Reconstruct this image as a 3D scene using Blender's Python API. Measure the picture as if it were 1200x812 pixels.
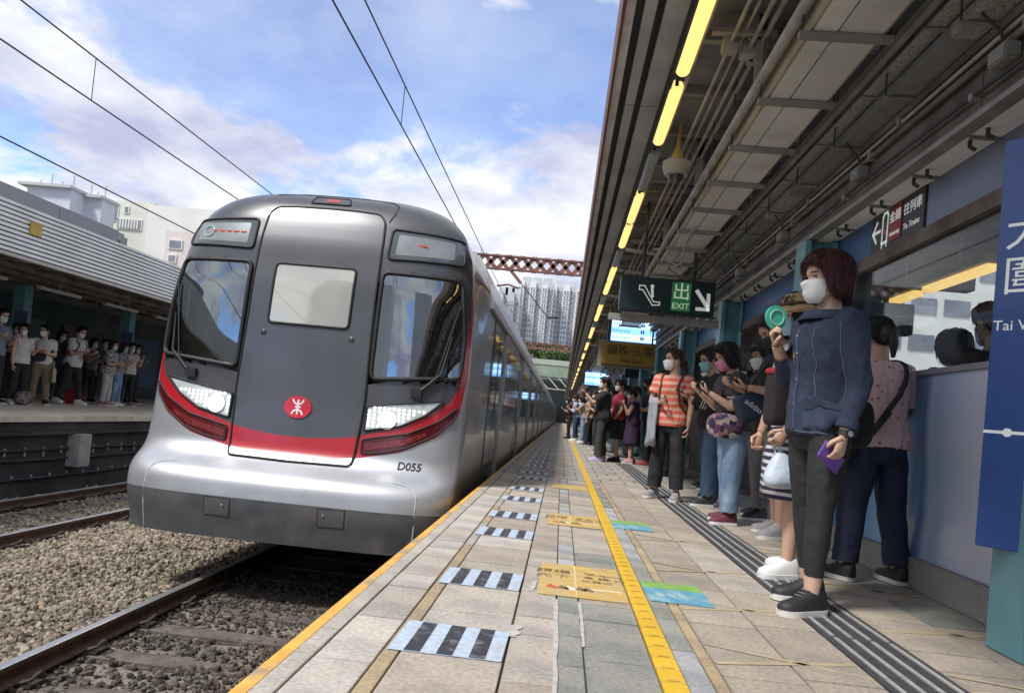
import bpy, bmesh, math, random
import numpy as np
from mathutils import Vector, Matrix, geometry, noise
R_ = math.radians
random.seed(7)
for o in list(bpy.data.objects): bpy.data.objects.remove(o)
SC = bpy.context.scene
COL = SC.collection
# ------------------------------------------------------------------ camera
FPX = 867.0; PPX, PPY = 600.0, 460.0; VPX, VPY = 658.0, 490.0; CAMZ = 0.75; ROLL = R_(5.4)
_d = Vector(((VPX-PPX)/FPX, -(VPY-PPY)/FPX, -1)).normalized()
_z = Vector((math.sin(ROLL), math.cos(ROLL), 0)); _z = (_z - _z.dot(_d)*_d).normalized()
_x = _d.cross(_z)
RC = Matrix((_x, _d, _z))                      # camera space -> world
cam = bpy.data.cameras.new('camera'); camo = bpy.data.objects.new('camera', cam); COL.objects.link(camo)
cam.sensor_width = 36; cam.lens = FPX/1200*36; cam.shift_y = (PPY-406)/1200
cam.clip_start = 0.05; cam.clip_end = 3000
camo.matrix_world = Matrix.Translation((0, 0, CAMZ)) @ RC.to_4x4()
SC.camera = camo
def ray(px, py): return RC @ Vector(((px-PPX)/FPX, -(py-PPY)/FPX, -1))
def atY(px, py, Y): r = ray(px, py); return r*(Y/r.y)+Vector((0, 0, CAMZ))
def atX(px, py, X): r = ray(px, py); return r*(X/r.x)+Vector((0, 0, CAMZ))
def atZ(px, py, Z=0): r = ray(px, py); return r*((Z-CAMZ)/r.z)+Vector((0, 0, CAMZ))
# ------------------------------------------------------------------ sky and sun
SUN_EL, SUN_AZ = R_(55), R_(224)               # azimuth: clockwise from +Y, so behind the camera and to the left
w = bpy.data.worlds.new('World'); SC.world = w; w.use_nodes = True
nt = w.node_tree; N = nt.nodes; L = nt.links; N.clear()
def nd(N, t, **k):
    n = N.new(t)
    for a, b in k.items(): setattr(n, a, b)
    return n
out = nd(N, 'ShaderNodeOutputWorld'); bg = nd(N, 'ShaderNodeBackground'); bg.inputs[1].default_value = 0.15
sky = nd(N, 'ShaderNodeTexSky', sky_type='NISHITA', sun_disc=False, sun_elevation=SUN_EL, sun_rotation=SUN_AZ)
sky.altitude = 5000; sky.air_density = 1.0; sky.dust_density = .6; sky.ozone_density = 4.0
tc = nd(N, 'ShaderNodeTexCoord'); sep = nd(N, 'ShaderNodeSeparateXYZ'); L.new(tc.outputs['Generated'], sep.inputs[0])
den = nd(N, 'ShaderNodeMath', operation='ADD'); L.new(sep.outputs[2], den.inputs[0]); den.inputs[1].default_value = 0.22
den2 = nd(N, 'ShaderNodeMath', operation='MAXIMUM'); L.new(den.outputs[0], den2.inputs[0]); den2.inputs[1].default_value = 0.12
dx = nd(N, 'ShaderNodeMath', operation='DIVIDE'); L.new(sep.outputs[0], dx.inputs[0]); L.new(den2.outputs[0], dx.inputs[1])
dy = nd(N, 'ShaderNodeMath', operation='DIVIDE'); L.new(sep.outputs[1], dy.inputs[0]); L.new(den2.outputs[0], dy.inputs[1])
cmb = nd(N, 'ShaderNodeCombineXYZ'); L.new(dx.outputs[0], cmb.inputs[0]); L.new(dy.outputs[0], cmb.inputs[1]); cmb.inputs[2].default_value = 5.2
n1 = nd(N, 'ShaderNodeTexNoise'); n1.inputs['Scale'].default_value = 1.15; n1.inputs['Detail'].default_value = 9; n1.inputs['Roughness'].default_value = .6; n1.inputs['Distortion'].default_value = .25
L.new(cmb.outputs[0], n1.inputs['Vector'])
cr = nd(N, 'ShaderNodeValToRGB'); cr.color_ramp.elements[0].position = .40; cr.color_ramp.elements[1].position = .475
L.new(n1.outputs[0], cr.inputs[0])
n2 = nd(N, 'ShaderNodeTexNoise'); n2.inputs['Scale'].default_value = 2.6; n2.inputs['Detail'].default_value = 7; n2.inputs['Roughness'].default_value = .55
mp = nd(N, 'ShaderNodeMapping'); mp.inputs['Location'].default_value = (4.2, 1.3, 8); L.new(cmb.outputs[0], mp.inputs[0]); L.new(mp.outputs[0], n2.inputs['Vector'])
cr2 = nd(N, 'ShaderNodeValToRGB'); e = cr2.color_ramp.elements
e[0].position = .36; e[0].color = (1.5, 1.6, 2.2, 1); e[1].position = .60; e[1].color = (2.85, 2.9, 3.0, 1)
L.new(n2.outputs[0], cr2.inputs[0])
n3 = nd(N, 'ShaderNodeTexNoise'); n3.inputs['Scale'].default_value = .9; n3.inputs['Detail'].default_value = 6; mp3 = nd(N, 'ShaderNodeMapping'); mp3.inputs['Location'].default_value = (1.7, 6.1, 2.2); L.new(cmb.outputs[0], mp3.inputs[0]); L.new(mp3.outputs[0], n3.inputs['Vector'])
veil = nd(N, 'ShaderNodeMapRange'); veil.inputs[1].default_value = .34; veil.inputs[2].default_value = .62; veil.inputs[3].default_value = .0; veil.inputs[4].default_value = .42; L.new(n3.outputs[0], veil.inputs[0])
cmx = nd(N, 'ShaderNodeMath', operation='MAXIMUM'); L.new(cr.outputs[0], cmx.inputs[0]); L.new(veil.outputs[0], cmx.inputs[1])
mx = nd(N, 'ShaderNodeMix', data_type='RGBA'); L.new(cmx.outputs[0], mx.inputs[0]); L.new(sky.outputs[0], mx.inputs[6]); L.new(cr2.outputs[0], mx.inputs[7])
L.new(mx.outputs[2], bg.inputs[0]); L.new(bg.outputs[0], out.inputs[0])
sl = bpy.data.lights.new('sun', 'SUN'); sl.energy = 1.75; sl.angle = R_(9); sl.color = (1, .97, .93)
so = bpy.data.objects.new('sun', sl); COL.objects.link(so)
sd = Vector((math.sin(SUN_AZ)*math.cos(SUN_EL), math.cos(SUN_AZ)*math.cos(SUN_EL), math.sin(SUN_EL)))
so.rotation_euler = sd.to_track_quat('Z', 'Y').to_euler(); so.location = sd*60
SC.render.engine = 'CYCLES'; SC.cycles.use_denoising = True; SC.cycles.max_bounces = 6; SC.cycles.transparent_max_bounces = 8
SC.view_settings.view_transform = 'Standard'; SC.view_settings.look = 'None'; SC.view_settings.exposure = 1.3; SC.view_settings.gamma = 1
# ------------------------------------------------------------------ materials
MATS = {}
def M(name, col, rough=.6, metal=0., var=.12, vs=6., bump=0., bs=40., col2=None, cs=2.5, clo=.45, chi=.6, rand=0., spec=.5, emit=None, es=0., coat=0., stretch=None, alpha=1., trans=0.):
    if name in MATS: return MATS[name]
    m = bpy.data.materials.new(name); m.use_nodes = True; MATS[name] = m
    nt = m.node_tree; N = nt.nodes; L = nt.links; b = N['Principled BSDF']
    b.inputs['Roughness'].default_value = rough; b.inputs['Metallic'].default_value = metal
    b.inputs['Specular IOR Level'].default_value = spec; b.inputs['Coat Weight'].default_value = coat; b.inputs['Coat Roughness'].default_value = .06
    b.inputs['Alpha'].default_value = alpha; b.inputs['Transmission Weight'].default_value = trans
    t = N.new('ShaderNodeTexCoord'); vec = t.outputs['Object']
    if stretch:
        mpn = N.new('ShaderNodeMapping'); mpn.inputs['Scale'].default_value = stretch; L.new(vec, mpn.inputs[0]); vec = mpn.outputs[0]
    a = N.new('ShaderNodeTexNoise'); a.inputs['Scale'].default_value = vs; a.inputs['Detail'].default_value = 5; L.new(vec, a.inputs['Vector'])
    r = N.new('ShaderNodeMapRange'); r.inputs[1].default_value = .3; r.inputs[2].default_value = .7; r.inputs[3].default_value = 1-var; r.inputs[4].default_value = 1+var
    L.new(a.outputs[0], r.inputs[0]); fac = r.outputs[0]
    if rand:
        oi = N.new('ShaderNodeObjectInfo'); r2 = N.new('ShaderNodeMapRange'); r2.inputs[3].default_value = 1-rand; r2.inputs[4].default_value = 1+rand
        L.new(oi.outputs['Random'], r2.inputs[0]); mm = N.new('ShaderNodeMath'); mm.operation = 'MULTIPLY'; L.new(fac, mm.inputs[0]); L.new(r2.outputs[0], mm.inputs[1]); fac = mm.outputs[0]
    src = None
    if col2:
        c = N.new('ShaderNodeTexNoise'); c.inputs['Scale'].default_value = cs; c.inputs['Detail'].default_value = 6; L.new(vec, c.inputs['Vector'])
        q = N.new('ShaderNodeMapRange'); q.inputs[1].default_value = clo; q.inputs[2].default_value = chi; L.new(c.outputs[0], q.inputs[0])
        x = N.new('ShaderNodeMix'); x.data_type = 'RGBA'; x.inputs[6].default_value = (*col, 1); x.inputs[7].default_value = (*col2, 1); L.new(q.outputs[0], x.inputs[0]); src = x.outputs[2]
    v = N.new('ShaderNodeVectorMath'); v.operation = 'SCALE'
    if src: L.new(src, v.inputs[0])
    else: v.inputs[0].default_value = col
    L.new(fac, v.inputs['Scale']); L.new(v.outputs[0], b.inputs['Base Color'])
    if bump:
        n = N.new('ShaderNodeTexNoise'); n.inputs['Scale'].default_value = bs; n.inputs['Detail'].default_value = 4; L.new(vec, n.inputs['Vector'])
        bp = N.new('ShaderNodeBump'); bp.inputs['Strength'].default_value = bump; bp.inputs['Distance'].default_value = .02; L.new(n.outputs[0], bp.inputs['Height']); L.new(bp.outputs[0], b.inputs['Normal'])
    if emit:
        b.inputs['Emission Color'].default_value = (*emit, 1); b.inputs['Emission Strength'].default_value = es
    return m
def pattern_mat(name, kind, cols, scale, rough=.8, w=.5, thr=.5, stretch=(1, 1, 1), rot=(0, 0, 0)):
    """cloth / print with a wave, check, voronoi or brick pattern in object space"""
    if name in MATS: return MATS[name]
    m = bpy.data.materials.new(name); m.use_nodes = True; MATS[name] = m
    nt = m.node_tree; N = nt.nodes; L = nt.links; b = N['Principled BSDF']; b.inputs['Roughness'].default_value = rough
    t = N.new('ShaderNodeTexCoord'); mpn = N.new('ShaderNodeMapping'); mpn.inputs['Scale'].default_value = stretch; mpn.inputs['Rotation'].default_value = rot; L.new(t.outputs['Object'], mpn.inputs[0])
    if kind == 'wave':
        p = N.new('ShaderNodeTexWave'); p.bands_direction = 'Z'; p.inputs['Scale'].default_value = scale; p.inputs['Distortion'].default_value = w; p.inputs['Detail'].default_value = 1; o = p.outputs[1]
    elif kind == 'check':
        p = N.new('ShaderNodeTexChecker'); p.inputs['Scale'].default_value = scale; o = p.outputs[1]
    else:
        p = N.new('ShaderNodeTexVoronoi'); p.inputs['Scale'].default_value = scale; p.inputs['Randomness'].default_value = .9; o = p.outputs['Distance'] if kind == 'dots' else p.outputs['Color']
    L.new(mpn.outputs[0], p.inputs['Vector'])
    if kind == 'patch':
        s = N.new('ShaderNodeSeparateColor'); L.new(o, s.inputs[0]); o = s.outputs[0]
    r = N.new('ShaderNodeValToRGB'); r.color_ramp.interpolation = 'CONSTANT' if kind != 'wave' else 'LINEAR'
    el = r.color_ramp.elements
    if kind == 'wave':
        el[0].position = thr-.06; el[0].color = (*cols[0], 1); el[1].position = thr+.06; el[1].color = (*cols[1], 1)
    else:
        k = len(cols)
        while len(el) < k: el.new(.5)
        for i, c in enumerate(cols):
            el[i].position = 0 if i == 0 else (thr if k == 2 else i/k); el[i].color = (*c, 1)
    L.new(o, r.inputs[0]); L.new(r.outputs[0], b.inputs['Base Color'])
    return m
# ------------------------------------------------------------------ builders
def tag(o, label=None, cat=None, group=None, kind=None):
    if label: o['label'] = label
    if cat: o['category'] = cat
    if group: o['group'] = group
    if kind: o['kind'] = kind
    return o
def thing(name, label, cat, loc=(0, 0, 0), rz=0., group=None):
    o = bpy.data.objects.new(name, None); COL.objects.link(o); o.location = loc; o.rotation_euler = (0, 0, rz); o.empty_display_size = .1
    return tag(o, label, cat, group)
def origin_of(p):
    v = Vector((0, 0, 0))
    while p: v = v + p.location; p = p.parent
    return v
def link(name, me, parent=None, loc=None):
    o = bpy.data.objects.new(name, me); COL.objects.link(o)
    if parent: o.parent = parent
    if loc is not None: o.location = loc
    return o
class B:
    def __init__(s): s.v = []; s.f = []; s.m = []; s.cur = 0
    def mat(s, i): s.cur = i; return s
    def add(s, vs, fs):
        n = len(s.v); s.v += [tuple(p) for p in vs]
        for q in fs: s.f.append(tuple(i+n for i in q)); s.m.append(s.cur)
        return s
    def box(s, x0, x1, y0, y1, z0, z1, M4=None):
        vs = [Vector((x, y, z)) for z in (z0, z1) for y in (y0, y1) for x in (x0, x1)]
        if M4 is not None: vs = [M4 @ p for p in vs]
        return s.add(vs, [(0, 2, 3, 1), (4, 5, 7, 6), (0, 1, 5, 4), (1, 3, 7, 5), (3, 2, 6, 7), (2, 0, 4, 6)])
    def loft(s, rings, caps=True, closed=True):
        n = len(rings[0]); vs = [p for r in rings for p in r]; fs = []
        for k in range(len(rings)-1):
            for i in range(n if closed else n-1):
                j = (i+1) % n; fs.append((k*n+i, k*n+j, (k+1)*n+j, (k+1)*n+i))
        if caps and closed: fs.append(tuple(range(n))[::-1]); fs.append(tuple((len(rings)-1)*n+i for i in range(n)))
        return s.add(vs, fs)
    def tube(s, pts, r, n=8, caps=True, flat=None):
        """round (or, with flat=(axis,ratio), oval) tube along a path; r number or list"""
        pts = [Vector(p) for p in pts]; k = len(pts)
        rs = r if isinstance(r, (list, tuple)) else [r]*k
        rings = []; up = None
        for i in range(k):
            t = (pts[min(i+1, k-1)]-pts[max(i-1, 0)]).normalized()
            if up is None:
                up = Vector((0, 0, 1)) if abs(t.z) < .9 else Vector((0, 1, 0))
            a = t.cross(up)
            if a.length < 1e-4: a = t.cross(Vector((1, 0, 0)))
            a.normalize(); b = a.cross(t).normalized(); up = b
            rr = rs[i]
            ring = []
            for j in range(n):
                an = 2*math.pi*j/n; q = a*math.cos(an)*rr+b*math.sin(an)*rr
                if flat: ax = Vector(flat[0]); q = q-ax*(q.dot(ax))*(1-flat[1])
                ring.append(pts[i]+q)
            rings.append(ring)
        return s.loft(rings, caps)
    def prism(s, pts, d):
        """flat polygon (list of points) pushed by vector d"""
        d = Vector(d); pts = [Vector(p) for p in pts]; n = len(pts)
        vs = pts+[p+d for p in pts]
        fs = [tuple(range(n))[::-1], tuple(range(n, 2*n))]+[(i, (i+1) % n, n+(i+1) % n, n+i) for i in range(n)]
        return s.add(vs, fs)
    def ball(s, c, rx, ry, rz, n=12, m=8, M4=None):
        c = Vector(c); vs = []; fs = []
        for i in range(m+1):
            th = math.pi*i/m
            for j in range(n):
                ph = 2*math.pi*j/n; p = Vector((rx*math.sin(th)*math.cos(ph), ry*math.sin(th)*math.sin(ph), rz*math.cos(th)))
                if M4 is not None: p = M4 @ p
                vs.append(c+p)
        for i in range(m):
            for j in range(n):
                fs.append((i*n+j, (i+1)*n+j, (i+1)*n+(j+1) % n, i*n+(j+1) % n))
        return s.add(vs, fs)
    def mesh(s, name, mats, off=None, bev=0., smooth=None, fix=True):
        me = bpy.data.meshes.new(name)
        vs = s.v if off is None else [(p[0]-off.x, p[1]-off.y, p[2]-off.z) for p in s.v]
        me.from_pydata(vs, [], s.f)
        if not isinstance(mats, (list, tuple)): mats = [mats]
        for m in mats: me.materials.append(m)
        if len(mats) > 1: me.polygons.foreach_set('material_index', s.m)
        if fix or bev:
            bm = bmesh.new(); bm.from_mesh(me)
            bmesh.ops.remove_doubles(bm, verts=bm.verts, dist=1e-5)
            bmesh.ops.recalc_face_normals(bm, faces=bm.faces)
            if bev: bmesh.ops.bevel(bm, geom=[e for e in bm.edges if len(e.link_faces) == 2 and e.calc_face_angle(0) > .6], offset=bev, segments=2, affect='EDGES', clamp_overlap=True)
            bm.to_mesh(me); bm.free()
        if smooth is not None:
            me.polygons.foreach_set('use_smooth', [True]*len(me.polygons))
            if smooth < 180: me.set_sharp_from_angle(angle=R_(smooth))
        me.update()
        return me
    def build(s, name, mats, parent=None, **k):
        off = origin_of(parent) if parent else None
        return link(name, s.mesh(name, mats, off, **k), parent)
def one(name, bld, mats, label, cat, group=None, kind=None, **k):
    """a thing that is one mesh; its origin sits at its base centre"""
    xs = np.array(bld.v); c = Vector(((xs[:, 0].min()+xs[:, 0].max())/2, (xs[:, 1].min()+xs[:, 1].max())/2, xs[:, 2].min()))
    o = link(name, bld.mesh(name, mats, c, **k), None, c)
    return tag(o, label, cat, group, kind)
def structure(name, bld, mats, **k):
    o = one(name, bld, mats, None, None, None, 'structure', **k); return o
TMP = bpy.data.scenes.new('tmp')
def evaluated_mesh(o):
    TMP.collection.objects.link(o); vl = TMP.view_layers[0]; vl.update(); dg = vl.depsgraph
    me = bpy.data.meshes.new_from_object(o.evaluated_get(dg)); bpy.data.objects.remove(o); return me
ORD = ['first', 'second', 'third', 'fourth', 'fifth', 'sixth', 'seventh', 'eighth', 'ninth', 'tenth', 'eleventh', 'twelfth', 'thirteenth', 'fourteenth', 'fifteenth', 'sixteenth', 'seventeenth', 'eighteenth', 'nineteenth', 'twentieth']
ORD += ['twenty-'+q for q in ORD[:9]]+['thirtieth']+['thirty-'+q for q in ORD[:9]]+['fortieth']+['forty-'+q for q in ORD[:9]]+['fiftieth']
def text_obj(name, body, size, mat, parent, M4, extrude=.002, align='CENTER', bold=0.):
    """lettering turned into a mesh; M4 places it in world space"""
    c = bpy.data.curves.new(name, 'FONT'); c.body = body; c.size = size; c.extrude = extrude; c.align_x = align; c.align_y = 'CENTER'; c.resolution_u = 3; c.offset = bold
    me = evaluated_mesh(bpy.data.objects.new(name, c))
    me.name = name; me.transform(M4)
    if parent: me.transform(Matrix.Translation(-origin_of(parent)))
    me.materials.clear(); me.materials.append(mat)
    return link(name, me, parent)
def frame_of(o, xa, ya):
    """matrix with origin o, local x = xa, local y = ya"""
    xa = Vector(xa).normalized(); ya = Vector(ya).normalized(); za = xa.cross(ya)
    return Matrix.Translation(Vector(o)) @ Matrix((xa, ya, za)).transposed().to_4x4()
def interp(x, xs, ys): return float(np.interp(x, xs, ys))
# ================================================================== THE SETTING: ground, ballast, platforms
RZ = -1.07                                      # rail head height
mBallastG = M('ballast_ground', (.20, .17, .135), .95, var=.45, vs=28, bump=1.0, bs=34, col2=(.11, .095, .08), cs=1.2)
mGround = M('ground', (.16, .15, .13), .95, var=.25, vs=.4)
structure('ground', B().box(-700, 700, -60, 1400, -2.2, -1.6), mGround)
b = B(); nx, ny = 60, 150
def ballast_z(x, y):
    z = RZ-.148
    d = min(abs(x+2.48), abs(x+6.6)); z += -.02 if d < .75 else .0
    z += .07*math.exp(-((x+4.55)/.5)**2)
    if x < -7.9: z -= .08
    return z+.025*noise.noise((x*1.7, y*1.3, 0))
X0, X1 = -9.2, -.75
vs = [(X0+(X1-X0)*i/nx, -2+42*(j/ny)**1.6, 0) for j in range(ny+1) for i in range(nx+1)]
vs = [(p[0], p[1], ballast_z(p[0], p[1])) for p in vs]
b.add(vs, [(j*(nx+1)+i, j*(nx+1)+i+1, (j+1)*(nx+1)+i+1, (j+1)*(nx+1)+i) for j in range(ny) for i in range(nx)])
structure('ballast_bed', b, mBallastG, smooth=180)
structure('trackbed', B().box(-9.2, -.75, 39.9, 420, RZ-.4, RZ-.19), mBallastG)
# loose ballast stones, nobody could count them
def stones(name, label, n, region, mat, smin, smax, seed):
    rng = np.random.default_rng(seed)
    ico = bmesh.new(); bmesh.ops.create_icosphere(ico, subdivisions=1, radius=1); iv = np.array([v.co[:] for v in ico.verts]); fi = np.array([[v.index for v in f.verts] for f in ico.faces]); ico.free()
    P = []
    while len(P) < n:
        x = rng.uniform(region[0], region[1]); u = rng.random(); y = region[2]+(region[3]-region[2])*u**1.7
        P.append((x, y, ballast_z(x, y)))
    P = np.array(P); k = len(iv)
    S = rng.uniform(smin, smax, (n, 1, 1))*rng.uniform(.62, 1.25, (n, 1, 3))
    V = iv[None]*(1+rng.uniform(-.28, .18, (n, k, 1)))*S
    q = rng.normal(size=(n, 4)); q /= np.linalg.norm(q, axis=1)[:, None]; a, bq, c, d = q.T
    Rm = np.stack([1-2*(c*c+d*d), 2*(bq*c-a*d), 2*(bq*d+a*c), 2*(bq*c+a*d), 1-2*(bq*bq+d*d), 2*(c*d-a*bq), 2*(bq*d-a*c), 2*(c*d+a*bq), 1-2*(bq*bq+c*c)], -1).reshape(n, 3, 3)
    V = np.einsum('nij,nkj->nki', Rm, V)
    base = Vector((P[:, 0].mean(), P[:, 1].mean(), 0))
    P[:, 2] += rng.uniform(-.006, .022, n)
    V = (V+P[:, None]-np.array(base)[None, None]).reshape(-1, 3)
    Fi = (fi[None]+(np.arange(n)*k)[:, None, None]).reshape(-1, 3)
    me = bpy.data.meshes.new(name); me.vertices.add(len(V)); me.vertices.foreach_set('co', V.ravel())
    me.loops.add(Fi.size); me.loops.foreach_set('vertex_index', Fi.ravel()); me.polygons.add(len(Fi)); me.polygons.foreach_set('loop_start', np.arange(0, Fi.size, 3)); me.polygons.foreach_set('loop_total', np.full(len(Fi), 3))
    at = me.attributes.new('tone', 'FLOAT', 'POINT'); at.data.foreach_set('value', np.repeat(rng.random(n), k))
    me.polygons.foreach_set('use_smooth', np.zeros(len(Fi), dtype=bool)); me.materials.append(mat); me.update(calc_edges=True)
    return tag(link(name, me, None, base), label, 'ballast', None, 'stuff')
def stone_mat(name, c1, c2, c3):
    m = bpy.data.materials.new(name); m.use_nodes = True; N = m.node_tree.nodes; L = m.node_tree.links; bs = N['Principled BSDF']; bs.inputs['Roughness'].default_value = .92
    a = N.new('ShaderNodeAttribute'); a.attribute_name = 'tone'; r = N.new('ShaderNodeValToRGB'); e = r.color_ramp.elements
    e[0].color = (*c1, 1); e[1].color = (*c3, 1); q = e.new(.5); q.color = (*c2, 1); q = e.new(.985); q.color = (c3[0]*1.05, c3[1]*.75, c3[2]*.5, 1); q = e.new(.975); q.color = (*c3, 1)
    L.new(a.outputs['Fac'], r.inputs[0]); n = N.new('ShaderNodeTexNoise'); n.inputs['Scale'].default_value = 45; x = N.new('ShaderNodeMix'); x.data_type = 'RGBA'; x.blend_type = 'MULTIPLY'; x.inputs[0].default_value = .55
    L.new(r.outputs[0], x.inputs[6]); L.new(n.outputs[0], x.inputs[7]); L.new(x.outputs[2], bs.inputs['Base Color']); return m
mStone = stone_mat('ballast_stone', (.155, .125, .095), (.325, .27, .20), (.52, .45, .35))
mStoneD = stone_mat('ballast_stone_oily', (.05, .042, .034), (.10, .082, .065), (.20, .17, .135))
stones('ballast_stones', 'brown grey crushed stone ballast between the two tracks', 24000, (-5.75, -3.3, 2.3, 12), mStone, .016, .034, 1)
stones('ballast_stones', 'crushed stone ballast below the far platform wall', 10000, (-8.4, -5.7, 6.5, 18), mStone, .015, .032, 2)
stones('ballast_stones', 'dark oily ballast between the rails beside the platform edge', 12000, (-3.2, -.8, 1.6, 8), mStoneD, .013, .029, 3)
# tracks
mRailSide = M('rail_rust', (.12, .075, .05), .8, .3, var=.3, vs=14, bump=.3, bs=60)
mRailTop = M('rail_polished', (.62, .62, .64), .42, .85, var=.08)
mSleeper = M('sleeper_concrete', (.13, .11, .09), .9, var=.3, vs=8, bump=.4, bs=40, col2=(.09, .07, .055), cs=3)
mClip = M('rail_clip', (.075, .06, .05), .7, .5, var=.3, vs=20)
def track(xc_, label):
    t = thing('railway_track', label, 'track', (xc_, 0, RZ-.135))
    for s in (-1, 1):
        xr = xc_+s*.7525; y0, y1 = .5, 330
        rb = B()
        prof = [(-.07, -.125), (.07, -.125), (.07, -.115), (.014, -.098), (.010, -.045), (.035, -.032), (.035, -.004), (-.035, -.004), (-.035, -.032), (-.010, -.045), (-.014, -.098), (-.07, -.115)]
        rb.loft([[(xr+p[0], y, RZ+p[1]) for p in prof] for y in (y0, 8, 30, y1)])
        rail = rb.build('rail', mRailSide, t)
        B().loft([[(xr+p[0], y, RZ+p[1]) for p in [(-.033, -.003), (.033, -.003), (.033, -.001), (.025, .0015), (-.025, .0015), (-.033, -.001)]] for y in (y0, 8, 30, y1)]).build('rail_head', mRailTop, rail)
    sl = B().box(-1.25, 1.25, -.12, .12, -.12, 0).mesh('sleeper', mSleeper, bev=.02)
    cms = []
    for s in (-1, 1):
        for q in (-1, 1):
            cb = B(); x = s*.7525+q*.105
            cb.tube([(x-.03*q, -.06, .018), (x+.04*q, -.055, .045), (x+.055*q, 0, .075), (x+.035*q, .055, .05), (x-.03*q, .06, .018)], .015, 6)
            cb.box(x-.05, x+.05, -.07, .07, -.005, .012); cms.append(cb)
    cml = [c.mesh('rail_clip', mClip, smooth=40) for c in cms]; allc = B()
    for c in cms: allc.add(c.v, c.f)
    cm = allc.mesh('rail_clips', mClip, smooth=40)
    y = 1.2; k = 0
    while y < 60:
        o = link('sleeper', sl, t, (0, y, -.012+.004*math.sin(k*2.1)))
        if k < 26:
            for c in cml: link('rail_clip', c, o, (0, 0, .014))
        else: link('rail_clips', cm, o, (0, 0, .014))['kind'] = 'stuff'
        y += .65; k += 1
track(-2.48, 'railway track the train stands on beside the near platform')
track(-6.6, 'empty railway track in front of the far platform')
# ------------------------------------------------------------------ near platform
EDGE = -.755
mSlab = M('platform_slab', (.30, .275, .235), .85, var=.15, vs=3, bump=.15, bs=50)
mFace = M('platform_face', (.16, .15, .135), .9, var=.3, vs=3, bump=.3, bs=20, col2=(.07, .065, .06), cs=1.5)
def brick_mat(name, c1, c2, cm_, bw, bh, mort=.012):
    m = bpy.data.materials.new(name); m.use_nodes = True; N = m.node_tree.nodes; L = m.node_tree.links; bs = N['Principled BSDF']; bs.inputs['Roughness'].default_value = .75
    t = N.new('ShaderNodeTexCoord'); p = N.new('ShaderNodeTexBrick'); p.offset = .5; p.inputs['Scale'].default_value = 1; p.inputs['Color1'].default_value = (*c1, 1); p.inputs['Color2'].default_value = (*c2, 1); p.inputs['Mortar'].default_value = (*cm_, 1)
    p.inputs['Mortar Size'].default_value = mort; p.inputs['Brick Width'].default_value = bw; p.inputs['Row Height'].default_value = bh; L.new(t.outputs['Object'], p.inputs['Vector'])
    n = N.new('ShaderNodeTexNoise'); n.inputs['Scale'].default_value = 2.2; n.inputs['Detail'].default_value = 6; L.new(t.outputs['Object'], n.inputs['Vector'])
    r = N.new('ShaderNodeMapRange'); r.inputs[1].default_value = .3; r.inputs[2].default_value = .7; r.inputs[3].default_value = .78; r.inputs[4].default_value = 1.15; L.new(n.outputs[0], r.inputs[0])
    v = N.new('ShaderNodeVectorMath'); v.operation = 'SCALE'; L.new(p.outputs['Color'], v.inputs[0]); L.new(r.outputs[0], v.inputs['Scale']); L.new(v.outputs[0], bs.inputs['Base Color']); return m
plat = structure('platform', B().box(EDGE+.03, 9, -3, 230, -1.9, -.02), mFace)
mPave = brick_mat('paving_far', (.40, .355, .30), (.33, .30, .26), (.13, .12, .10), .31, .42)
NEARY = 9.4
B().box(-.72, 4.0, NEARY, 230, -.019, -.001).build('paving', mPave, plat)
B().box(-.72, 4.0, -3, NEARY, -.019, -.012).build('joint_bed', M('joint', (.075, .068, .058), .95, var=.2, vs=30), plat)
mEdgeY = M('edge_yellow_paint', (.70, .38, .07), .7, var=.2, vs=9, col2=(.36, .28, .17), cs=5, clo=.5, chi=.66)
B().box(EDGE, -.715, -3, 230, -.16, -.002).build('edge_line', mEdgeY, plat)
# paving tiles, each its own piece: columns (x0,x1,length,material family)
def tilemat(i, c, c2): return M('paving_tile_%d' % i, c, .72, var=.22, vs=55, bump=.12, bs=120, col2=c2, cs=4, clo=.42, chi=.62, rand=.13)
TA = tilemat(1, (.47, .43, .37), (.37, .34, .30)); TB = tilemat(2, (.44, .39, .33), (.34, .305, .265)); TC = tilemat(3, (.41, .35, .285), (.33, .285, .24))
TD = tilemat(4, (.285, .28, .245), (.22, .22, .195)); TE = tilemat(5, (.42, .32, .19), (.33, .26, .17)); TF = tilemat(6, (.385, .33, .265), (.31, .27, .22)); TG = tilemat(7, (.40, .40, .40), (.30, .31, .32))
random.seed(11)
cols = [(-.715, -.652, 1.35, [TA]), (-.648, -.478, .46, [TA, TA, TB]), (-.474, -.424, .92, [TE, TB, TE]), (-.42, -.108, .47, [TB, TB, TC, TA]), (-.102, .048, .47, [TC, TB, TC]), (.052, .14, .31, [TB, TG, TD]), (.144, .362, .47, [TC, TD, TB]),
        (.448, .526, .4, [TG, TD]), (.53, .572, .47, [TE]), (.576, .84, .62, [TF]), (.844, 1.098, .62, [TF, TF, TB]), (1.392, 1.7, .47, [TF]), (1.704, 2.02, .47, [TF, TD]), (2.024, 2.5, .9, [TD])]
tcache = {}
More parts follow.
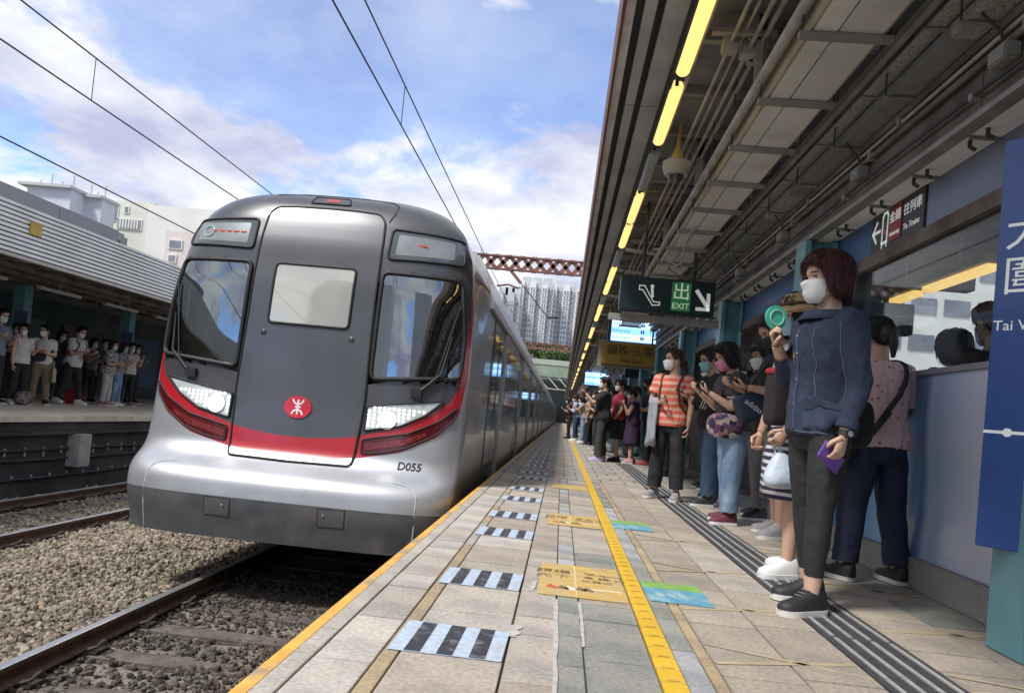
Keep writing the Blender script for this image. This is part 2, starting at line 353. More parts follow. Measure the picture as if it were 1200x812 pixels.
for ci, (x0, x1, ln, mats) in enumerate(cols):
    y = .9+random.uniform(0, .3)
    while y < NEARY:
        l = ln*random.choice((1, 1, 1, .5)) if ln < 1 else ln
        y1 = min(y+l, NEARY); m = random.choice(mats)
        if y < 2.95 and 4 <= ci <= 6 and x0 > 0: m = TD
        if y1-y > .06 and not (y1 < 1.35):
            key = (ci, round(y1-y, 3), m.name)
            if key not in tcache:
                g = .0035; hx, hy = (x1-x0)/2-.001, (y1-y)/2-g
                tcache[key] = B().box(-hx, hx, -hy, hy, -.012, 0).mesh('paving_tile', m, bev=.002)
            o = link('paving_tile', tcache[key], plat, Vector(((x0+x1)/2, (y+y1)/2, random.uniform(-.0015, .0012)-.0015))-plat.location)
            o.rotation_euler = (random.uniform(-.0015, .0015), random.uniform(-.002, .002), 0)
        y = y1
# tactile strips
mTac = M('tactile_yellow', (.70, .45, .03), .6, var=.14, vs=12, bump=.1, bs=60, col2=(.52, .34, .06), cs=6, clo=.5, chi=.7, rand=.06)
tac = B().box(.366, .444, -.1135, .1135, -.012, .003)
tb = B().box(-.038, .038, -.0565, .0565, -.012, .003).box(-.019, .019, -.045, .045, .003, .008).mesh('tactile_tile', mTac, bev=.002)
y = 1.5
strip = thing('tactile_strip', 'raised yellow tactile warning strip running along the platform', 'tactile paving', (.405, 1.5, -.012))
while y < 34: link('tactile_tile', tb, strip, (0, y-1.5, .012)); y += .1145
B().box(.367, .443, 33.9, 220, -.005, .004).build('tactile_tile', mTac, strip)
mGroove = M('groove_black', (.045, .045, .047), .75, var=.25, vs=20, bump=.2, bs=80); mGrooveL = M('groove_bar', (.34, .33, .31), .6, var=.2, vs=25)
gs = thing('drain_strip', 'black grooved guide strip with pale bars along the platform', 'guide strip', (1.245, 1, -.012))
b = B(); b.box(1.104, 1.386, 1, 9.38, -.012, .0); b.build('base', mGroove, gs)
B().box(1.104, 1.386, 9.44, 200, -.0005, .003).build('base', mGroove, gs)
for i in range(4):
    xx = 1.14+i*.07
    for y0 in range(1, 28): B().box(xx-.007, xx+.007, y0+.02, y0+.99, -.001, .0055).build('bar', mGrooveL, gs)
# floor stickers
mStkB = M('sticker_blue', (.46, .55, .67), .5, var=.18, vs=40, col2=(.45, .45, .44), cs=9, clo=.5, chi=.75); mStkK = M('sticker_black', (.035, .037, .045), .6, var=.35, vs=40, col2=(.17, .165, .16), cs=18, clo=.5, chi=.72)
mStkY = M('sticker_yellow', (.60, .40, .11), .6, var=.15, vs=10, col2=(.46, .35, .19), cs=9, clo=.42, chi=.66); mStkT = M('sticker_print', (.20, .13, .07), .7); mStkR = M('sticker_red', (.5, .10, .07), .6); mStkW = M('sticker_white', (.75, .72, .65), .6)
mStkG = M('sticker_green', (.22, .42, .10), .55, var=.2, vs=12); mStkC = M('sticker_cyan', (.12, .33, .46), .55, var=.2, vs=14, col2=(.25, .42, .46), cs=8)
starts = [2.25, 3.17, 4.5, 5.34, 6.45, 7.4, 8.7, 9.6, 11.0, 12.0, 13.3, 14.4, 15.8, 17, 18.5, 20, 22, 24, 26.5, 29]
names_ = ['nearest', 'second nearest', 'third nearest', 'fourth nearest', 'fifth nearest', 'sixth nearest']
for i, y0 in enumerate(starts):
    lab = ('black and pale blue striped floor sticker, %s of the row by the edge' % names_[i]) if i < 6 else 'small black and pale blue striped floor sticker, %s from the camera along the edge' % ORD[i]
    t = thing('floor_sticker', lab, 'floor sticker', (-.285, y0+.16, .001), 0, 'striped floor stickers along the platform edge')
    x0, x1 = -.463+.004*(i % 3), -.112; y1 = y0+.32; sk = .02*((i % 2)-.5)
    b = B(); b.prism([(x0, y0, .0012), (x1, y0+.002, .0012), (x1+.004, y1+sk, .0012), (x0+.004, y1, .0012)], (0, 0, .0015)); b.build('backing', mStkB, t)
    for k in (1, 3, 5):
        a0 = x0+(x1-x0)*k/7; a1 = x0+(x1-x0)*(k+1)/7
        B().prism([(a0, y0+.003, .003), (a1, y0+.003, .003), (a1+.005, y1-.003+sk*.6, .003), (a0+.005, y1-.003+sk*.5, .003)], (0, 0, .001)).build('stripe', mStkK, t)
up = Matrix.Identity(4)
for i, (y0, y1) in enumerate([(3.17, 3.85), (5.25, 5.85), (8.0, 8.5)]):
    t = thing('notice_sticker', ['large worn yellow notice sticker on the floor nearest the camera', 'yellow notice sticker on the floor beyond the nearest one', 'small faded yellow notice sticker far along the floor'][i], 'floor sticker', (.16, y0, .001), 0, 'yellow notice stickers')
    B().prism([(-.033, y0, .0012), (.355, y0, .0012), (.35, y1, .0012), (-.03, y1-.01, .0012)], (0, 0, .0016)).build('backing', mStkY, t)
    if i < 2:
        for k, (s_, xx, yy, sz) in enumerate([('請讓', .03, .72, .085), ('先下', .03, .55, .085), ('後上', .235, .72, .055), ('車 請', .235, .6, .055), ('勿靠近', .235, .48, .05), ('Mind', .315, .70, .045), ('the gap', .315, .60, .04)]):
            text_obj('lettering', s_, sz, mStkT, t, Matrix.Translation((xx, y0+(y1-y0)*yy, .0032)), .0006)
        for k, (xx, col) in enumerate([(0, mStkR), (.05, mStkT), (.08, mStkW), (.13, mStkT), (.16, mStkT)]):
            B().prism([(xx, y0+.14, .003), (xx+.05, y0+.12, .003), (xx+.055, y0+.15, .003), (xx+.02, y0+.2, .003)], (0, 0, .001)).build('drawing', col, t)
        B().box(.20, .34, y0+.17, y0+.185, .003, .004).build('drawing', mStkW, t)
        B().box(.132, .139, y0+.02, y1-.03, .003, .0038).build('drawing', M('worn_line', (.72, .56, .3), .6), t)
for i, (y0, y1) in enumerate([(3.27, 3.66), (5.4, 5.82)]):
    t = thing('distance_sticker', ['green and blue floor sticker right of the yellow strip, nearer one', 'green and blue floor sticker right of the yellow strip, farther one'][i], 'floor sticker', (.59, y0, .001), 0, 'green and blue floor stickers')
    B().prism([(.455, y0, .0012), (.735, y0, .0012), (.725, y1, .0012), (.45, y1, .0012)], (0, 0, .0016)).build('backing', mStkC, t)
    B().prism([(.453, y0+.26, .003), (.728, y0+.26, .003), (.723, y1-.002, .003), (.452, y1-.002, .003)], (0, 0, .001)).build('stripe', mStkG, t)
    for k in range(3): B().prism([(.50+k*.05, y0+.1+k*.02, .003), (.535+k*.05, y0+.09, .003), (.535+k*.05, y0+.15, .003), (.50+k*.05, y0+.18, .003)], (0, 0, .001)).build('drawing', M('sticker_pale', (.35, .45, .5), .6), t)
# worn ochre paint lines of queue boxes on the right
mOch = M('ochre_line', (.43, .345, .21), .75, var=.2, vs=10, col2=(.36, .30, .23), cs=6, clo=.45, chi=.62); mOchB = M('orange_line', (.72, .42, .07), .7, var=.15, vs=10)
def line(p, q, w_, m, lab):
    p = Vector((*p, .0003)); q = Vector((*q, .0003)); n = Vector((-(q-p).y, (q-p).x, 0)).normalized()*w_/2
    one('painted_line', B().prism([p-n, q-n, q+n, p+n], (0, 0, .0006)), m, lab, 'floor line', 'ochre painted floor lines')
k = 0
for y0 in (1.9, 2.5, 3.2, 4.0, 5.0):
    for x0, x1, dy in ((.58, 1.09, .16), (1.4, 1.95, .12)):
        wh = 'left' if x0 < 1 else 'right'
        line((x0, y0), (x1, y0+dy), .026, mOch, 'faded ochre line %s of the black strip slanting away, %s from the camera' % (wh, ORD[k]))
        line((x0, y0+dy+.05), (x1, y0+.02), .022, mOch, 'faded ochre line %s of the black strip slanting nearer, %s from the camera' % (wh, ORD[k]))
    k += 1
line((1.42, 2.45), (1.72, 2.62), .03, mOchB, 'bright orange painted line beside the teal column')
line((1.45, 2.47), (1.66, 2.33), .025, mOchB, 'bright orange slanting line near the bottom right corner')
# grey mortar smears around the patched slabs
mSmear = M('mortar_smear', (.46, .44, .40), .85, var=.2, vs=20, bump=.2, bs=40)
for i, (x0, y0, x1, y1, w_) in enumerate([(.052, 1.9, .048, 3.1, .02), (.144, 2.5, .146, 3.1, .018), (-.10, 2.52, -.09, 2.66, .05), (-.06, 3.2, -.05, 3.4, .03)]):
    p = Vector((x0, y0, .0008)); q = Vector((x1, y1, .0008)); n = Vector((w_/2, 0, 0)); pts = []
    for s in (1, -1):
        for k in range(9):
            t_ = k/8 if s > 0 else 1-k/8; pts.append(p.lerp(q, t_)+n*s*random.uniform(.4, 1.1))
    one('mortar_patch', B().prism(pts, (0, 0, .0015)), mSmear, ['pale mortar line left of the grey patched slabs', 'pale mortar line through the grey patched slabs', 'pale mortar blob beside the nearest striped sticker', 'pale mortar blob left of the large yellow sticker'][i], 'mortar patch')
structure('bounce_ground', B().box(9.2, 60, -40, 200, -.5, -.1), M('bounce_ground_pale', (.50, .48, .45), .85, var=.1, vs=.5))  # pale ground added to bounce sunlight up under the canopy
# ------------------------------------------------------------------ far platform
FE = -8.1
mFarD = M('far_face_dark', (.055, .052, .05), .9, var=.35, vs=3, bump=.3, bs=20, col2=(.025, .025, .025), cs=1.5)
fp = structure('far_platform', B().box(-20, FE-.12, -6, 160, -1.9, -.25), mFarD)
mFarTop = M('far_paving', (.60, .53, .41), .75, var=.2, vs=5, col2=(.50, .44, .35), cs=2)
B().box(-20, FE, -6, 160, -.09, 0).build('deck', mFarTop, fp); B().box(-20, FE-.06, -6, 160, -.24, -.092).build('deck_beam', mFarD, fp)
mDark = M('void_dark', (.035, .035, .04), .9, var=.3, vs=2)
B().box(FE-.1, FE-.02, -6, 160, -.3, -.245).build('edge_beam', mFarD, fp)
mBrk = M('bracket_grey', (.33, .32, .30), .8, var=.2, vs=6)
for i, yy in enumerate((9.4, 12.1, 14.8, 17.5)):
    B().box(FE-.13, FE+.1, yy-.16, yy+.16, -.85, -.3).build('pier', mBrk, fp, bev=.01)
for i in range(34):
    yy = 8+i*.42
    B().box(FE-.122, FE-.1, yy, yy+.03, -.62-.02*(i % 3), -.5).build('cable_clip', mBrk, fp)
    B().box(FE-.122, FE-.1, yy+.2, yy+.23, -1.02, -.93).build('cable_clip', mBrk, fp)
for k, zz in enumerate((-.55, -.7, -.98)):
    B().tube([(FE-.09, -6+i*2, zz+.015*math.sin(i*1.7+k)) for i in range(50)], .022, 6).build('cable', mDark, fp, smooth=180)
# ================================================================== THE TRAIN
XC = -2.485
zs_ = [-.62, -.28, -.1, 0, .08, .2, .6, 1.2, 1.8, 2.2, 2.5, 2.65, 2.75, 2.81, 2.84, 2.86]; ys_ = [6.54, 6.48, 6.5, 6.57, 6.71, 6.8, 6.86, 6.9, 6.95, 7.02, 7.12, 7.2, 7.3, 7.42, 7.55, 7.75]
wz_ = [-.62, -.2, .3, .6, 1.1, 1.63, 2.23, 2.5, 2.65, 2.75, 2.82, 2.86]; ww_ = [1.50, 1.55, 1.57, 1.57, 1.56, 1.535, 1.45, 1.34, 1.2, 1.02, .78, .4]
def smooth_interp(xs, ys, k=400):
    g = np.linspace(xs[0], xs[-1], k); v = np.interp(g, xs, ys); ker = np.hanning(23); ker /= ker.sum(); p = np.pad(v, 11, mode='reflect', reflect_type='odd'); v = np.convolve(p, ker, 'valid')
    return lambda x: float(np.interp(x, g, v))
Y0f = smooth_interp(zs_, ys_); Wf = smooth_interp(wz_, ww_)
def Fy(x, z):
    a = min(1, abs(x)/Wf(z)); return Y0f(z)+.33*(1-max(0, 1-a**4)**.5)
def Fp(x, z, off=0.):
    p = Vector((XC+x, Fy(x, z), z))
    if off:
        e = .004; s = 1 if x <= 0 else -1
        n = (Vector((s*e, Fy(x+s*e, z)-Fy(x, z), 0))*s).cross(Vector((0, Fy(x, z+e)-Fy(x, z-e), 2*e))).normalized()
        if n.y > 0: n = -n
        p = p+n*off
    return p
mSilver = M('silver_paint', (.47, .48, .50), .34, .55, var=.05, vs=3, coat=.3, col2=(.41, .415, .425), cs=1.2); mGrey = M('mask_grey_paint', (.060, .062, .070), .30, .15, var=.1, vs=2, coat=.4, col2=(.075, .076, .082), cs=1.5)
mSkirt = M('skirt_grey', (.085, .088, .095), .5, .1, var=.2, vs=5, col2=(.14, .13, .12), cs=3.5, clo=.46, chi=.72); mRed = M('train_red', (.42, .012, .022), .3, var=.05, coat=.6); mSeal = M('rubber_black', (.012, .012, .013), .6)
mScreen = bpy.data.materials.new('windscreen_glass'); mScreen.use_nodes = True; Ng = mScreen.node_tree.nodes; Lg = mScreen.node_tree.links; Ng.clear(); og = Ng.new('ShaderNodeOutputMaterial'); tr_ = Ng.new('ShaderNodeBsdfTransparent'); tr_.inputs[0].default_value = (.62, .70, .70, 1); gl = Ng.new('ShaderNodeBsdfGlossy'); gl.inputs['Roughness'].default_value = .02; gl.inputs[0].default_value = (.80, .88, .90, 1); lw = Ng.new('ShaderNodeFresnel'); lw.inputs[0].default_value = 3.6; ms = Ng.new('ShaderNodeMixShader'); Lg.new(lw.outputs[0], ms.inputs[0]); Lg.new(tr_.outputs[0], ms.inputs[1]); Lg.new(gl.outputs[0], ms.inputs[2]); Lg.new(ms.outputs[0], og.inputs[0])
mDoorGlass = M('door_glass_lit_cab', (.52, .53, .47), .04, .45, var=.10, vs=.8, coat=1.); mDisp = M('display_glass', (.09, .105, .11), .1, .3, var=.1, vs=2, coat=.5)  # door pane: opaque beige stands in for the lit cab behind
mSideGlass = M('side_glass', (.03, .035, .04), .08, .2, var=.1, coat=.6); mLamp = M('headlamp_lens', (.62, .66, .66), .12, .2, var=.08, vs=20, coat=.5); mLed = M('led_lit', (.9, .95, 1), .3, emit=(.92, .97, 1.0), es=2.2); mBeam = M('headlamp_lit', (1, 1, 1), .3, emit=(1.0, .95, .85), es=7.)
mTail = M('tail_lens', (.085, .008, .010), .12, .1, var=.25, vs=9, coat=.7); mWhite = M('white_enamel', (.80, .80, .80), .4); mBlackTxt = M('number_black', (.015, .015, .018), .5); mLedRed = M('display_red', (.5, .05, .03), .5, emit=(1, .18, .1), es=.06); mUnder = M('underframe', (.015, .015, .017), .85, var=.3, vs=6)
train = thing('metro_train', 'silver and grey metro train with red band standing at the platform', 'train', (XC, 6.5, RZ))
redo = ([0, .26, .40, .65, .84, .93, .965, .985, .995, 1.0], [.145, .155, .195, .285, .45, .60, .72, 1.0, 1.5, 2.0]); redi = ([0, .2, .38, .6, .78, .90, .945, .965, .985, 1.0], [.335, .345, .395, .50, .64, .79, .93, 1.15, 1.6, 2.05])
cols_a = np.sin(np.linspace(-1, 1, 91)*math.pi/2)
def zone(name, lo, hi, rows, mat, ease=False):
    rings = []
    for r in range(rows+1):
        t = r/rows
        if ease: t = 1-(1-t)**1.8
        ring = []
        for a in cols_a:
            z0 = lo(abs(a)); z1 = hi(abs(a)); z = z0+(z1-z0)*t
            x = a*Wf(z); ring.append(Fp(x, z))
        rings.append(ring)
    return B().loft(rings, closed=False).build(name, mat, train, smooth=180)
fro = lambda a: interp(a, *redo); fri = lambda a: max(interp(a, *redi), fro(a)+.004)
zone('skirt', lambda a: -.62, lambda a: -.24, 8, mSkirt); fair = zone('front_fairing', lambda a: -.24, fro, 26, mSilver); zone('red_band', fro, fri, 6, mRed)
mask = zone('front_mask', fri, lambda a: 2.86, 70, mGrey, True)
# nose sides and roof back to the first coach
cz = [-.62, -.3, .3, 1.9, 2.1, 2.3, 2.5, 2.68, 2.78, 2.83, 2.86]; cw = [1.52, 1.56, 1.575, 1.575, 1.555, 1.47, 1.33, 1.12, .9, .65, .4]
Wc = lambda z: interp(z, cz, cw)
for s in (-1, 1):
    for nm, z0, z1, mt in (('skirt', -.62, -.24, mSkirt), ('nose_side', -.24, 2.05, mSilver), ('nose_side', 2.05, 2.86, mGrey)):
        rings = []
        for k in range(24):
            z = z0+(z1-z0)*k/23; p = Fp(s*Wf(z), z); ring = []
            for j in range(9):
                t = j/8; q = Vector((XC+s*(Wf(z)+(Wc(z)-Wf(z))*(t*t*(3-2*t))), p.y+(8.25-p.y)*t, z)); ring.append(q)
            rings.append(ring)
        B().loft(rings, closed=False).build(nm, mt, train, smooth=180)
B().loft([[(XC+s*t_, yy, 2.86+.012*(1-abs(s))) for s in np.linspace(-1, 1, 7)] for yy, t_ in ((Y0f(2.86)+.05, .4), (8.25, .4))], closed=False).build('roof', mGrey, train, smooth=180)
B().box(XC-1.35, XC+1.35, 6.95, 8.6, -.6, -.4).build('underframe', mUnder, train)
# patches lying on the nose surface, outlined in (x,z)
def densify(pts, r=.04, step=.04):
    n = len(pts); out_ = []
    for i in range(n):
        a, p, c = Vector(pts[i-1]), Vector(pts[i]), Vector(pts[(i+1) % n])
        d0 = (a-p); d1 = (c-p); rr = min(r, d0.length*.45, d1.length*.45)
        q0 = p+d0.normalized()*rr; q1 = p+d1.normalized()*rr
        for k in range(6):
            t = k/5; out_.append((q0*(1-t)**2+p*2*t*(1-t)+q1*t*t))
    res = []
    for i in range(len(out_)):
        p, q = out_[i], out_[(i+1) % len(out_)]; m = max(1, int((q-p).length/step))
        for k in range(m): res.append(p.lerp(q, k/m))
    cl = [res[0]]
    for p in res[1:]:
        if (p-cl[-1]).length > 1e-4 and (p-res[0]).length > 1e-4: cl.append(p)
    return cl
def patch(name, pts, mat, off, parent=train, r=.04, step=.045, seal=0., wall=.0):
    ol = densify(pts, r, step); n = len(ol)
    xs = [p.x for p in ol]; zs = [p.y for p in ol]; grid = []
    def inside(x, y):
        c = False
        for i in range(n):
            p, q = ol[i], ol[i-1]
            if (p.y > y) != (q.y > y) and x < (q.x-p.x)*(y-p.y)/(q.y-p.y)+p.x: c = not c
        return c
    gx = min(xs)+step/2
    while gx < max(xs):
        gz = min(zs)+step/2
        while gz < max(zs):
            if inside(gx, gz) and min((Vector((gx, gz))-p).length for p in ol) > step*.35: grid.append(Vector((gx, gz)))
            gz += step
        gx += step
    V, E_, F_, *_ = geometry.delaunay_2d_cdt(ol+grid, [], [list(range(n))], 1, 1e-6)
    b = B(); b.add([Fp(p.x, p.y, off) for p in V], F_)
    o = b.build(name, mat, parent, smooth=180, fix=True)
    if o.data.polygons and sum(p.normal.y*p.area for p in o.data.polygons) > 0: o.data.flip_normals()
    if seal:
        pts3 = [Fp(p.x, p.y, off+.001) for p in ol]; pts3.append(pts3[0]); pts3.append(pts3[1])
        B().tube(pts3, seal, 6).build('seal', mSeal, o, smooth=180)
    return o
mir = lambda pts: [(-x, z) for x, z in pts][::-1]
door_half = [(.59, .115), (.61, .4), (.628, .74), (.61, 1.45), (.607, 2.03), (.60, 2.3), (.585, 2.5), (.52, 2.575), (.3, 2.592)]
dpts = [(0, .105)]+door_half+[(0, 2.597)]+mir(door_half)
# door: its lower edge is silver, then red, then grey, following the bands of the nose
def door_band(name, lo, hi, mat, off):
    rings = []
    hw = lambda z: interp(z, [.1, .4, .74, 1.45, 2.3, 2.5, 2.55, 2.58], [.588, .61, .628, .61, .60, .58, .55, .50])
    n = 33
    for r in range(31):
        ring = []
        for i in range(n):
            u = -1+2*i/(n-1); z0, z1 = lo(abs(u)), hi(abs(u)); z = z0+(z1-z0)*r/30; ring.append(Fp(u*hw(z), z, off))
        rings.append(ring)
    return B().loft(rings, closed=False).build(name, mat, train, smooth=180)
dl = lambda u: .112; dr0 = lambda u: .143+.05*u*u; dr1 = lambda u: .335+.06*u*u; dt = lambda u: 2.59-.03*u**4
door_band('door_foot', dl, dr0, mSilver, .008); door_band('door_stripe', dr0, dr1, mRed, .008); dleaf = door_band('emergency_door', dr1, dt, M('door_grey_paint', (.080, .083, .094), .30, .15, var=.12, vs=2, coat=.4), .008)
ol = densify(dpts, .05); p3 = [Fp(p.x, p.y, .008) for p in ol]; B().tube(p3+[p3[0], p3[1]], .011, 6).build('seal', mSeal, dleaf, smooth=180)
patch('door_window', [(-.405, 1.40), (.385, 1.40), (.39, 1.985), (-.40, 1.985)], mDoorGlass, .012, dleaf, .05, seal=.013)
# openings behind the windscreens, and the cab seen through them
WS = [(.655, .945), (1.475, 1.02), (1.48, 1.4), (1.40, 1.975), (.65, 1.98)]
def in_poly(x, y, P):
    c = False
    for i in range(len(P)):
        p, q = P[i], P[i-1]
        if (p[1] > y) != (q[1] > y) and x < (q[0]-p[0])*(y-p[1])/(q[1]-p[1])+p[0]: c = not c
    return c
cw_ = sum(p[0] for p in WS)/5, sum(p[1] for p in WS)/5; WSs = [(cw_[0]+(p[0]-cw_[0])*.985, cw_[1]+(p[1]-cw_[1])*.985) for p in WS]
bm = bmesh.new(); bm.from_mesh(mask.data)
kill = [f for f in bm.faces if any(in_poly(abs(v.co.x), v.co.z+RZ, WSs) for v in f.verts) and abs(f.calc_center_median().x) < 1.49]
bmesh.ops.delete(bm, geom=kill, context='FACES'); bm.to_mesh(mask.data); bm.free()
mCabW = M('cab_wall', (.72, .74, .72), .7, var=.1, vs=2); mCabD = M('cab_dark', (.05, .052, .055), .7, var=.2, vs=4)
cab = B().box(XC-1.30, XC+1.30, 8.05, 8.1, .3, 2.4).build('cab_wall', mCabW, train); B().box(XC-.55, XC+.55, 8.0, 8.045, .3, 2.2).build('cab_door', mCabD, cab)
B().box(XC-1.42, XC+1.42, 7.12, 8.05, .55, .6).build('cab_floor', mCabD, train); B().box(XC-1.15, XC+1.15, 7.35, 8.05, 2.36, 2.40).build('cab_ceiling', mCabW, train)
for s in (-1, 1):
    B().box(XC+s*1.0-.42, XC+s*1.0+.42, 7.12, 7.5, .6, 1.0).build('console', mCabD, train, bev=.04); B().box(XC+s*1.02-.24, XC+s*1.02+.24, 7.78, 7.9, .9, 1.55).build('cab_seat', M('cab_seat', (.06, .09, .14), .8), train, bev=.05)
    B().box(XC+s*1.30-.16, XC+s*1.30+.12, 7.30, 7.33, 1.25, 2.0).build('side_blind', M('cab_blind', (.13, .135, .14), .8), train)
    B().box(XC+s*.95-.18, XC+s*.95+.18, 7.28, 7.31, 1.02, 1.2).build('cab_monitor', mCabD, train, bev=.01)
    B().box(XC+s*1.42-.02, XC+s*1.42+.02, 7.3, 8.05, .3, 2.1).build('cab_side', mCabW, train)
for s in (-1, 1): B().ball(Fp(s*.43, 1.30, .01), .028, .012, .028).build('latch', mGrey, dleaf, smooth=180)
for s in (1, -1):
    f_ = (lambda p: p) if s == 1 else mir
    ws = patch('windscreen', f_([(.655, .945), (1.475, 1.02), (1.48, 1.4), (1.40, 1.975), (.65, 1.98)]), mScreen, .006, train, .07, seal=.022)
    # wiper
    a0 = Fp(s*1.18, .90, .03); a1 = Fp(s*1.36, 1.42, .04); a2 = Fp(s*1.30, 1.05, .035) if s > 0 else Fp(s*1.33, 1.05, .035)
    wp = B().tube([Fp(s*1.12, .86, .025), a2, a1], [.02, .014, .008], 6).tube([Fp(s*1.26, 1.02, .028), Fp(s*1.40, 1.72, .03)], .009, 6).box(-.05, .05, -.02, .02, -.04, .04, Matrix.Translation(Fp(s*1.10, .85, .02)))
    wp.build('wiper', mSeal, train, smooth=40)
    dp = patch('destination_display', f_([(.67, 2.118), (1.395, 2.135), (1.365, 2.40), (.675, 2.43)]), mDisp, .006, train, .05, seal=.014)
    tx = patch('display_panel', f_([(.74, 2.165), (1.30, 2.18), (1.28, 2.36), (.745, 2.38)]), M('display_inner', (.22, .245, .25), .25, .2, var=.15, vs=4), .008, dp, .02)
    if s < 0:
        for k in range(5): B().box(-.028, .028, -.003, .003, -.007, .007, Matrix.Translation(Fp(-.80-.075*k, 2.275, .012))).build('display_segment', mLedRed, dp)
        ring = [Fp(-1.18+.055*math.cos(t), 2.27+.055*math.sin(t), .012) for t in np.linspace(0, 6.3, 18)]; B().tube(ring, .006, 5).build('display_roundel', M('display_green', (.3, .5, .45), .5), dp)
    else:
        B().box(-.05, .05, -.003, .003, -.008, .008, Matrix.Translation(Fp(.98, 2.28, .012))).build('display_segment', mLedRed, dp)
    hl = patch('headlight', f_([(.655, .455), (.985, .525), (1.20, .645), (1.36, .80), (.655, .69)]), mLamp, .008, train, .025, seal=.011)
    hx, hz = s*(.86 if s > 0 else .80), .575
    B().ball(Fp(hx, hz, .008), .072, .03, .072, 16, 8).build('lamp', mBeam, hl, smooth=180)
    B().tube([Fp(hx+.085*math.cos(t), hz+.085*math.sin(t), .012) for t in np.linspace(0, 6.4, 25)], .008, 5).build('lamp_ring', mLamp, hl, smooth=180)
    lb = B()
    for i in range(14):
        for j in range(7):
            x, z = .685+i*.046, .475+j*.034
            lo_ = interp(x, [.655, .985, 1.20, 1.36], [.465, .54, .665, .80])+.015; hi_ = interp(x, [.655, 1.36], [.69, .80])-.02
            if lo_ < z < hi_ and math.hypot(s*x-hx, z-hz) > .1: lb.ball(Fp(s*x, z, .009), .012, .006, .012, 6, 4)
    lb.build('led_array', mLed, hl)['kind'] = 'stuff'
    tl = patch('tail_light', f_([(.655, .24), (.86, .268), (1.08, .335), (1.32, .475), (1.46, .62), (1.49, .75), (1.33, .60), (1.06, .46), (.655, .375)]), mTail, .008, train, .025, seal=.008)
    patch('tail_segment', f_([(.68, .275), (1.05, .355), (1.24, .46), (1.22, .49), (1.04, .41), (.68, .335)]), M('tail_inner', (.16, .02, .02), .2, var=.5, vs=30, coat=.7), .0105, tl, .01)
    # skirt hatch
    hp = patch('hatch', f_([(.405, -.415), (.648, -.41), (.648, -.25), (.405, -.255)]), mSkirt, .003, train, .01, seal=.0022)
    B().ball(Fp(s*.46 if s > 0 else s*.47, -.315, .008), .009, .006, .009).build('lock', mSilver, hp)
    # bumper seam and corner cut
    B().tube([Fp(s*x, z, .002) for x, z in ((1.02, .02), (1.14, .005), (1.22, -.03), (1.255, -.09), (1.26, -.2), (1.26, -.4), (1.25, -.6))], .0065, 5).build('seam', M('seam_grey', (.50, .50, .51), .6), train)
# marker lamp, panel lines on the brow
ml = patch('marker_lamp', [(-.21, 2.655), (.19, 2.655), (.165, 2.735), (-.185, 2.735)], mDisp, .006, train, .015, seal=.008)
patch('marker_lens', [(-.07, 2.675), (.07, 2.675), (.07, 2.72), (-.07, 2.72)], M('marker_red', (.35, .08, .07), .3), .009, ml, .01)
B().tube([Fp(x, z, .003) for x, z in ((.62, 2.5), (.66, 2.60), (.67, 2.7), (.60, 2.745), (.3, 2.775), (0, 2.785), (-.3, 2.775), (-.6, 2.745))], .006, 5).build('panel_line', mSeal, train)
# red roundel
b = B(); ringp = [Fp(.132*math.cos(t), .615+.106*math.sin(t), .012) for t in np.linspace(0, 2*math.pi, 41)[:-1]]; b.prism(ringp, (0, -.008, 0)); emb = b.build('roundel', M('roundel_red', (.55, .012, .035), .3, coat=.5), train)
def stroke(pts, wd): 
    bb = B(); P_ = [Vector(p) for p in pts]
    L_, R2 = [], []
    for i, p in enumerate(P_):
        t = (P_[min(i+1, len(P_)-1)]-P_[max(i-1, 0)]).normalized(); n = Vector((-t.y, t.x))*wd/2; L_.append(p+n); R2.append(p-n)
    for i in range(len(P_)-1):
        q = [L_[i], L_[i+1], R2[i+1], R2[i]]; q3 = [Fp(k.x, .615+k.y, .021) for k in q]; bb.prism(q3, (0, -.002, 0))
    return bb
arc = lambda cx, cy, rx, ry, a0, a1: [(cx+rx*math.cos(t), cy+ry*math.sin(t)) for t in np.linspace(R_(a0), R_(a1), 14)]
for pts in (arc(0, .082, .052, .056, 190, 350), arc(0, -.082, .052, .056, 10, 170), [(0, -.07), (0, .07)], [(-.028, 0), (.028, 0)]): stroke(pts, .0155).build('roundel_mark', mWhite, emb)
nt_ = text_obj('number', 'D055', .098, mBlackTxt, train, Matrix.Identity(4), 0, 'CENTER', .0022)
for v_ in nt_.data.vertices: v_.co = Fp(1.125+v_.co.x+train.location.x, .160+v_.co.y+train.location.y, .004)-train.location
nt_.data.update()
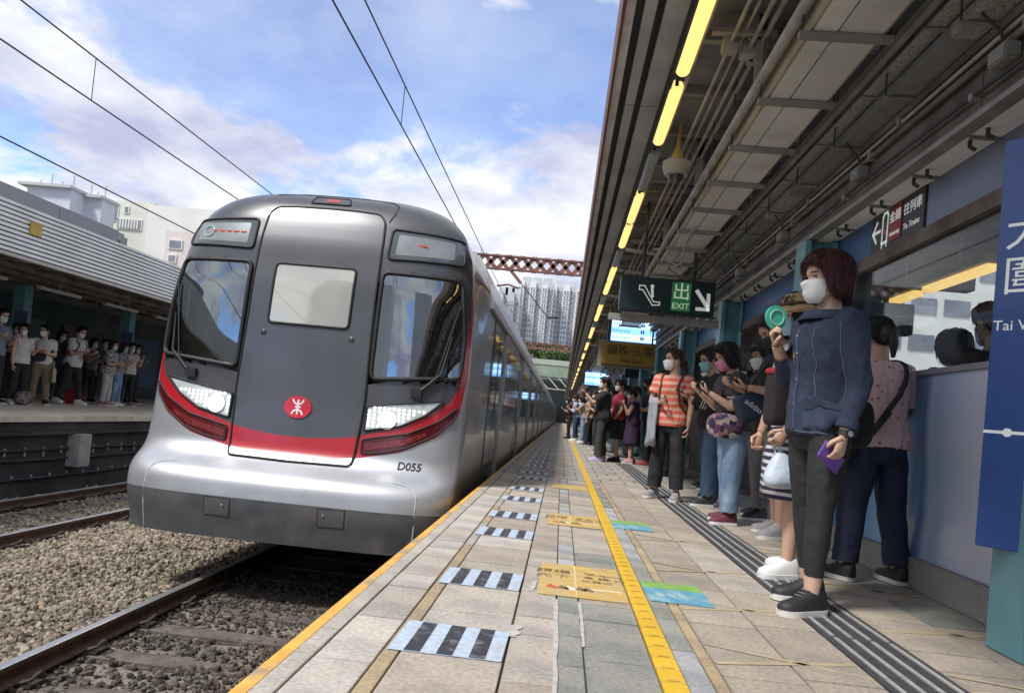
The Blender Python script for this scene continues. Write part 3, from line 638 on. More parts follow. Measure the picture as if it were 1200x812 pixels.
# coaches
side_w = XC+1.575
mCant = M('cant_rail_pale', (.62, .62, .63), .35, .2, var=.06, vs=2, coat=.3); mDoorD = M('door_dark', (.05, .052, .057), .25, .3, var=.08, coat=.4)
def coach(y0, y1, full):
    b = B(); zs = list(np.linspace(-.6, 1.9, 6))+[2.1, 2.3, 2.5, 2.68, 2.78, 2.83, 2.86]
    sec = [(-Wc(z), z) for z in zs]+[(Wc(z), z) for z in zs[::-1]]
    b.loft([[(XC+p[0], yy, p[1]) for p in sec] for yy in (y0, y1)])
    c = b.build('coach', mSilver, train, smooth=35)
    X = side_w
    B().prism([(XC+1.615, y0, 1.90), (XC+1.615, y0, 1.99), (XC+1.42, y0, 2.46), (XC+1.34, y0, 2.52), (XC+1.30, y0, 2.46), (XC+1.52, y0, 1.90)], (0, y1-y0, 0)).build('cant_rail', mCant, c)
    B().box(X-.02, X+.004, y0+.02, y1-.02, -.6, -.22).build('skirt', mSkirt, c)
    B().box(X-.03, X+.012, y0+.01, y1-.01, 1.86, 1.90).build('door_rail', mSkirt, c)
    if not full:
        b = B(); y = y0+.7
        while y < y1-2: b.box(X-.02, X+.008, y, y+1.5, .03, 1.85); b.box(X-.02, X+.006, y+1.75, y+3.9, .75, 1.6); B().box(X-.02, X+.045, y+1.6, y+4.45, -.2, 1.86).build('side_panel', mSilver, c); y += 4.55
        o = b.build('door_and_window_row', mSideGlass, c); o['kind'] = 'stuff'; return c
    y = y0+.7
    while y < y1-1.6:
        for q in (0, .76):
            d = B().box(X-.02, X+.010, y+q, y+q+.735, .03, 1.85).build('door', mDoorD, c)
        B().box(X-.02, X+.014, y+.10, y+.64, .75, 1.72).build('window', mSideGlass, c, bev=.003); B().box(X-.02, X+.014, y+.86, y+1.4, .75, 1.72).build('window', mSideGlass, c, bev=.003)
        if y+4 < y1: B().box(X-.02, X+.045, y+1.6, y+4.45, -.2, 1.86).build('side_panel', mSilver, c, bev=.01); B().box(X-.02, X+.049, y+1.9, y+4.15, .70, 1.66).build('window', mSideGlass, c, bev=.003)
        y += 4.55
    return c
B().box(XC-1.4, XC+1.4, 8.2, 8.3, -.5, 2.2).build('bulkhead', mUnder, train)
y = 8.25
for k in range(9):
    coach(y, y+23.4, k < 4)
    B().box(XC-1.3, XC+1.38, y+23.38, y+24.02, -.5, 2.3).build('gangway', mUnder, train); y += 24
for k in range(3):
    for q in (2.6, 5.0): 
        b = B()
        for s in (-1, 1): b.tube([(XC+s*.75-.06, 8.3+k*24+q, RZ+.42), (XC+s*.75+.06, 8.3+k*24+q, RZ+.42)], .42, 20)
        b.build('wheelset', mUnder, train)
B().box(XC-1.3, XC+1.3, 9.2, 220, -.95, -.58).build('bogie_frame', mUnder, train)
# ================================================================== OVERHEAD LINE, GANTRIES, FAR BUILDINGS
mWire = M('wire', (.055, .055, .06), .6, .5, var=.1); mRust = M('gantry_red_oxide', (.20, .085, .06), .75, var=.3, vs=3, bump=.2, bs=20, col2=(.13, .06, .045), cs=2)
def overhead(x, zc, zm, droppers, label, xm=None):
    xm = x if xm is None else xm
    t = thing('overhead_line', label, 'overhead wire', (x, 2, zc), 0, 'overhead contact lines')
    B().tube([(x, -8, zc), (x, 10, zc), (x, 40, zc), (x, 200, zc)], .010, 6).build('contact_wire', mWire, t)
    zf = lambda y: zm+.12*((y-14)/20)**2*.3
    B().tube([(xm, yy, zf(yy)) for yy in (-8, 0, 6, 12, 18, 26, 34, 44, 60, 90, 140, 200)], .010, 6).build('messenger_wire', mWire, t)
    for yd in droppers: B().tube([(x, yd, zc), (xm, yd, zf(yd))], .006, 5).build('dropper', mWire, t)
# the near track's pair passes over the train, the far track's pair over the far track
pA = atX(470, 147, -2.35); overhead(-2.35, pA.z, atY(477, 92, pA.y).z-.1, [pA.y, pA.y+9, pA.y+18, pA.y+27], 'overhead wire pair above the train, nearer the platform canopy')
pB = atX(107, 118, -6.4); overhead(-6.4, pB.z, atY(114, 60, pB.y).z-.1, [pB.y, pB.y+9, pB.y+18], 'overhead wire pair crossing the sky left of the train')
pC = atX(0, 160, -8.9); pD = atX(222, 263, -8.9)
t = thing('feeder_wire', 'single overhead feeder wire lowest on the left, above the far canopy', 'overhead wire', (-8.9, 2, pC.z))
B().tube([(-8.9, -5, pC.z), (-8.9, pC.y, pC.z), (-8.9, 60, (pC.z+pD.z)/2), (-8.9, 150, (pC.z+pD.z)/2)], .013, 6).build('wire', mWire, t)
def gantry(Y, z0, z1, x0, x1, n, label):
    t = thing('gantry', label, 'gantry', ((x0+x1)/2, Y, -1.2), 0, 'portal gantries over the tracks')
    b = B(); b.box(x0, x1, Y-.1, Y+.1, z1-.07, z1); b.build('top_chord', mRust, t); B().box(x0, x1, Y-.1, Y+.1, z0, z0+.07).build('bottom_chord', mRust, t)
    h = z1-z0; wd = (x1-x0)/n
    for i in range(n):
        a = x0+i*wd; zm = (z0+z1)/2
        for p, q in (((a, zm), (a+wd/2, z1)), ((a+wd/2, z1), (a+wd, zm)), ((a, zm), (a+wd/2, z0)), ((a+wd/2, z0), (a+wd, zm))):
            P = Vector((p[0], Y, p[1])); Q = Vector((q[0], Y, q[1])); d = (Q-P).normalized(); nn = Vector((-d.z, 0, d.x))*(h*.13)
            B().prism([P-nn+Vector((0, .05, 0)), Q-nn+Vector((0, .05, 0)), Q+nn+Vector((0, .05, 0)), P+nn+Vector((0, .05, 0))], (0, -.1, 0)).build('lattice_bar', mRust, t)
    for xx in (x0, x1): B().box(xx-.18, xx+.18, Y-.18, Y+.18, -1.3, z1).build('post', mRust, t)
g0 = atY(600, 304, 30); g1 = atY(600, 289 + 14, 30)
G = atY(640, 312, 32); gantry(32, G.z-.32, G.z+.32, -13, 2.3, 28, 'red oxide lattice gantry over the tracks, nearer and higher one')
G2 = atY(645, 407, 62); gantry(62, G2.z-.28, G2.z+.28, -13, 2.3, 28, 'small lattice gantry far down the line')
G3 = atY(600, 316, 37)
# cantilever arm with insulator hanging under the gantry
t = thing('cantilever_arm', 'brown insulator arm holding the overhead wire beyond the train roof', 'cantilever', tuple(G3))
a = atY(597, 315, 32); c = atY(642, 372, 32); d_ = atY(655, 372, 32)
B().tube([a, a.lerp(c, .3)], .07, 8).build('insulator', M('insulator_brown', (.22, .09, .07), .35, var=.2, vs=10), t); B().tube([a.lerp(c, .3), c], .025, 6).build('arm', mWire, t); B().tube([c, d_], .06, 6).build('clamp', mWire, t)
a = atY(582, 335, 34); c = atY(608, 338, 34); B().tube([a, (a+c)/2+Vector((0, 0, .12)), c], .045, 6).build('bracket', mRust, t)
# far towers
mTow = M('tower_white_hazed', (.70, .70, .70), .85, var=.08, vs=.08); mTow2 = M('tower_grey', (.47, .48, .50), .85, var=.08, vs=.08); mWin = M('tower_window_hazed', (.20, .22, .25), .3, var=.3, vs=.5)  # tower wall and window tones lightened to paint in distance haze
def tower(x0, x1, Y, ztop, n, m, label, zb=-1.6):
    t = thing('residential_tower', label, 'tower block', ((x0+x1)/2, Y, zb), 0, 'housing towers behind the station')
    n_ = n; wd = (x1-x0)/n_
    for i in range(n_):
        a = x0+i*wd; dep = (0, 2.2, .6, 2.8)[i % 4]
        B().box(a, a+wd, Y+dep, Y+18, zb, ztop-(1.5 if i % 3 == 1 else 0)).build('wing', m if i % 2 == 0 else mTow2, t)
    wb = B(); sb = B(); z = 12
    while z < ztop-4:
        for i in range(n_):
            a = x0+i*wd; dep = (0, 2.2, .6, 2.8)[i % 4]
            for q in (.14, .56):
                wb.box(a+wd*q, a+wd*(q+.28), Y+dep-.05, Y+dep+.3, z, z+1.5); sb.box(a+wd*q-.1, a+wd*(q+.28)+.1, Y+dep-.5, Y+dep-.0, z-.35, z-.1)
        z += 3.0
    tag(wb.build('windows', mWin, t, fix=False), kind='stuff'); tag(sb.build('sills', mTow2, t, fix=False), kind='stuff')
    for k in range(3):
        xx = x0+(x1-x0)*(.2+.3*k); B().box(xx-2.5, xx+2.5, Y+5, Y+11, ztop-1, ztop+3.2).build('roof_house', mTow2, t)
def tower_px(p0, p1, pt, Y, n, m, label): 
    a = atY(p0, 330, Y); c = atY(p1, 330, Y); tp = atY((p0+p1)/2, pt, Y); tower(a.x, c.x, Y, tp.z, n, m, label)
tower_px(608, 650, 330, 420, 6, mTow, 'pale high-rise tower left of the canopy edge, beyond the gantry'); tower_px(646, 700, 335, 440, 7, mTow, 'pale high-rise tower partly hidden by the canopy edge'); tower_px(585, 611, 342, 400, 4, mTow2, 'grey narrow high-rise tower just above the train roof')
# housing behind the camera, seen only as reflections in the train's glass
tower(-34, -14, -95, 46, 5, mTow, 'pale housing tower behind the camera, reflected in the windscreens'); tower(4, 30, -130, 60, 6, mTow2, 'grey housing tower behind the camera, reflected in the right windscreen')
# distant footbridge and platform end structures
mGreen = M('bridge_green', (.20, .26, .19), .8, var=.2, vs=.6); mSteelD = M('steel_dark', (.09, .10, .10), .7, var=.2, vs=1)
q0 = atY(620, 428, 115); q1 = atY(680, 436, 115)
t = thing('footbridge', 'grey green footbridge crossing the tracks far behind the train', 'bridge', (-5, 115, -1.2))
zb = q0.z; B().box(-16, 6, 113, 117, zb-1.6, zb+.2).build('deck', mGreen, t); B().box(-16, 6, 112.9, 113.1, zb+.2, zb+1.0).build('parapet', M('bridge_panel', (.32, .36, .30), .8), t)
for xx in (-14, 1.6, 5): B().box(xx-.4, xx+.4, 114, 116, -1.5, zb-1.5).build('pier', mSteelD, t)
B().box(-16, 6, 118, 122, -1.2, zb-1.7).build('rear_wall', mSteelD, t)
for k in range(7):
    a = Vector((-9+k*1.6, 112.6, zb-1.7)); B().tube([a, a+Vector((1.6, 0, -1.6))], .07, 5).build('brace', M('brace_pale', (.5, .5, .5), .6), t)
    B().tube([a+Vector((0, 0, -1.7)), a+Vector((1.6, 0, -1.8))], .06, 5).build('brace', MATS['brace_pale'], t)
# tree behind the footbridge
def leaves(name, mats, parent, blobs, n, size, seed):
    rng = random.Random(seed); b = B()
    for i in range(n):
        c, r = rng.choice(blobs); d = Vector((rng.gauss(0, 1), rng.gauss(0, 1), rng.gauss(0, 1))).normalized()*r*(rng.random()**.35); d.z *= .75
        p = Vector(c)+d; u = Vector((rng.gauss(0, 1), rng.gauss(0, 1), rng.gauss(0, 1))).normalized()*size*rng.uniform(.6, 1.3); v = u.orthogonal().normalized()*size*rng.uniform(.35, .7)
        b.mat(rng.randrange(len(mats))); b.add([p-u, p+v, p+u, p-v], [(0, 1, 2, 3)])
    return b.build(name, mats, parent, fix=False)
mLeaf = [M('leaf_green', (.06, .13, .03), .7, var=.3, vs=2), M('leaf_light', (.11, .19, .05), .7, var=.3, vs=2), M('leaf_dark', (.03, .075, .02), .7, var=.3, vs=2)]
mBark = M('bark', (.10, .075, .05), .9, var=.3, vs=5, bump=.3)
for i, (px, py, Y, r) in enumerate([(645, 413, 150, 4.6), (668, 418, 155, 4.6)]):
    c = atY(px, py, Y); t = thing('tree', ['light green tree rising behind the footbridge, left one', 'light green tree behind the footbridge, beside the canopy edge'][i], 'tree', (c.x, Y, -1.6), 0, 'trees behind the footbridge')
    B().tube([(c.x, Y, -1.6), (c.x+.3, Y, c.z*.5), (c.x, Y, c.z)], [.45, .35, .12], 8).build('trunk', mBark, t)
    rng = random.Random(i); bl = [(c+Vector((rng.uniform(-r, r), rng.uniform(-2, 2), rng.uniform(-1.8, .6))), rng.uniform(1.2, 2.4)) for k in range(11)]
    leaves('crown', mLeaf, t, bl, 3600, .34, i)
# white buildings on the left skyline
mWht = M('building_white', (.66, .66, .62), .85, var=.06, vs=.4); mCream = M('building_cream', (.62, .62, .53), .85, var=.06, vs=.4); mBlueW = M('plant_room_grey', (.52, .56, .62), .7, var=.06, vs=.4); mPinkW = M('building_pinkish', (.62, .55, .52), .85, var=.06, vs=.4)
def bld(name, p0, p1, pt, Y, mat, label, dep=14):
    a = atY(p0, pt+20, Y); c = atY(p1, pt+20, Y); tp = atY((p0+p1)/2, pt, Y)
    t = thing(name, label, 'building', ((a.x+c.x)/2, Y, -1.6)); B().box(a.x, c.x, Y, Y+dep, -1.6, tp.z).build('wall', mat, t)
    return t, Y
def bwin(t, Y, x0, y0, x1, y1, bars=0):
    a = atY(x0, y1, Y); c = atY(x1, y0, Y); fr = B().box(a.x-.12, c.x+.12, Y-.10, Y+.05, a.z-.12, c.z+.12).build('window', mWht, t); B().box(a.x, c.x, Y-.14, Y-.04, a.z, c.z).build('pane', mWin, fr)
    for k in range(bars):
        x = a.x+(c.x-a.x)*(k+1)/(bars+1); B().box(x-.08, x+.08, Y-.2, Y-.1, a.z, c.z).build('mullion', mWht, fr)
t, Y = bld('apartment_building', 117, 180, 236, 70, mCream, 'cream building with louvred window behind the far canopy'); bwin(t, Y, 138, 259, 166, 267, 7); bwin(t, Y, 147, 243, 151, 249); bwin(t, Y, 134, 240, 139, 258)
t, Y = bld('apartment_building', 172, 250, 243, 66, mWht, 'white building behind the far canopy, beside the train')
t, Y = bld('annex_building', 193, 240, 272, 58, mPinkW, 'small pinkish annex building left of the train front'); bwin(t, Y, 199, 283, 213, 290); bwin(t, Y, 198, 300, 206, 306); bwin(t, Y, 199, 317, 207, 322)
for i, (p0, p1, pt, Y) in enumerate([(30, 82, 219, 62), (84, 118, 232, 64)]):
    t, Y = bld('roof_plant_room', p0, p1, pt, Y, mBlueW, ['grey blue plant room with antennas above the far canopy', 'smaller grey blue plant room right of the other one'][i], 2)
    a = atY(p0, pt, Y); c = atY(p1, pt, Y); B().box(a.x-.4, c.x+.4, Y-.5, Y+2.3, a.z+.1, a.z+.35).build('roof_slab', mTow2, t)
    for k in range(4): xx = a.x+(c.x-a.x)*(.15+.25*k); B().tube([(xx, Y+1, a.z), (xx, Y+1, a.z+(1.6 if k % 2 else 1.0))], .06, 5).build('antenna', mTow2, t)
# ================================================================== NEAR CANOPY AND ITS FITTINGS
mCeil = M('ceiling_sheet', (.22, .225, .23), .8, var=.15, vs=2, col2=(.11, .11, .11), cs=1.5); mStrip = M('soffit_strip', (.46, .46, .45), .7, var=.14, vs=2, col2=(.33, .33, .32), cs=1.5, clo=.48, chi=.68); mGut = M('gutter_white', (.62, .60, .58), .6, var=.1, vs=2, col2=(.40, .38, .35), cs=3, clo=.5, chi=.7)
mBrn = M('fascia_brown', (.16, .08, .065), .7, var=.2, vs=4); mDkG = M('gap_dark', (.05, .052, .055), .85, var=.2, vs=4); mBeam2 = M('beam_brown', (.165, .135, .11), .75, var=.2, vs=2.5, bump=.15, bs=15, col2=(.10, .08, .065), cs=3); mPipe = M('pipe_tan', (.40, .385, .36), .55, .1, var=.15, vs=5, col2=(.30, .285, .26), cs=4)
mPanel = M('tray_cover', (.70, .69, .675), .6, .1, var=.08, vs=2, col2=(.60, .585, .565), cs=2.5, clo=.5, chi=.7, rand=.06); mTan = M('tray_side', (.36, .30, .20), .7, var=.15, vs=3); mMesh = pattern_mat('perforated_tray', 'dots', [(.06, .06, .06), (.36, .34, .31)], 85, .6, thr=.30, stretch=(1, .6, 1)); mWrap = M('duct_wrap', (.20, .205, .205), .7, var=.2, vs=6, bump=.4, bs=14); mStrut = M('strut_steel', (.30, .285, .255), .6, .3, var=.2, vs=5)
mTeal = M('teal_paint', (.13, .31, .35), .5, var=.1, vs=2, col2=(.16, .34, .37), cs=3, coat=.1); mTealShade = M('teal_web_shaded', (.10, .26, .29), .55, var=.12, vs=2); mWhitePanel = M('soffit_panel_white', (.80, .79, .77), .65, var=.08, vs=2, rand=.06)  # column web: same teal darkened, the recess shade painted in
CY0, CY1 = -30.0, 112.0
can = thing('platform_canopy', 'long grey steel platform canopy over the waiting crowd', 'canopy', (1.6, 50, 0))
B().box(.15, 4.2, CY0, CY1, 3.55, 3.62).build('roof_deck', mCeil, can)
B().box(.135, .155, CY0, CY1, 3.28, 3.75).build('fascia', mBrn, can); B().box(.157, .215, CY0, CY1, 3.30, 3.56).build('gutter', mGut, can)
B().box(.217, .272, CY0, CY1, 3.42, 3.54).build('dark_channel', mDkG, can); B().box(.352, .40, CY0, CY1, 3.42, 3.54).build('dark_channel', mDkG, can)
# soffit boards and ceiling sheets, one by one
y = CY0; k = 0
while y < CY1:
    l = 2.4 if -4 < y < 40 else 12
    B().box(.274, .350, y+.006, y+l-.006, 3.345, 3.42).build('soffit_board', mStrip, can); B().box(.402, .545, y+.006, y+l-.006, 3.34, 3.40).build('soffit_board', mStrip, can)
    y += l
B().box(.547, .565, CY0, CY1, 3.20, 3.54).build('trim', mDkG, can)
y = CY0
B().box(.57, 1.85, CY0, -4.02, 3.42, 3.45).build('ceiling_sheet', mCeil, can); y = -4.0
while y < 44:
    B().box(.57, 1.85, y+.02, y+.72, 3.42, 3.45).build('ceiling_sheet', mCeil, can)
    B().box(.57, 1.85, y+.74, y+.80, 3.36, 3.54).build('purlin', mStrut, can)
    y += .82
B().box(.57, 1.85, y, CY1, 3.42, 3.45).build('ceiling_sheet', mCeil, can)
B().box(.655, .68, CY0, CY1, 3.25, 3.29).build('light_rail', mStrut, can)
# main longitudinal girder
XB = 1.84
B().box(XB, XB+.03, CY0, CY1, 2.40, 2.70).build('girder_web', mBeam2, can); B().box(XB-.03, XB+.05, CY0, CY1, 2.345, 2.375).build('girder_flange', mStrut, can); B().box(XB-.015, XB+.03, CY0, CY1, 2.378, 2.40).build('girder_edge', mBeam2, can); B().box(XB-.02, XB+.16, CY0, CY1, 2.70, 2.74).build('girder_flange', mBeam2, can)
y = -4
while y < 30: B().box(XB-.006, XB+.0, y, y+.02, 2.40, 2.70).build('stiffener', mBeam2, can); y += 1.9
B().box(XB+.2, 4.2, CY0, CY1, 2.76, 2.8).build('inner_ceiling', mCeil, can)
y = -4; k = 0
while y < 30:
    B().box(XB+.052, 2.045, y+.008, y+.592, 2.352, 2.372).build('soffit_panel', mWhitePanel, can)
    if y < 14:
        for q in (.06, .5): B().tube([(XB+.09, y+q, 2.352), (XB+.09, y+q, 2.32), (XB+.12, y+q, 2.305)], .012, 6).build('clip', mDkG, can)
        B().tube([(XB+.055, y, 2.34), (2.04, y, 2.34)], .008, 5).build('tie_rod', mStrut, can)
    y += .6
B().box(XB+.052, 2.045, y, CY1, 2.352, 2.372).build('soffit_panel', mWhitePanel, can)
# inner cross beams and rear wall of the concourse
y = 2.0
while y < 100:
    B().box(2.1, 4.2, y, y+.16, 2.5, 2.76).build('cross_beam', mBeam2, can); y += 3.03
# columns
for k in range(22):
    y = 2.915+3.03*k
    c = thing('column', ['teal steel column carrying the blue station name sign', 'teal column behind the woman in the navy jacket', 'teal column beside the green exit sign', 'teal column behind the orange striped shirt'][k] if k < 4 else 'distant teal steel column in the row behind the crowd', 'column', (1.915, y+.1, 0), 0, 'teal columns in a row')
    B().box(1.79, 1.836, y, y+.24, 0, 2.34).build('flange', mTeal, c, bev=.004); B().box(1.836, 2.0, y+.09, y+.15, 0, 2.34).build('web', mTealShade, c); B().box(2.0, 2.04, y, y+.24, 0, 2.34).build('flange', mTeal, c, bev=.004)
# cable tray with covers, on cross struts
tr = thing('cable_tray', 'wide pale covered cable tray hanging under the canopy', 'cable tray', (1.27, 30, 2.8))
B().box(1.085, 1.10, CY0, 60, 2.86, 3.0).build('side', mTan, tr); B().box(1.445, 1.46, CY0, 60, 2.86, 3.0).build('side', mTan, tr)
y = -1.76
while y < 22:
    B().box(1.102, 1.215, y+.005, y+.795, 2.852, 2.866).build('cover', mPanel, tr); B().box(1.225, 1.443, y+.005, y+.795, 2.852, 2.866).build('cover', mPanel, tr)
    B().box(1.03, 1.50, y-.02, y+.02, 2.815, 2.85).build('strut', mStrut, tr)
    for xx in (1.045, 1.49): B().tube([(xx, y, 2.82), (xx, y, 3.5)], .006, 5).build('hanger_rod', mDkG, tr)
    y += .8
B().box(1.102, 1.443, y, 60, 2.852, 2.866).build('cover', mPanel, tr)
tr = thing('perforated_tray', 'weathered perforated steel cable trays beside the brown girder', 'cable tray', (1.72, 30, 2.7))
B().box(1.60, 1.64, CY0, 40, 2.93, 2.98).build('channel', mStrut, tr); B().box(1.645, 1.735, CY0, 40, 2.89, 2.90).build('tray', mMesh, tr)
y = -3; rng = random.Random(5)
while y < 22:
    l = rng.uniform(.25, .8); B().box(1.70, 1.83, y, y+l, 2.765, 2.83).build('duct_section', rng.choice((mWrap, mMesh, mWrap)), tr)
    y += l
B().box(1.70, 1.83, y, 60, 2.765, 2.83).build('duct_section', mWrap, tr)
y = -1.3
while y < 20:
    B().tube([(1.66, y, 2.75), (1.85, y, 2.75)], .012, 6).build('strut', mStrut, tr); B().tube([(1.665, y, 2.75), (1.665, y, 3.42)], .006, 5).build('hanger_rod', mDkG, tr)
    B().tube([(1.63, y+.3, 2.88), (1.76, y+.3, 2.88)], .010, 6).build('strut', mStrut, tr); y += .8
# conduits
for i, (xx, zz, r, lab) in enumerate([(.855, 3.25, .014, 'thin pale conduit under the canopy, nearest the lights'), (.985, 3.25, .016, 'thin pale conduit under the canopy, middle of three'), (1.045, 3.25, .016, 'thin pale conduit under the canopy, right of three'), (1.04, 2.97, .034, 'thick tan pipe along the covered cable tray'), (.93, 3.30, .010, 'thin dark conduit high between the pale ones')]):
    t = thing('conduit', lab, 'pipe', (xx, 10, zz), 0, 'conduits under the canopy')
    B().tube([(xx, CY0, zz), (xx, 4.9, zz), (xx+.012, 14, zz), (xx, 40, zz)], r, 8).build('pipe', mPipe, t, smooth=50)
    if i < 3:
        for yy in (4.72+.06*i, 12.4, 20): B().box(xx-.05, xx+.05, yy, yy+.11, zz-.05, zz+.04).build('junction_box', mPipe, t, bev=.008)
    for yy in np.arange(.5, 16, 2.1): B().box(xx-.03, xx+.03, yy, yy+.025, zz+r*.5, 3.42).build('clamp', mStrut, t)
t = thing('conduit_bracket', 'pale steel cross channel carrying the thin conduits, nearest the camera', 'bracket', (.95, 4.65, 3.3), 0, 'conduit brackets')
for j, yy in enumerate((2.1, 4.66, 7.6, 10.2, 12.7, 16)):
    if j: t = thing('conduit_bracket', 'pale steel cross channel carrying the thin conduits, %s from the camera' % ORD[j], 'bracket', (.95, yy, 3.3), 0, 'conduit brackets')
    B().box(.72, 1.12, yy, yy+.05, 3.268, 3.30).build('channel', mStrut, t)
for i, (zz, r) in enumerate(((2.66, .012), (2.60, .018), (2.46, .010))):
    t = thing('girder_conduit', ['thin conduit along the top of the brown girder', 'thicker pipe along the brown girder', 'thin wire along the bottom of the brown girder'][i], 'pipe', (XB-.03, 8, zz), 0, 'conduits on the brown girder')
    B().tube([(XB-.025-.004*i, yy, zz+(.012*math.sin(yy*1.3+i) if i == 2 else 0)) for yy in np.arange(-3, 26, .5)], r, 7).build('pipe', (mPipe, mBeam2, mDkG)[i], t, smooth=60)
    for yy in np.arange(1.2+i*.4, 14, 1.6): B().box(XB-.05, XB-.001, yy, yy+.03, zz-r-.008, zz+r+.008).build('clamp', mStrut, t)
for i, yy in enumerate((3.3, 4.9, 6.6, 8.2, 10.4)):
    t = thing('junction_box', 'grey junction box on the brown girder, %s from the camera' % ORD[i], 'box', (XB-.04, yy, 2.5), 0, 'junction boxes on the girder'); B().box(XB-.075, XB-.002, yy, yy+.14, 2.50, 2.58).build('box', mStrut, t, bev=.008); B().tube([(XB-.04, yy+.07, 2.58), (XB-.05, yy+.09, 2.66), (XB-.12, yy+.13, 2.76)], .008, 6).build('lead', mDkG, t, smooth=180)
# curly loose cables and odd pipework farther along
rng = random.Random(9)
for i in range(16):
    y0 = 7.5+i*1.03; x0 = rng.uniform(.8, 1.8); pts = []
    p = Vector((x0, y0, rng.uniform(2.75, 3.2)))
    for k in range(9): pts.append(p.copy()); p = p+Vector((rng.uniform(-.16, .16), rng.uniform(-.05, .35), rng.uniform(-.12, .12))); p.z = min(3.3, max(2.6, p.z)); p.x = min(1.8, max(.7, p.x))
    one('loose_cable', B().tube(pts, rng.uniform(.008, .02), 6), rng.choice((mDkG, mPipe, mStrut)), 'looping cable in the tangle under the canopy, %s of sixteen counted into the distance' % ORD[i], 'cable', 'tangled cables under the canopy', smooth=180)
for i, yy in enumerate((9.6, 10.9, 13.2, 15.5, 18.5, 22)):
    one('cross_pipe', B().tube([(.62, yy, 3.0), (1.1, yy+.04, 2.98), (1.78, yy, 2.99)], .025, 8), mPipe, 'horizontal cross pipe under the canopy, %s beyond the exit sign' % ORD[i], 'pipe', 'cross pipes under the canopy')
# fluorescent lights
mTube = M('light_diffuser', (.85, .68, .30), .4, emit=(1.0, .64, .19), es=.55); mTubeEnd = M('light_end', (.5, .42, .22), .5); mOff = M('light_off', (.33, .34, .34), .35, var=.1)
y = 2.75; k = 0
while y < 62:
    lit = (k % 3) != 0
    nm = 'lit yellow fluorescent light under the canopy edge' if lit else 'unlit grey fluorescent light under the canopy edge'
    pos = ', %s in the row from the camera' % ORD[k]
    t = thing('fluorescent_light', nm+pos, 'light', (.605, y+.6, 3.15), 0, 'fluorescent lights in a row')
    B().box(.585, .625, y, y+1.16, 3.27, 3.42).build('housing', mOff, t)
    prof = [(.605+.052*math.cos(a)*(1.0), 3.225+.058*math.sin(a)) for a in np.linspace(R_(-235), R_(55), 13)]
    ring = lambda yy, s_=1: [(.605+(p[0]-.605)*s_, yy, 3.225+(p[1]-3.225)*s_) for p in prof]
    B().loft([ring(y+.03, .9), ring(y+.04), ring(y+1.05), ring(y+1.06, .9)]).build('diffuser', mTube if lit else mOff, t, smooth=40)
    B().box(.592, .618, y+.022, y+.028, 3.225, 3.30).build('end_clip', mDkG, t); B().box(.575, .635, y+1.062, y+1.16, 3.19, 3.28).build('end_cap', mDkG, t)
    y += 1.29; k += 1
# dome camera
t = thing('dome_camera', 'dome surveillance camera hanging between the lights and conduits', 'camera', (.79, 6.44, 2.85))
B().tube([(.79, 6.44, 3.42), (.79, 6.44, 3.2), (.79, 6.44, 3.12), (.79, 6.44, 3.06)], [.018, .018, .05, .075], 12).build('stem', M('camera_tan', (.42, .33, .14), .5, var=.15, vs=5), t, smooth=40)
B().tube([(.79, 6.44, 3.06), (.79, 6.44, 3.05), (.79, 6.44, 2.99), (.79, 6.44, 2.94)], [.10, .125, .12, .10], 20).build('housing', M('camera_housing', (.40, .37, .30), .5, var=.1), t, smooth=40)
B().ball((.79, 6.44, 2.945), .072, .072, .075, 18, 10).build('dome', M('camera_dome', (.06, .06, .065), .08, .1, coat=.5), t, smooth=180); B().box(.70, .73, 6.36, 6.5, 3.02, 3.07).build('bracket', mStrut, t)
# ------------------------------------------------------------------ signs
mSignK = M('sign_dark', (.012, .030, .032), .35, var=.1, vs=3); mSignW = M('sign_white', (.62, .64, .62), .5, emit=(.8, .85, .8), es=.12); mSignG = M('sign_green_lit', (.03, .20, .09), .5, emit=(.10, .55, .22), es=.03); mSignGW = M('sign_glyph_lit', (.5, .62, .42), .5, emit=(.75, 1, .6), es=.12)
SY = 8.72; a = atY(728.5, 323, SY); c = atY(836, 371, SY); e0 = atY(729, 361, SY)
x0, x1, z0, z1 = a.x, c.x, c.z+.015, a.z+.0
z1 = a.z+.01; z0 = z1-.41
t = thing('exit_sign', 'dark green hanging exit sign with escalator pictogram and arrow', 'sign', ((x0+x1)/2, SY, z0))
B().box(x0, x1, SY, SY+.14, z0, z1).build('box', mSignK, t, bev=.01)
wx = x1-x0; wz = z1-z0; sx = lambda u: x0+wx*u; sz = lambda v: z1-wz*v; FY = SY-.004
B().box(sx(.545), sx(.745), SY-.006, SY+.01, sz(.9), sz(.08)).build('lit_panel', mSignG, t)
text_obj('lettering', '出', wz*.52, mSignGW, t, frame_of((sx(.645), FY-.006, sz(.38)), (1, 0, 0), (0, 0, 1)), .002)
text_obj('lettering', 'EXIT', wz*.24, mSignGW, t, frame_of((sx(.645), FY-.006, sz(.77)), (1, 0, 0), (0, 0, 1)), .002)
def sstroke(pts, wd, name='pictogram', m=mSignW):
    b = B()
    for p, q in zip(pts[:-1], pts[1:]):
        P = Vector((sx(p[0]), FY, sz(p[1]))); Q = Vector((sx(q[0]), FY, sz(q[1]))); d = (Q-P).normalized(); n = Vector((-d.z, 0, d.x))*wd/2; P = P-d*wd*.4; Q = Q+d*wd*.4
        b.prism([P-n, Q-n, Q+n, P+n], (0, -.003, 0))
    return b.build(name, m, t)
sstroke([(.20, .26), (.255, .26), (.36, .70), (.425, .70), (.425, .78), (.35, .80), (.235, .38), (.20, .38), (.20, .26)], .012)
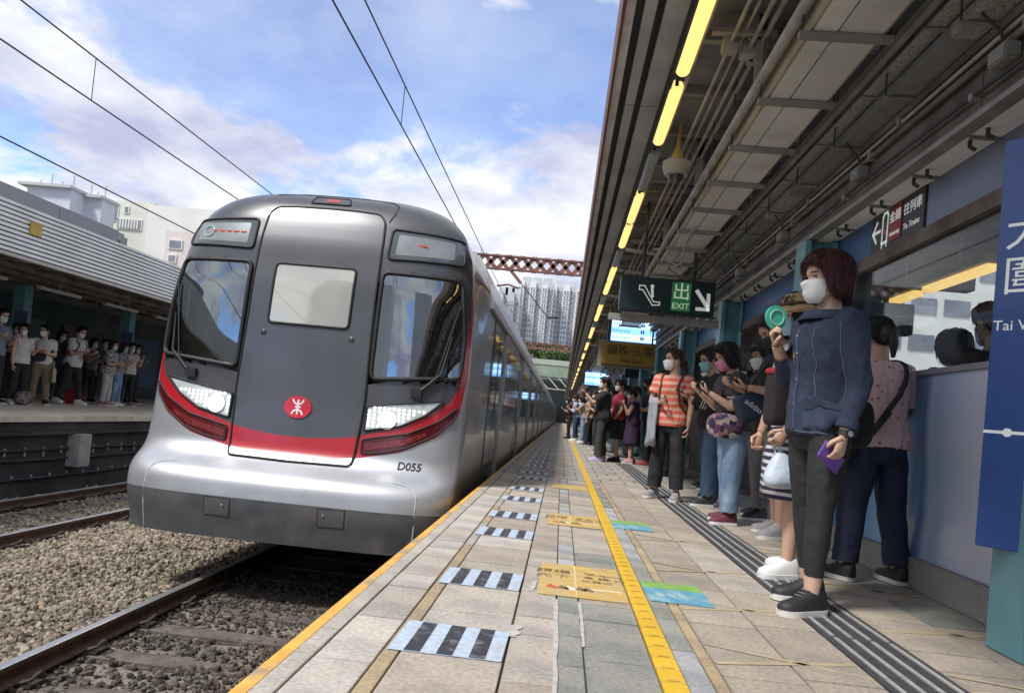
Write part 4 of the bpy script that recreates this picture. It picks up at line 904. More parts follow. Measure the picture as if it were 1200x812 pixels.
B().ball((sx(.335), FY, sz(.26)), .022, .004, .022).build('pictogram', mSignW, t); sstroke([(.335, .34), (.345, .55)], .03)
sstroke([(.81, .30), (.92, .70)], .045, 'arrow'); sstroke([(.82, .80), (.935, .80)], .04, 'arrow'); sstroke([(.93, .38), (.935, .80)], .04, 'arrow')
for xx in (x0+.25, x1-.25): B().tube([(xx, SY+.07, z1), (xx, SY+.07, 3.4)], .02, 8).build('hanger', mDkG, t)
B().box(x0-.1, x1+.1, SY+.16, SY+.22, z0-.1, z0-.02).build('support_rail', mStrut, t)
# departure screens
mScr = M('screen_blue', (.12, .3, .6), .3, emit=(.22, .50, .95), es=.85); mScr2 = M('screen_pale', (.4, .6, .8), .3, emit=(.42, .68, 1.0), es=.95); mScrK = M('screen_text', (.02, .05, .12), .5); mBez = M('bezel', (.02, .02, .025), .4)
def screen(px0, py0, px1, py1, Y, label, rows):
    a = atY(px0, py0, Y); c = atY(px1, py1, Y); x0, x1 = a.x, c.x; z1 = a.z; z0 = c.z+(x1-x0)*.0
    h = (x1-x0)*.62; z0 = z1-h
    t = thing('departure_screen', label, 'screen', ((x0+x1)/2, Y, z0), 0, 'departure screens over the platform')
    B().box(x0-.04, x1+.04, Y, Y+.12, z0-.04, z1+.03).build('housing', mBez, t, bev=.01)
    rh = (h-.09)/4
    B().box(x0, x1, Y-.004, Y+.01, z1-.085, z1).build('title_bar', M('screen_title', (.02, .04, .10), .4, emit=(.05, .1, .3), es=.3), t)
    for k in range(4):
        zt = z1-.09-k*rh; B().box(x0, x1, Y-.005, Y+.01, zt-rh+.002, zt).build('row', mScr2 if k % 2 == 0 else mScr, t)
        if rows:
            text_obj('lettering', 'Admiralty', rh*.72, mScrK, t, frame_of((x0+.04, Y-.009, zt-rh*.52), (1, 0, 0), (0, 0, 1)), .001, 'LEFT')
            text_obj('lettering', ['1', '4', '6', '10'][k]+' min', rh*.55, mScrK, t, frame_of((x1-.03, Y-.009, zt-rh*.52), (1, 0, 0), (0, 0, 1)), .001, 'RIGHT')
            pc = Vector((x0+(x1-x0)*.66, Y-.008, zt-rh*.5)); B().prism([pc+Vector((.045*math.cos(q), 0, .045*math.sin(q))) for q in np.linspace(0, 6.283, 17)[:-1]], (0, -.002, 0)).build('platform_dot', M('screen_dot', (.03, .12, .35), .5), t)
            text_obj('lettering', '2', rh*.5, mScr2, t, frame_of(pc+Vector((0, -.006, 0)), (1, 0, 0), (0, 0, 1)), .001)
    for xx in (x0+.12, x1-.12): B().tube([(xx, Y+.08, z1), (xx, Y+.08, 3.45)], .025, 8).build('hanger', mDkG, t)
    return x0, x1, z0
x0, x1, z0 = screen(716.5, 370, 771.5, 403, 15.9, 'departure screen above the yellow first class sign', True)
screen(686.5, 433.5, 713, 447, 32, 'small departure screen farther along the platform', True); screen(673, 464, 687, 470, 62, 'tiny departure screen farthest along the platform', False)
mYs = M('sign_ochre', (.36, .22, .025), .5, var=.12, vs=3); a = atY(706, 400, 15.75); c = atY(771, 427, 15.75)
t = thing('first_class_sign', 'ochre yellow first class sign under the departure screen', 'sign', ((a.x+c.x)/2, 15.75, c.z)); zt = a.z; hb = .46; B().box(a.x, c.x, 15.75, 15.85, zt-hb, zt).build('panel', mYs, t, bev=.01)
mYt = M('sign_ochre_text', (.07, .04, .01), .6)
text_obj('lettering', '頭等/头等', .235, mYt, t, frame_of(((a.x+c.x)/2, 15.742, zt-.17), (1, 0, 0), (0, 0, 1)), .002); text_obj('lettering', 'First Class', .12, mYt, t, frame_of(((a.x+c.x)/2+.05, 15.742, zt-.37), (1, 0, 0), (0, 0, 1)), .002)
for xx in (a.x+.15, c.x-.15): B().tube([(xx, 15.8, zt), (xx, 15.8, 3.4)], .02, 6).build('hanger', mDkG, t)
B().box(a.x-.06, c.x+.06, 15.86, 15.95, zt-hb-.05, zt+.05).build('frame', mStrut, t)
# hanging dark notice boxes behind the crowd
for i, (p0, q0, p1, q1, Y, lab) in enumerate([(733, 429, 756, 444, 20, 'dark blue hanging box behind the orange striped shirt'), (1012, 352, 1070, 393, 5.6, 'black screen box hanging above the pink blouse')]):
    a = atY(p0, q0, Y); c = atY(p1, q1, Y); t = thing('hanging_box', lab, 'sign box', ((a.x+c.x)/2, Y, c.z)); B().box(a.x, c.x, Y, Y+.12, c.z, a.z).build('box', M('box_navy', (.015, .02, .04), .4, var=.15, vs=3), t, bev=.008)
    B().tube([((a.x+c.x)/2, Y+.06, a.z), ((a.x+c.x)/2, Y+.06, 2.76)], .02, 6).build('hanger', mDkG, t)
    if i:
        for q in range(2): B().tube([(a.x+.05+.05*q+.22*math.sin(t_*2.6)*.5+.2*t_, Y-.012, c.z+.10+.12*t_*(1-q*.4)) for t_ in np.linspace(0, .9, 10)], .008, 5).build('emblem', M('emblem_grey', (.25, .26, .26), .6), t)
# header band over the wall: panels and the way-to-trains sign (faces the track)
HX = 2.05; mHdB = M('header_blue', (.05, .13, .27), .45, var=.12, vs=2, coat=.2); mHdP = M('header_pale', (.18, .215, .31), .35, var=.1, vs=2, coat=.3); mHdK = M('header_sign_dark', (.035, .035, .04), .45, var=.15, vs=2)
hd = thing('header_band', 'dark blue header band with panels above the wall', 'header', (HX, 10, 2.0))
ys = atX(1086, 240, HX).y; ye = atX(1024, 268, HX).y
B().box(HX, HX+.05, CY0, ys-.01, 2.085, 2.36).build('panel', mHdP, hd); B().box(HX, HX+.05, ye+.01, 60, 2.085, 2.36).build('panel', mHdB, hd); B().box(HX-.03, HX+.10, CY0, 60, 1.99, 2.075).build('lower_rail', mBeam2, hd); B().box(HX, HX+.04, CY0, 60, 2.365, 2.40).build('upper_rail', mDkG, hd)
sg = thing('trains_sign', 'dark way-to-trains sign with left arrow and train pictogram', 'sign', (HX, (ys+ye)/2, 2.08)); B().box(HX-.012, HX+.03, ys, ye, 2.085, 2.36).build('panel', mHdK, sg)
FX = HX-.015; Lh = ye-ys; yv = lambda u: ye-Lh*u; zv = lambda v: 2.36-.275*v
def hstroke(pts, wd, m, nm):
    b = B()
    for p, q in zip(pts[:-1], pts[1:]):
        P = Vector((FX, yv(p[0]), zv(p[1]))); Q = Vector((FX, yv(q[0]), zv(q[1]))); d = (Q-P).normalized(); n = Vector((0, -d.z, d.y))*wd/2; P = P-d*wd*.4; Q = Q+d*wd*.4
        b.prism([P-n, Q-n, Q+n, P+n], (-.002, 0, 0))
    return b.build(nm, m, sg)
hstroke([(.20, .5), (.06, .5)], .022, mSignW, 'arrow'); hstroke([(.13, .25), (.05, .5), (.13, .75)], .02, mSignW, 'arrow')
hstroke([(.25, .85), (.25, .2), (.27, .12), (.33, .12), (.35, .2), (.35, .85), (.25, .85)], .018, mSignW, 'pictogram'); hstroke([(.25, .95), (.27, .85)], .014, mSignW, 'pictogram'); hstroke([(.35, .95), (.33, .85)], .014, mSignW, 'pictogram'); hstroke([(.275, .6), (.325, .6)], .03, MATS['sticker_red'], 'pictogram')
B().box(FX-.004, FX+.02, yv(.62), yv(.40), 2.11, 2.335).build('red_panel', M('sign_red', (.30, .035, .03), .5), sg)
text_obj('lettering', '金鐘', .082, mSignW, sg, frame_of((FX-.007, yv(.51), zv(.36)), (0, -1, 0), (0, 0, 1)), .001); text_obj('lettering', 'Admiralty', .038, mSignW, sg, frame_of((FX-.007, yv(.51), zv(.75)), (0, -1, 0), (0, 0, 1)), .001)
text_obj('lettering', '往列車', .082, mSignW, sg, frame_of((FX-.004, yv(.82), zv(.36)), (0, -1, 0), (0, 0, 1)), .001); text_obj('lettering', 'To Trains', .055, mSignW, sg, frame_of((FX-.004, yv(.81), zv(.75)), (0, -1, 0), (0, 0, 1)), .001)
# station name sign on the nearest column
A_, B_ = Vector((1.690, 3.10, 0)), Vector((1.815, 2.955, 0)); dv = (B_-A_).normalized(); nv = Vector((-dv.y*-1, 0, 0)); nv = Vector((dv.y, -dv.x, 0))
if nv.y > 0: nv = -nv
mNavy = M('name_sign_blue', (.030, .085, .30), .3, var=.06, vs=2, coat=.3); mNavyD = M('name_sign_edge', (.012, .035, .16), .35)
zb_, zm_, zt_ = .405, .862, 2.045
t = thing('station_name_sign', 'tall blue station name sign with white characters on the column', 'sign', tuple(A_.lerp(B_, .5)))
def slab(z0, z1, dep, m, nm, push=0.): 
    P = [A_+nv*push, B_+nv*push, B_-nv*dep, A_-nv*dep]; return B().prism([p+Vector((0, 0, z0)) for p in P], (0, 0, z1-z0)).build(nm, m, t, bev=.004)
slab(zb_, zt_, .10, mNavy, 'panel'); slab(zm_-.006, zm_+.006, -.0005, mSignW, 'route_line', .002)
fr = lambda u, z: frame_of(A_.lerp(B_, u)+nv*.003+Vector((0, 0, z)), dv, (0, 0, 1)); P0 = fr(.45, zm_)
B().prism([P0 @ Vector((.017*math.cos(q), .017*math.sin(q), 0)) for q in np.linspace(0, 6.283, 25)[:-1]], nv*.002).build('route_dot', mSignW, t)
text_obj('lettering', '大', .165, mSignW, t, fr(.56, 1.655), .001); text_obj('lettering', '圍', .165, mSignW, t, fr(.56, 1.475), .001); text_obj('lettering', 'Tai Wai', .058, mSignW, t, fr(.52, 1.285), .001)
P = [B_+nv*.001, B_+dv*.18-nv*.02, B_+dv*.18-nv*.1, B_-nv*.1]; B().prism([p+Vector((0, 0, zb_)) for p in P], (0, 0, zt_-zb_)).build('return_panel', mNavyD, t)
# low wall with printed panels, granite plinth, glass above
mGran = M('granite', (.30, .285, .26), .6, var=.35, vs=90, bump=.1, bs=120, col2=(.20, .19, .175), cs=2)
wl = thing('platform_wall', 'low wall of blue and white printed panels on a granite plinth', 'wall', (2.1, 4.5, 0)); WY0, WY1 = 2.4, 5.85
B().box(2.0, 2.16, WY0, WY1, 0, .17).build('plinth', mGran, wl, bev=.006)
def ramp_mat(name, stops):
    m = bpy.data.materials.new(name); m.use_nodes = True; N = m.node_tree.nodes; L = m.node_tree.links; bs = N['Principled BSDF']; bs.inputs['Roughness'].default_value = .25; bs.inputs['Coat Weight'].default_value = .3
    g = N.new('ShaderNodeNewGeometry'); s = N.new('ShaderNodeSeparateXYZ'); L.new(g.outputs['Position'], s.inputs[0]); r = N.new('ShaderNodeMapRange'); r.inputs[1].default_value = WY0; r.inputs[2].default_value = WY1; L.new(s.outputs[1], r.inputs[0])
    n = N.new('ShaderNodeTexNoise'); n.inputs['Scale'].default_value = 1.5; ad = N.new('ShaderNodeMath'); ad.operation = 'MULTIPLY_ADD'; L.new(n.outputs[0], ad.inputs[0]); ad.inputs[1].default_value = .06; L.new(r.outputs[0], ad.inputs[2])
    c = N.new('ShaderNodeValToRGB'); e = c.color_ramp.elements; e[0].position, e[0].color = stops[0][0], (*stops[0][1], 1); e[1].position, e[1].color = stops[-1][0], (*stops[-1][1], 1)
    for p, cc in stops[1:-1]: q = e.new(p); q.color = (*cc, 1)
    L.new(ad.outputs[0], c.inputs[0]); L.new(c.outputs[0], bs.inputs['Base Color']); return m
mAd = ramp_mat('printed_panel', [(0, (.60, .62, .70)), (.42, (.58, .60, .70)), (.49, (.46, .54, .70)), (.53, (.34, .48, .68)), (.56, (.44, .53, .68)), (.58, (.12, .25, .46)), (.62, (.20, .40, .64)), (.8, (.10, .30, .56)), (1, (.08, .26, .53))])
y = WY0
for k, l in enumerate((1.15, 1.15, 1.15)): B().box(2.03, 2.09, y+.004, y+l-.004, .17, 1.19).build('printed_panel', mAd, wl, bev=.003); y += l
B().box(2.01, 2.11, WY0, WY1, 1.19, 1.22).build('top_rail', M('rail_grey', (.35, .36, .38), .4, .5), wl)
gm = bpy.data.materials.new('clear_glass'); gm.use_nodes = True; Ng = gm.node_tree.nodes; Lg = gm.node_tree.links; Ng.clear(); og = Ng.new('ShaderNodeOutputMaterial'); tr_ = Ng.new('ShaderNodeBsdfTransparent'); tr_.inputs[0].default_value = (.80, .83, .84, 1); gl = Ng.new('ShaderNodeBsdfGlossy'); gl.inputs['Roughness'].default_value = .03; lwf = Ng.new('ShaderNodeLayerWeight'); fz = Ng.new('ShaderNodeMath'); fz.operation = 'POWER'; Lg.new(lwf.outputs['Facing'], fz.inputs[0]); fz.inputs[1].default_value = 5.0; ms = Ng.new('ShaderNodeMixShader'); Lg.new(fz.outputs[0], ms.inputs[0]); Lg.new(tr_.outputs[0], ms.inputs[1]); Lg.new(gl.outputs[0], ms.inputs[2]); Lg.new(ms.outputs[0], og.inputs[0])
B().box(2.055, 2.063, WY0, WY1, 1.22, 1.99).build('glass_pane', gm, wl)
# concourse behind: rear wall, far-side lamps, building outside
mRear = M('rear_wall_dark', (.10, .095, .09), .85, var=.3, vs=1.2, col2=(.06, .06, .06), cs=.8)
rw = thing('rear_wall', 'dark concourse wall behind the waiting crowd', 'wall', (4.4, 60, 0)); B().box(4.4, 4.6, 16.5, 150, 0, 2.76).build('wall', mRear, rw)
for k in range(9): B().box(4.34, 4.4, 17+k*4, 20.4+k*4, .5+.1*(k % 2), 2.2).build('poster', [mHdB, mRear, M('poster_brown', (.20, .14, .09), .7, var=.3, vs=3), M('poster_teal', (.06, .16, .17), .6)][k % 4], rw)
st = thing('stair_enclosure', 'brown slatted stair enclosure behind the crowd under the canopy', 'stair enclosure', (3.3, 16, 0))
for k in range(14): B().box(2.5, 4.2, 9.6+k*.35, 9.8+k*.35, 1.55+.055*k, 1.72+.055*k).build('slat', M('slat_brown', (.17, .14, .115), .8, var=.2, vs=3), st)
B().box(2.6, 4.1, 9.5, 15, 0, 1.4).build('wall', M('stair_wall', (.16, .15, .14), .8, var=.2, vs=2), st)
for i, (p, q) in enumerate((((1090, 296), (1166, 290)), ((1045, 330), (1078, 318)))):
    a = atX(*p, 3.4); c = atX(*q, 3.4); c.z = a.z
    t = thing('concourse_light', ['yellow lit tube light in the concourse right of the navy jacket', 'smaller yellow lit tube light behind the black screen box'][i], 'light', tuple(a), 0, 'concourse lights'); y0, y1 = sorted((a.y, c.y)); zc = 2.3
    B().box(3.35, 3.45, y0, y1, zc, zc+.05).build('diffuser', mTube, t); B().box(3.3, 3.5, y0-.05, y1+.05, zc+.052, zc+.12).build('housing', mTan, t)
    B().tube([(3.4, (y0+y1)/2, zc+.1), (3.4, (y0+y1)/2, 2.76)], .015, 6).build('stem', mStrut, t)
ob = thing('office_building', 'white building with window bands seen through the glass', 'building', (34, 62, -1.6)); B().box(20, 70, 62, 80, -1.6, 22).build('wall', mWht, ob)
for r in range(6):
    for k in range(14):
        w_ = B().box(24.8+k*2.6, 26.8+k*2.6, 61.9, 62.1, 3+r*3.0, 4.3+r*3.0).build('window', mWin, ob)
side = thing('parapet_wall', 'low red and grey parapet beyond the concourse glass', 'wall', (9.2, 20, -1)); B().box(8.9, 9.1, 2, 60, -1, 1.05).build('wall', M('parapet_red', (.20, .07, .07), .7), side); B().box(8.85, 9.15, 2, 60, 1.05, 1.5).build('coping', M('parapet_grey', (.5, .5, .52), .7), side)
# ================================================================== FAR CANOPY
fc = thing('far_canopy', 'far platform canopy with white ribbed fascia and grey coping', 'canopy', (-12, 20, 0)); FX0 = -8.6
mRib = M('fascia_white', (.80, .80, .77), .6, var=.07, vs=1.5, col2=(.72, .72, .68), cs=1); mRibD = M('fascia_gap', (.05, .05, .055), .8); mCop = M('coping_grey', (.27, .275, .29), .6, .2, var=.06, vs=1.5); mSof = M('far_soffit', (.36, .33, .30), .8, var=.2, vs=1.5, col2=(.26, .24, .22), cs=1)
zA, zB, nR = 2.46, 3.25, 11
B().prism([(FX0-.05, -5, zA), (FX0-.05, 60, zA), (FX0-.10, 60, zB), (FX0-.10, -5, zB)], (-.04, 0, 0)).build('fascia_back', mRibD, fc)
for k in range(nR):
    z = zA+(zB-zA)*k/nR; h = (zB-zA)/nR; xo = FX0-.05*k/nR
    B().box(xo-.05, xo, -5, 60, z+h*.34, z+h*.98).build('rib', mRib, fc)
B().box(FX0-.08, FX0+.01, -5, 60, zA-.05, zA).build('fascia_edge', M('fascia_edge', (.45, .42, .38), .7), fc)
y = 2.0
while y < 14.5: B().box(-9.75, -9.45, y+.01, y+1.79, 3.30, 3.72).build('coping_panel', mCop, fc); y += 1.8
B().box(-9.75, -9.45, y, y+.4, 3.30, 3.72).build('coping_panel', mCop, fc, bev=.08)
B().box(-22, -9.0, -5, 60, 3.15, 3.24).build('roof_deck', mSof, fc)
B().prism([(FX0-.2, -5, zA+.02), (FX0-.2, 60, zA+.02), (-13, 60, 2.75), (-13, -5, 2.75)], (0, 0, .03)).build('soffit', mSof, fc); B().box(-22, -13, -5, 60, 2.72, 2.76).build('soffit', mSof, fc)
y = 6.
while y < 34:
    B().prism([(FX0-.15, y, zA+.02), (-13, y, 2.74), (-13, y, 2.6), (FX0-.15, y, zA-.03)], (0, .07, 0)).build('rafter', mBeam2, fc); y += .75
for xx in (-9.6, -10.6, -11.6): B().box(xx-.05, xx+.05, 4, 40, 2.38+.05*(-9-xx), 2.46+.05*(-9-xx)).build('purlin', mBeam2, fc)
for k, (xx, yy) in enumerate(((-12.6, 16.2), (-12.6, 20.35))):
    c = thing('column', ['teal column at the left edge of the far platform', 'teal column on the far platform beside the checked blouse', 'hidden teal column on the far platform behind the train'][k], 'column', (xx, yy, 0), 0, 'teal columns of the far platform'); B().box(xx-.14, xx+.14, yy-.14, yy+.14, 0, 2.7).build('shaft', mTeal, c, bev=.01)
    B().box(xx-.02, xx+.28, yy-.18, yy-.13, 1.0, 2.0).build('name_panel', M('far_sign_blue', (.10, .15, .30), .5, var=.1), c)
fw = thing('far_rear_wall', 'dark blue green rear wall of the far platform', 'wall', (-15, 20, 0)); B().box(-15.3, -15, -5, 60, 0, 2.75).build('wall', M('far_wall_dark', (.035, .06, .065), .8, var=.4, vs=.8, col2=(.06, .07, .07), cs=.6), fw)
for k in range(10): B().box(-15, -14.95, 6+k*3, 8.2+k*3, .4, 2.1).build('poster', [M('far_poster_blue', (.05, .09, .16), .6), M('far_poster_green', (.04, .10, .09), .6), mRear][k % 3], fw)
a = atX(46, 270, FX0+.02); t = one('warning_plate', B().box(FX0-.02, FX0+.012, a.y-.16, a.y-.01, a.z-.10, a.z+.10).box(FX0-.02, FX0+.011, a.y-.005, a.y+.08, a.z-.10, a.z+.10), [M('plate_amber', (.52, .33, .06), .6, var=.2, vs=8)], 'small amber warning plate on the white ribbed fascia', 'sign')
for k in range(4):
    yy = 12.2+k*2.2; t = thing('far_light', 'unlit tube light under the far canopy, %s from the left' % ORD[k], 'light', (-10.9, yy, 2.4), 0, 'far canopy lights'); B().box(-10.95, -10.85, yy, yy+1.3, 2.36, 2.42).build('tube', M('far_tube', (.5, .5, .48), .5), t); B().box(-10.92, -10.88, yy+.6, yy+.65, 2.42, 2.65).build('stem', mStrut, t)
# cables and kit on the near side of the far platform
# ================================================================== PEOPLE
from mathutils.bvhtree import BVHTree
mSkin = [M('skin_a', (.50, .30, .21), .5, var=.06, vs=14, bump=.05, bs=160), M('skin_b', (.44, .255, .17), .5, var=.06, vs=14, bump=.05, bs=160), M('skin_c', (.56, .36, .26), .5, var=.06, vs=14, bump=.05, bs=160)]
mEyeW = M('eye_white', (.7, .67, .64), .25); mEyeD = M('eye_dark', (.015, .010, .008), .15); mBrow = M('brow_dark', (.035, .022, .018), .8)
def cloth(name, c, bump=.25, rough=.85, var=.14, **k): return M('cloth_'+name, c, rough, var=var, vs=9, bump=bump, bs=k.pop('bs', 220), **k)
def hairmat(name, c): return M('hair_'+name, c, .42, var=.45, vs=30, bump=.7, bs=70, stretch=(1, 1, .16), spec=.4)
HB = hairmat('black', (.014, .012, .012)); HBr = hairmat('brown', (.05, .025, .018)); HR = hairmat('auburn', (.070, .018, .020))
def remesh(b, voxel, it=3):
    me = bpy.data.meshes.new('t'); me.from_pydata(b.v, [], b.f); o = bpy.data.objects.new('t', me)
    r = o.modifiers.new('r', 'REMESH'); r.mode = 'VOXEL'; r.voxel_size = voxel
    if it: s = o.modifiers.new('s', 'SMOOTH'); s.factor = .5; s.iterations = it
    m2 = evaluated_mesh(o); bpy.data.meshes.remove(me)
    return m2
def wrinkle(me, amp, kx, kz, seed, zmin=-9, zmax=9):
    n = len(me.vertices); co = np.empty(n*3); me.vertices.foreach_get('co', co); co = co.reshape(-1, 3); no = np.empty(n*3); me.vertices.foreach_get('normal', no); no = no.reshape(-1, 3)
    d = np.array([noise.noise((p[0]*kx+seed*7.3, p[1]*kx, p[2]*kz+seed))+.5*noise.noise((p[0]*kx*2.3+p[2]*6, p[1]*kx*2.3, p[2]*kz*2.5+seed)) for p in co])
    d = np.sign(d)*np.abs(d)**.85
    co += no*(d*amp)[:, None]; me.vertices.foreach_set('co', co.ravel()); me.update()
def cut(me, p, n, rad):
    """crisp hem: drop what lies beyond the plane near p"""
    bm = bmesh.new(); bm.from_mesh(me); p = Vector(p); n = Vector(n).normalized()
    vs = {v for v in bm.verts if (v.co-p).length < rad}; fs = [f for f in bm.faces if all(v in vs for v in f.verts)]; es = {e for f in fs for e in f.edges}; vv = {v for f in fs for v in f.verts}
    bmesh.ops.bisect_plane(bm, geom=list(vv)+list(es)+fs, dist=1e-5, plane_co=p, plane_no=n, clear_outer=True)
    bm.to_mesh(me); bm.free()
def finish(me, mat):
    me.polygons.foreach_set('use_smooth', [True]*len(me.polygons)); me.materials.clear()
    for m in (mat if isinstance(mat, (list, tuple)) else [mat]): me.materials.append(m)
    return me
def wall_path(b, pts, rad, n=12, flat=None):
    """smooth tapered limb through joints (Catmull-like subdivision)"""
    P = [Vector(p) for p in pts]; Q = []; R = []
    for i in range(len(P)-1):
        for k in range(4):
            t = k/4; p0 = P[max(i-1, 0)]; p1 = P[i]; p2 = P[i+1]; p3 = P[min(i+2, len(P)-1)]
            q = p1*(1-t)+p2*t; c = .5*((2*p1)+(p2-p0)*t+(2*p0-5*p1+4*p2-p3)*t*t+(3*p1-p0-3*p2+p3)*t**3); Q.append(q.lerp(c, .6)); R.append(rad[i]*(1-t)+rad[i+1]*t)
    Q.append(P[-1]); R.append(rad[-1]); b.tube(Q, R, n, True, flat)
HT = [-1, -.4, 0, .05, .12, .22, .35, .5, .62, .75, .86, .94, .985, 1]
HW = [.070, .066, .020, .036, .048, .058, .065, .070, .073, .070, .060, .043, .022, .0005]
HF = [.05, .06, .074, .083, .087, .087, .086, .083, .088, .082, .066, .044, .022, .0005]
HK = [.085, .080, .02, .032, .048, .064, .080, .093, .098, .095, .080, .056, .028, .0005]
def head_pt(t, ph, off=0., face=True, low=False):
    w, f, k = interp(t, HT, HW), interp(t, HT, HF), interp(t, HT, HK)
    if low and t < .5: w = max(w, .062+.01*t); k = max(k, .078)
    s, c = math.sin(ph), math.cos(ph)
    x = w*math.copysign(abs(s)**.85, s); y = -f*math.copysign(abs(c)**.92, c) if c > 0 else k*abs(c)**.92
    z = .225*t
    if face and c > 0:
        y -= .026*math.exp(-(ph/.15)**2)*max(0, 1-abs(t-.37)/.15)**1.2
        y += .010*(math.exp(-((abs(ph)-.42)/.22)**2)*math.exp(-((t-.50)/.05)**2)); y -= .004*math.exp(-((t-.57)/.035)**2)*math.exp(-(ph/.7)**2)
        y -= .006*math.exp(-(ph/.28)**2)*math.exp(-((t-.2)/.05)**2)
    p = Vector((x, y, z))
    if off:
        n = Vector((x, y*1.0, (t-.5)*.12)).normalized(); p += n*off
    return p
def head_mesh(b, Mh, detail):
    n, m = (40, 44) if detail else (24, 26); vs = []; fs = []
    b.mat(0)
    for i in range(m+1):
        t = i/m
        for j in range(n): vs.append(Mh @ head_pt(t, -math.pi+2*math.pi*j/n))
    for i in range(m):
        for j in range(n): fs.append((i*n+j, i*n+(j+1) % n, (i+1)*n+(j+1) % n, (i+1)*n+j))
    fs.append(tuple(range(n))[::-1]); b.add(vs, fs)
    for s in (-1, 1):
        ear = [Mh @ (Vector((s*.070, .012, .225*.42))+Vector((s*.012*math.sin(a*.5), .018*math.cos(a)*.8+.006, .030*math.sin(a)))) for a in np.linspace(0, 6.28, 12)]
        b.tube(ear, .007, 6); b.ball(Mh @ Vector((s*.072, .012, .225*.42)), .008, .014, .024, 8, 6, Mh.to_3x3())
        e = head_pt(.5, s*.43); b.mat(1); b.ball(Mh @ (e+Vector((0, .002, 0))), .0135, .006, .0062, 10, 6, Mh.to_3x3()); b.mat(2); b.ball(Mh @ (e+Vector((0, -.0025, 0))), .0058, .0035, .0058, 8, 6, Mh.to_3x3())
        b.tube([Mh @ (head_pt(.527, s*q)+Vector((0, -.001, 0))) for q in (.25, .35, .45, .58)], .0022, 5)     # lash line
        b.mat(3); b.tube([Mh @ (head_pt(.585+(.012 if 0 < i < 3 else 0), s*q)+Vector((0, .001, 0))) for i, q in enumerate((.18, .33, .5, .68))], [.003, .0042, .004, .002], 6); b.mat(0)
HAIR = {'short': [(0, .80), (38, .78), (55, .66), (72, .44), (88, .40), (100, .55), (115, .36), (140, .16), (180, .12)],
        'bob': [(0, .77), (30, .74), (48, .60), (60, .32), (74, .06), (90, .02), (120, .0), (180, -.02)],
        'crop': [(0, .73), (28, .71), (45, .62), (60, .47), (74, .24), (90, .10), (115, .10), (150, .06), (180, .05)],
        'long': [(0, .78), (30, .74), (46, .58), (60, .2), (76, -.35), (95, -.8), (130, -.95), (180, -1.0)],
        'tied': [(0, .82), (35, .78), (55, .64), (72, .5), (90, .46), (110, .42), (140, .2), (180, .16)]}
def hair_mesh(style, Mh, seed, thick=1., detail=True):
    prof = HAIR[style]; n = 72 if detail else 40; m = 16; vs = []; fs = []; b = B()
    base = {'short': .016, 'bob': .026, 'long': .022, 'tied': .013, 'crop': .027}[style]*thick
    for i in range(m+1):
        s = i/m
        for j in range(n):
            ph = -math.pi+2*math.pi*j/n; tm = interp(abs(math.degrees(ph)), [p[0] for p in prof], [p[1] for p in prof])
            tm += .025*noise.noise((ph*5, seed, 0)); t = tm+(1-tm)*s
            o = base*(.25+.75*min(1, s*5))*(1 if s < .9 else 1)+.0035*noise.noise((ph*14, t*1.6, seed))+.005*noise.noise((ph*4, t*2.5, seed+3))
            if style in ('bob', 'crop') and t < .6: o += .010*math.sin(max(0, min(1, (.62-t)/.7))*math.pi)
            vs.append(Mh @ head_pt(t, ph, o, False, True))
    for i in range(m):
        for j in range(n): fs.append((i*n+j, i*n+(j+1) % n, (i+1)*n+(j+1) % n, (i+1)*n+j))
    b.add(vs, fs)
    if style == 'tied':
        P = [(0, .10, .11), (0, .135, .09), (0, .145, .02), (0, .13, -.06)]; wall_path(b, [Mh @ Vector(p) for p in P], [.025, .03, .026, .01], 10)
    return b
def strands(style, Mh, n, seed, thick, mat, root, r=.0011):
    """loose strands over the hair mass"""
    rng = random.Random(seed); prof = HAIR[style]; b = B(); base = {'short': .016, 'bob': .026, 'long': .022, 'tied': .013, 'crop': .027}[style]*thick
    for i in range(n):
        ph = rng.uniform(-math.pi, math.pi); tm = interp(abs(math.degrees(ph)), [p[0] for p in prof], [p[1] for p in prof])-rng.uniform(-.05, .06); t1 = rng.uniform(.82, .99); pts = []; j = rng.uniform(-.002, .0045); w_ = rng.uniform(-.16, .16); fr = rng.uniform(2, 6)
        for k in range(8):
            q = k/7; t = t1+(tm-t1)*q; o = base*(1 if q < .8 else 1-.3*(q-.8)/.2)+j+.002*math.sin(q*fr+i)
            if style in ('bob', 'crop') and t < .6: o += .010*math.sin(max(0, min(1, (.62-t)/.7))*math.pi)
            pts.append(Mh @ head_pt(t, ph+w_*q*q+.02*math.sin(q*fr*1.3+i), o, False, True))
        b.tube(pts, [r, r, r, r, r, r*.9, r*.7, r*.3], 3)
    o = link('hair_strands', b.mesh('hair_strands', mat, None, smooth=180, fix=False), root); o['kind'] = 'stuff'
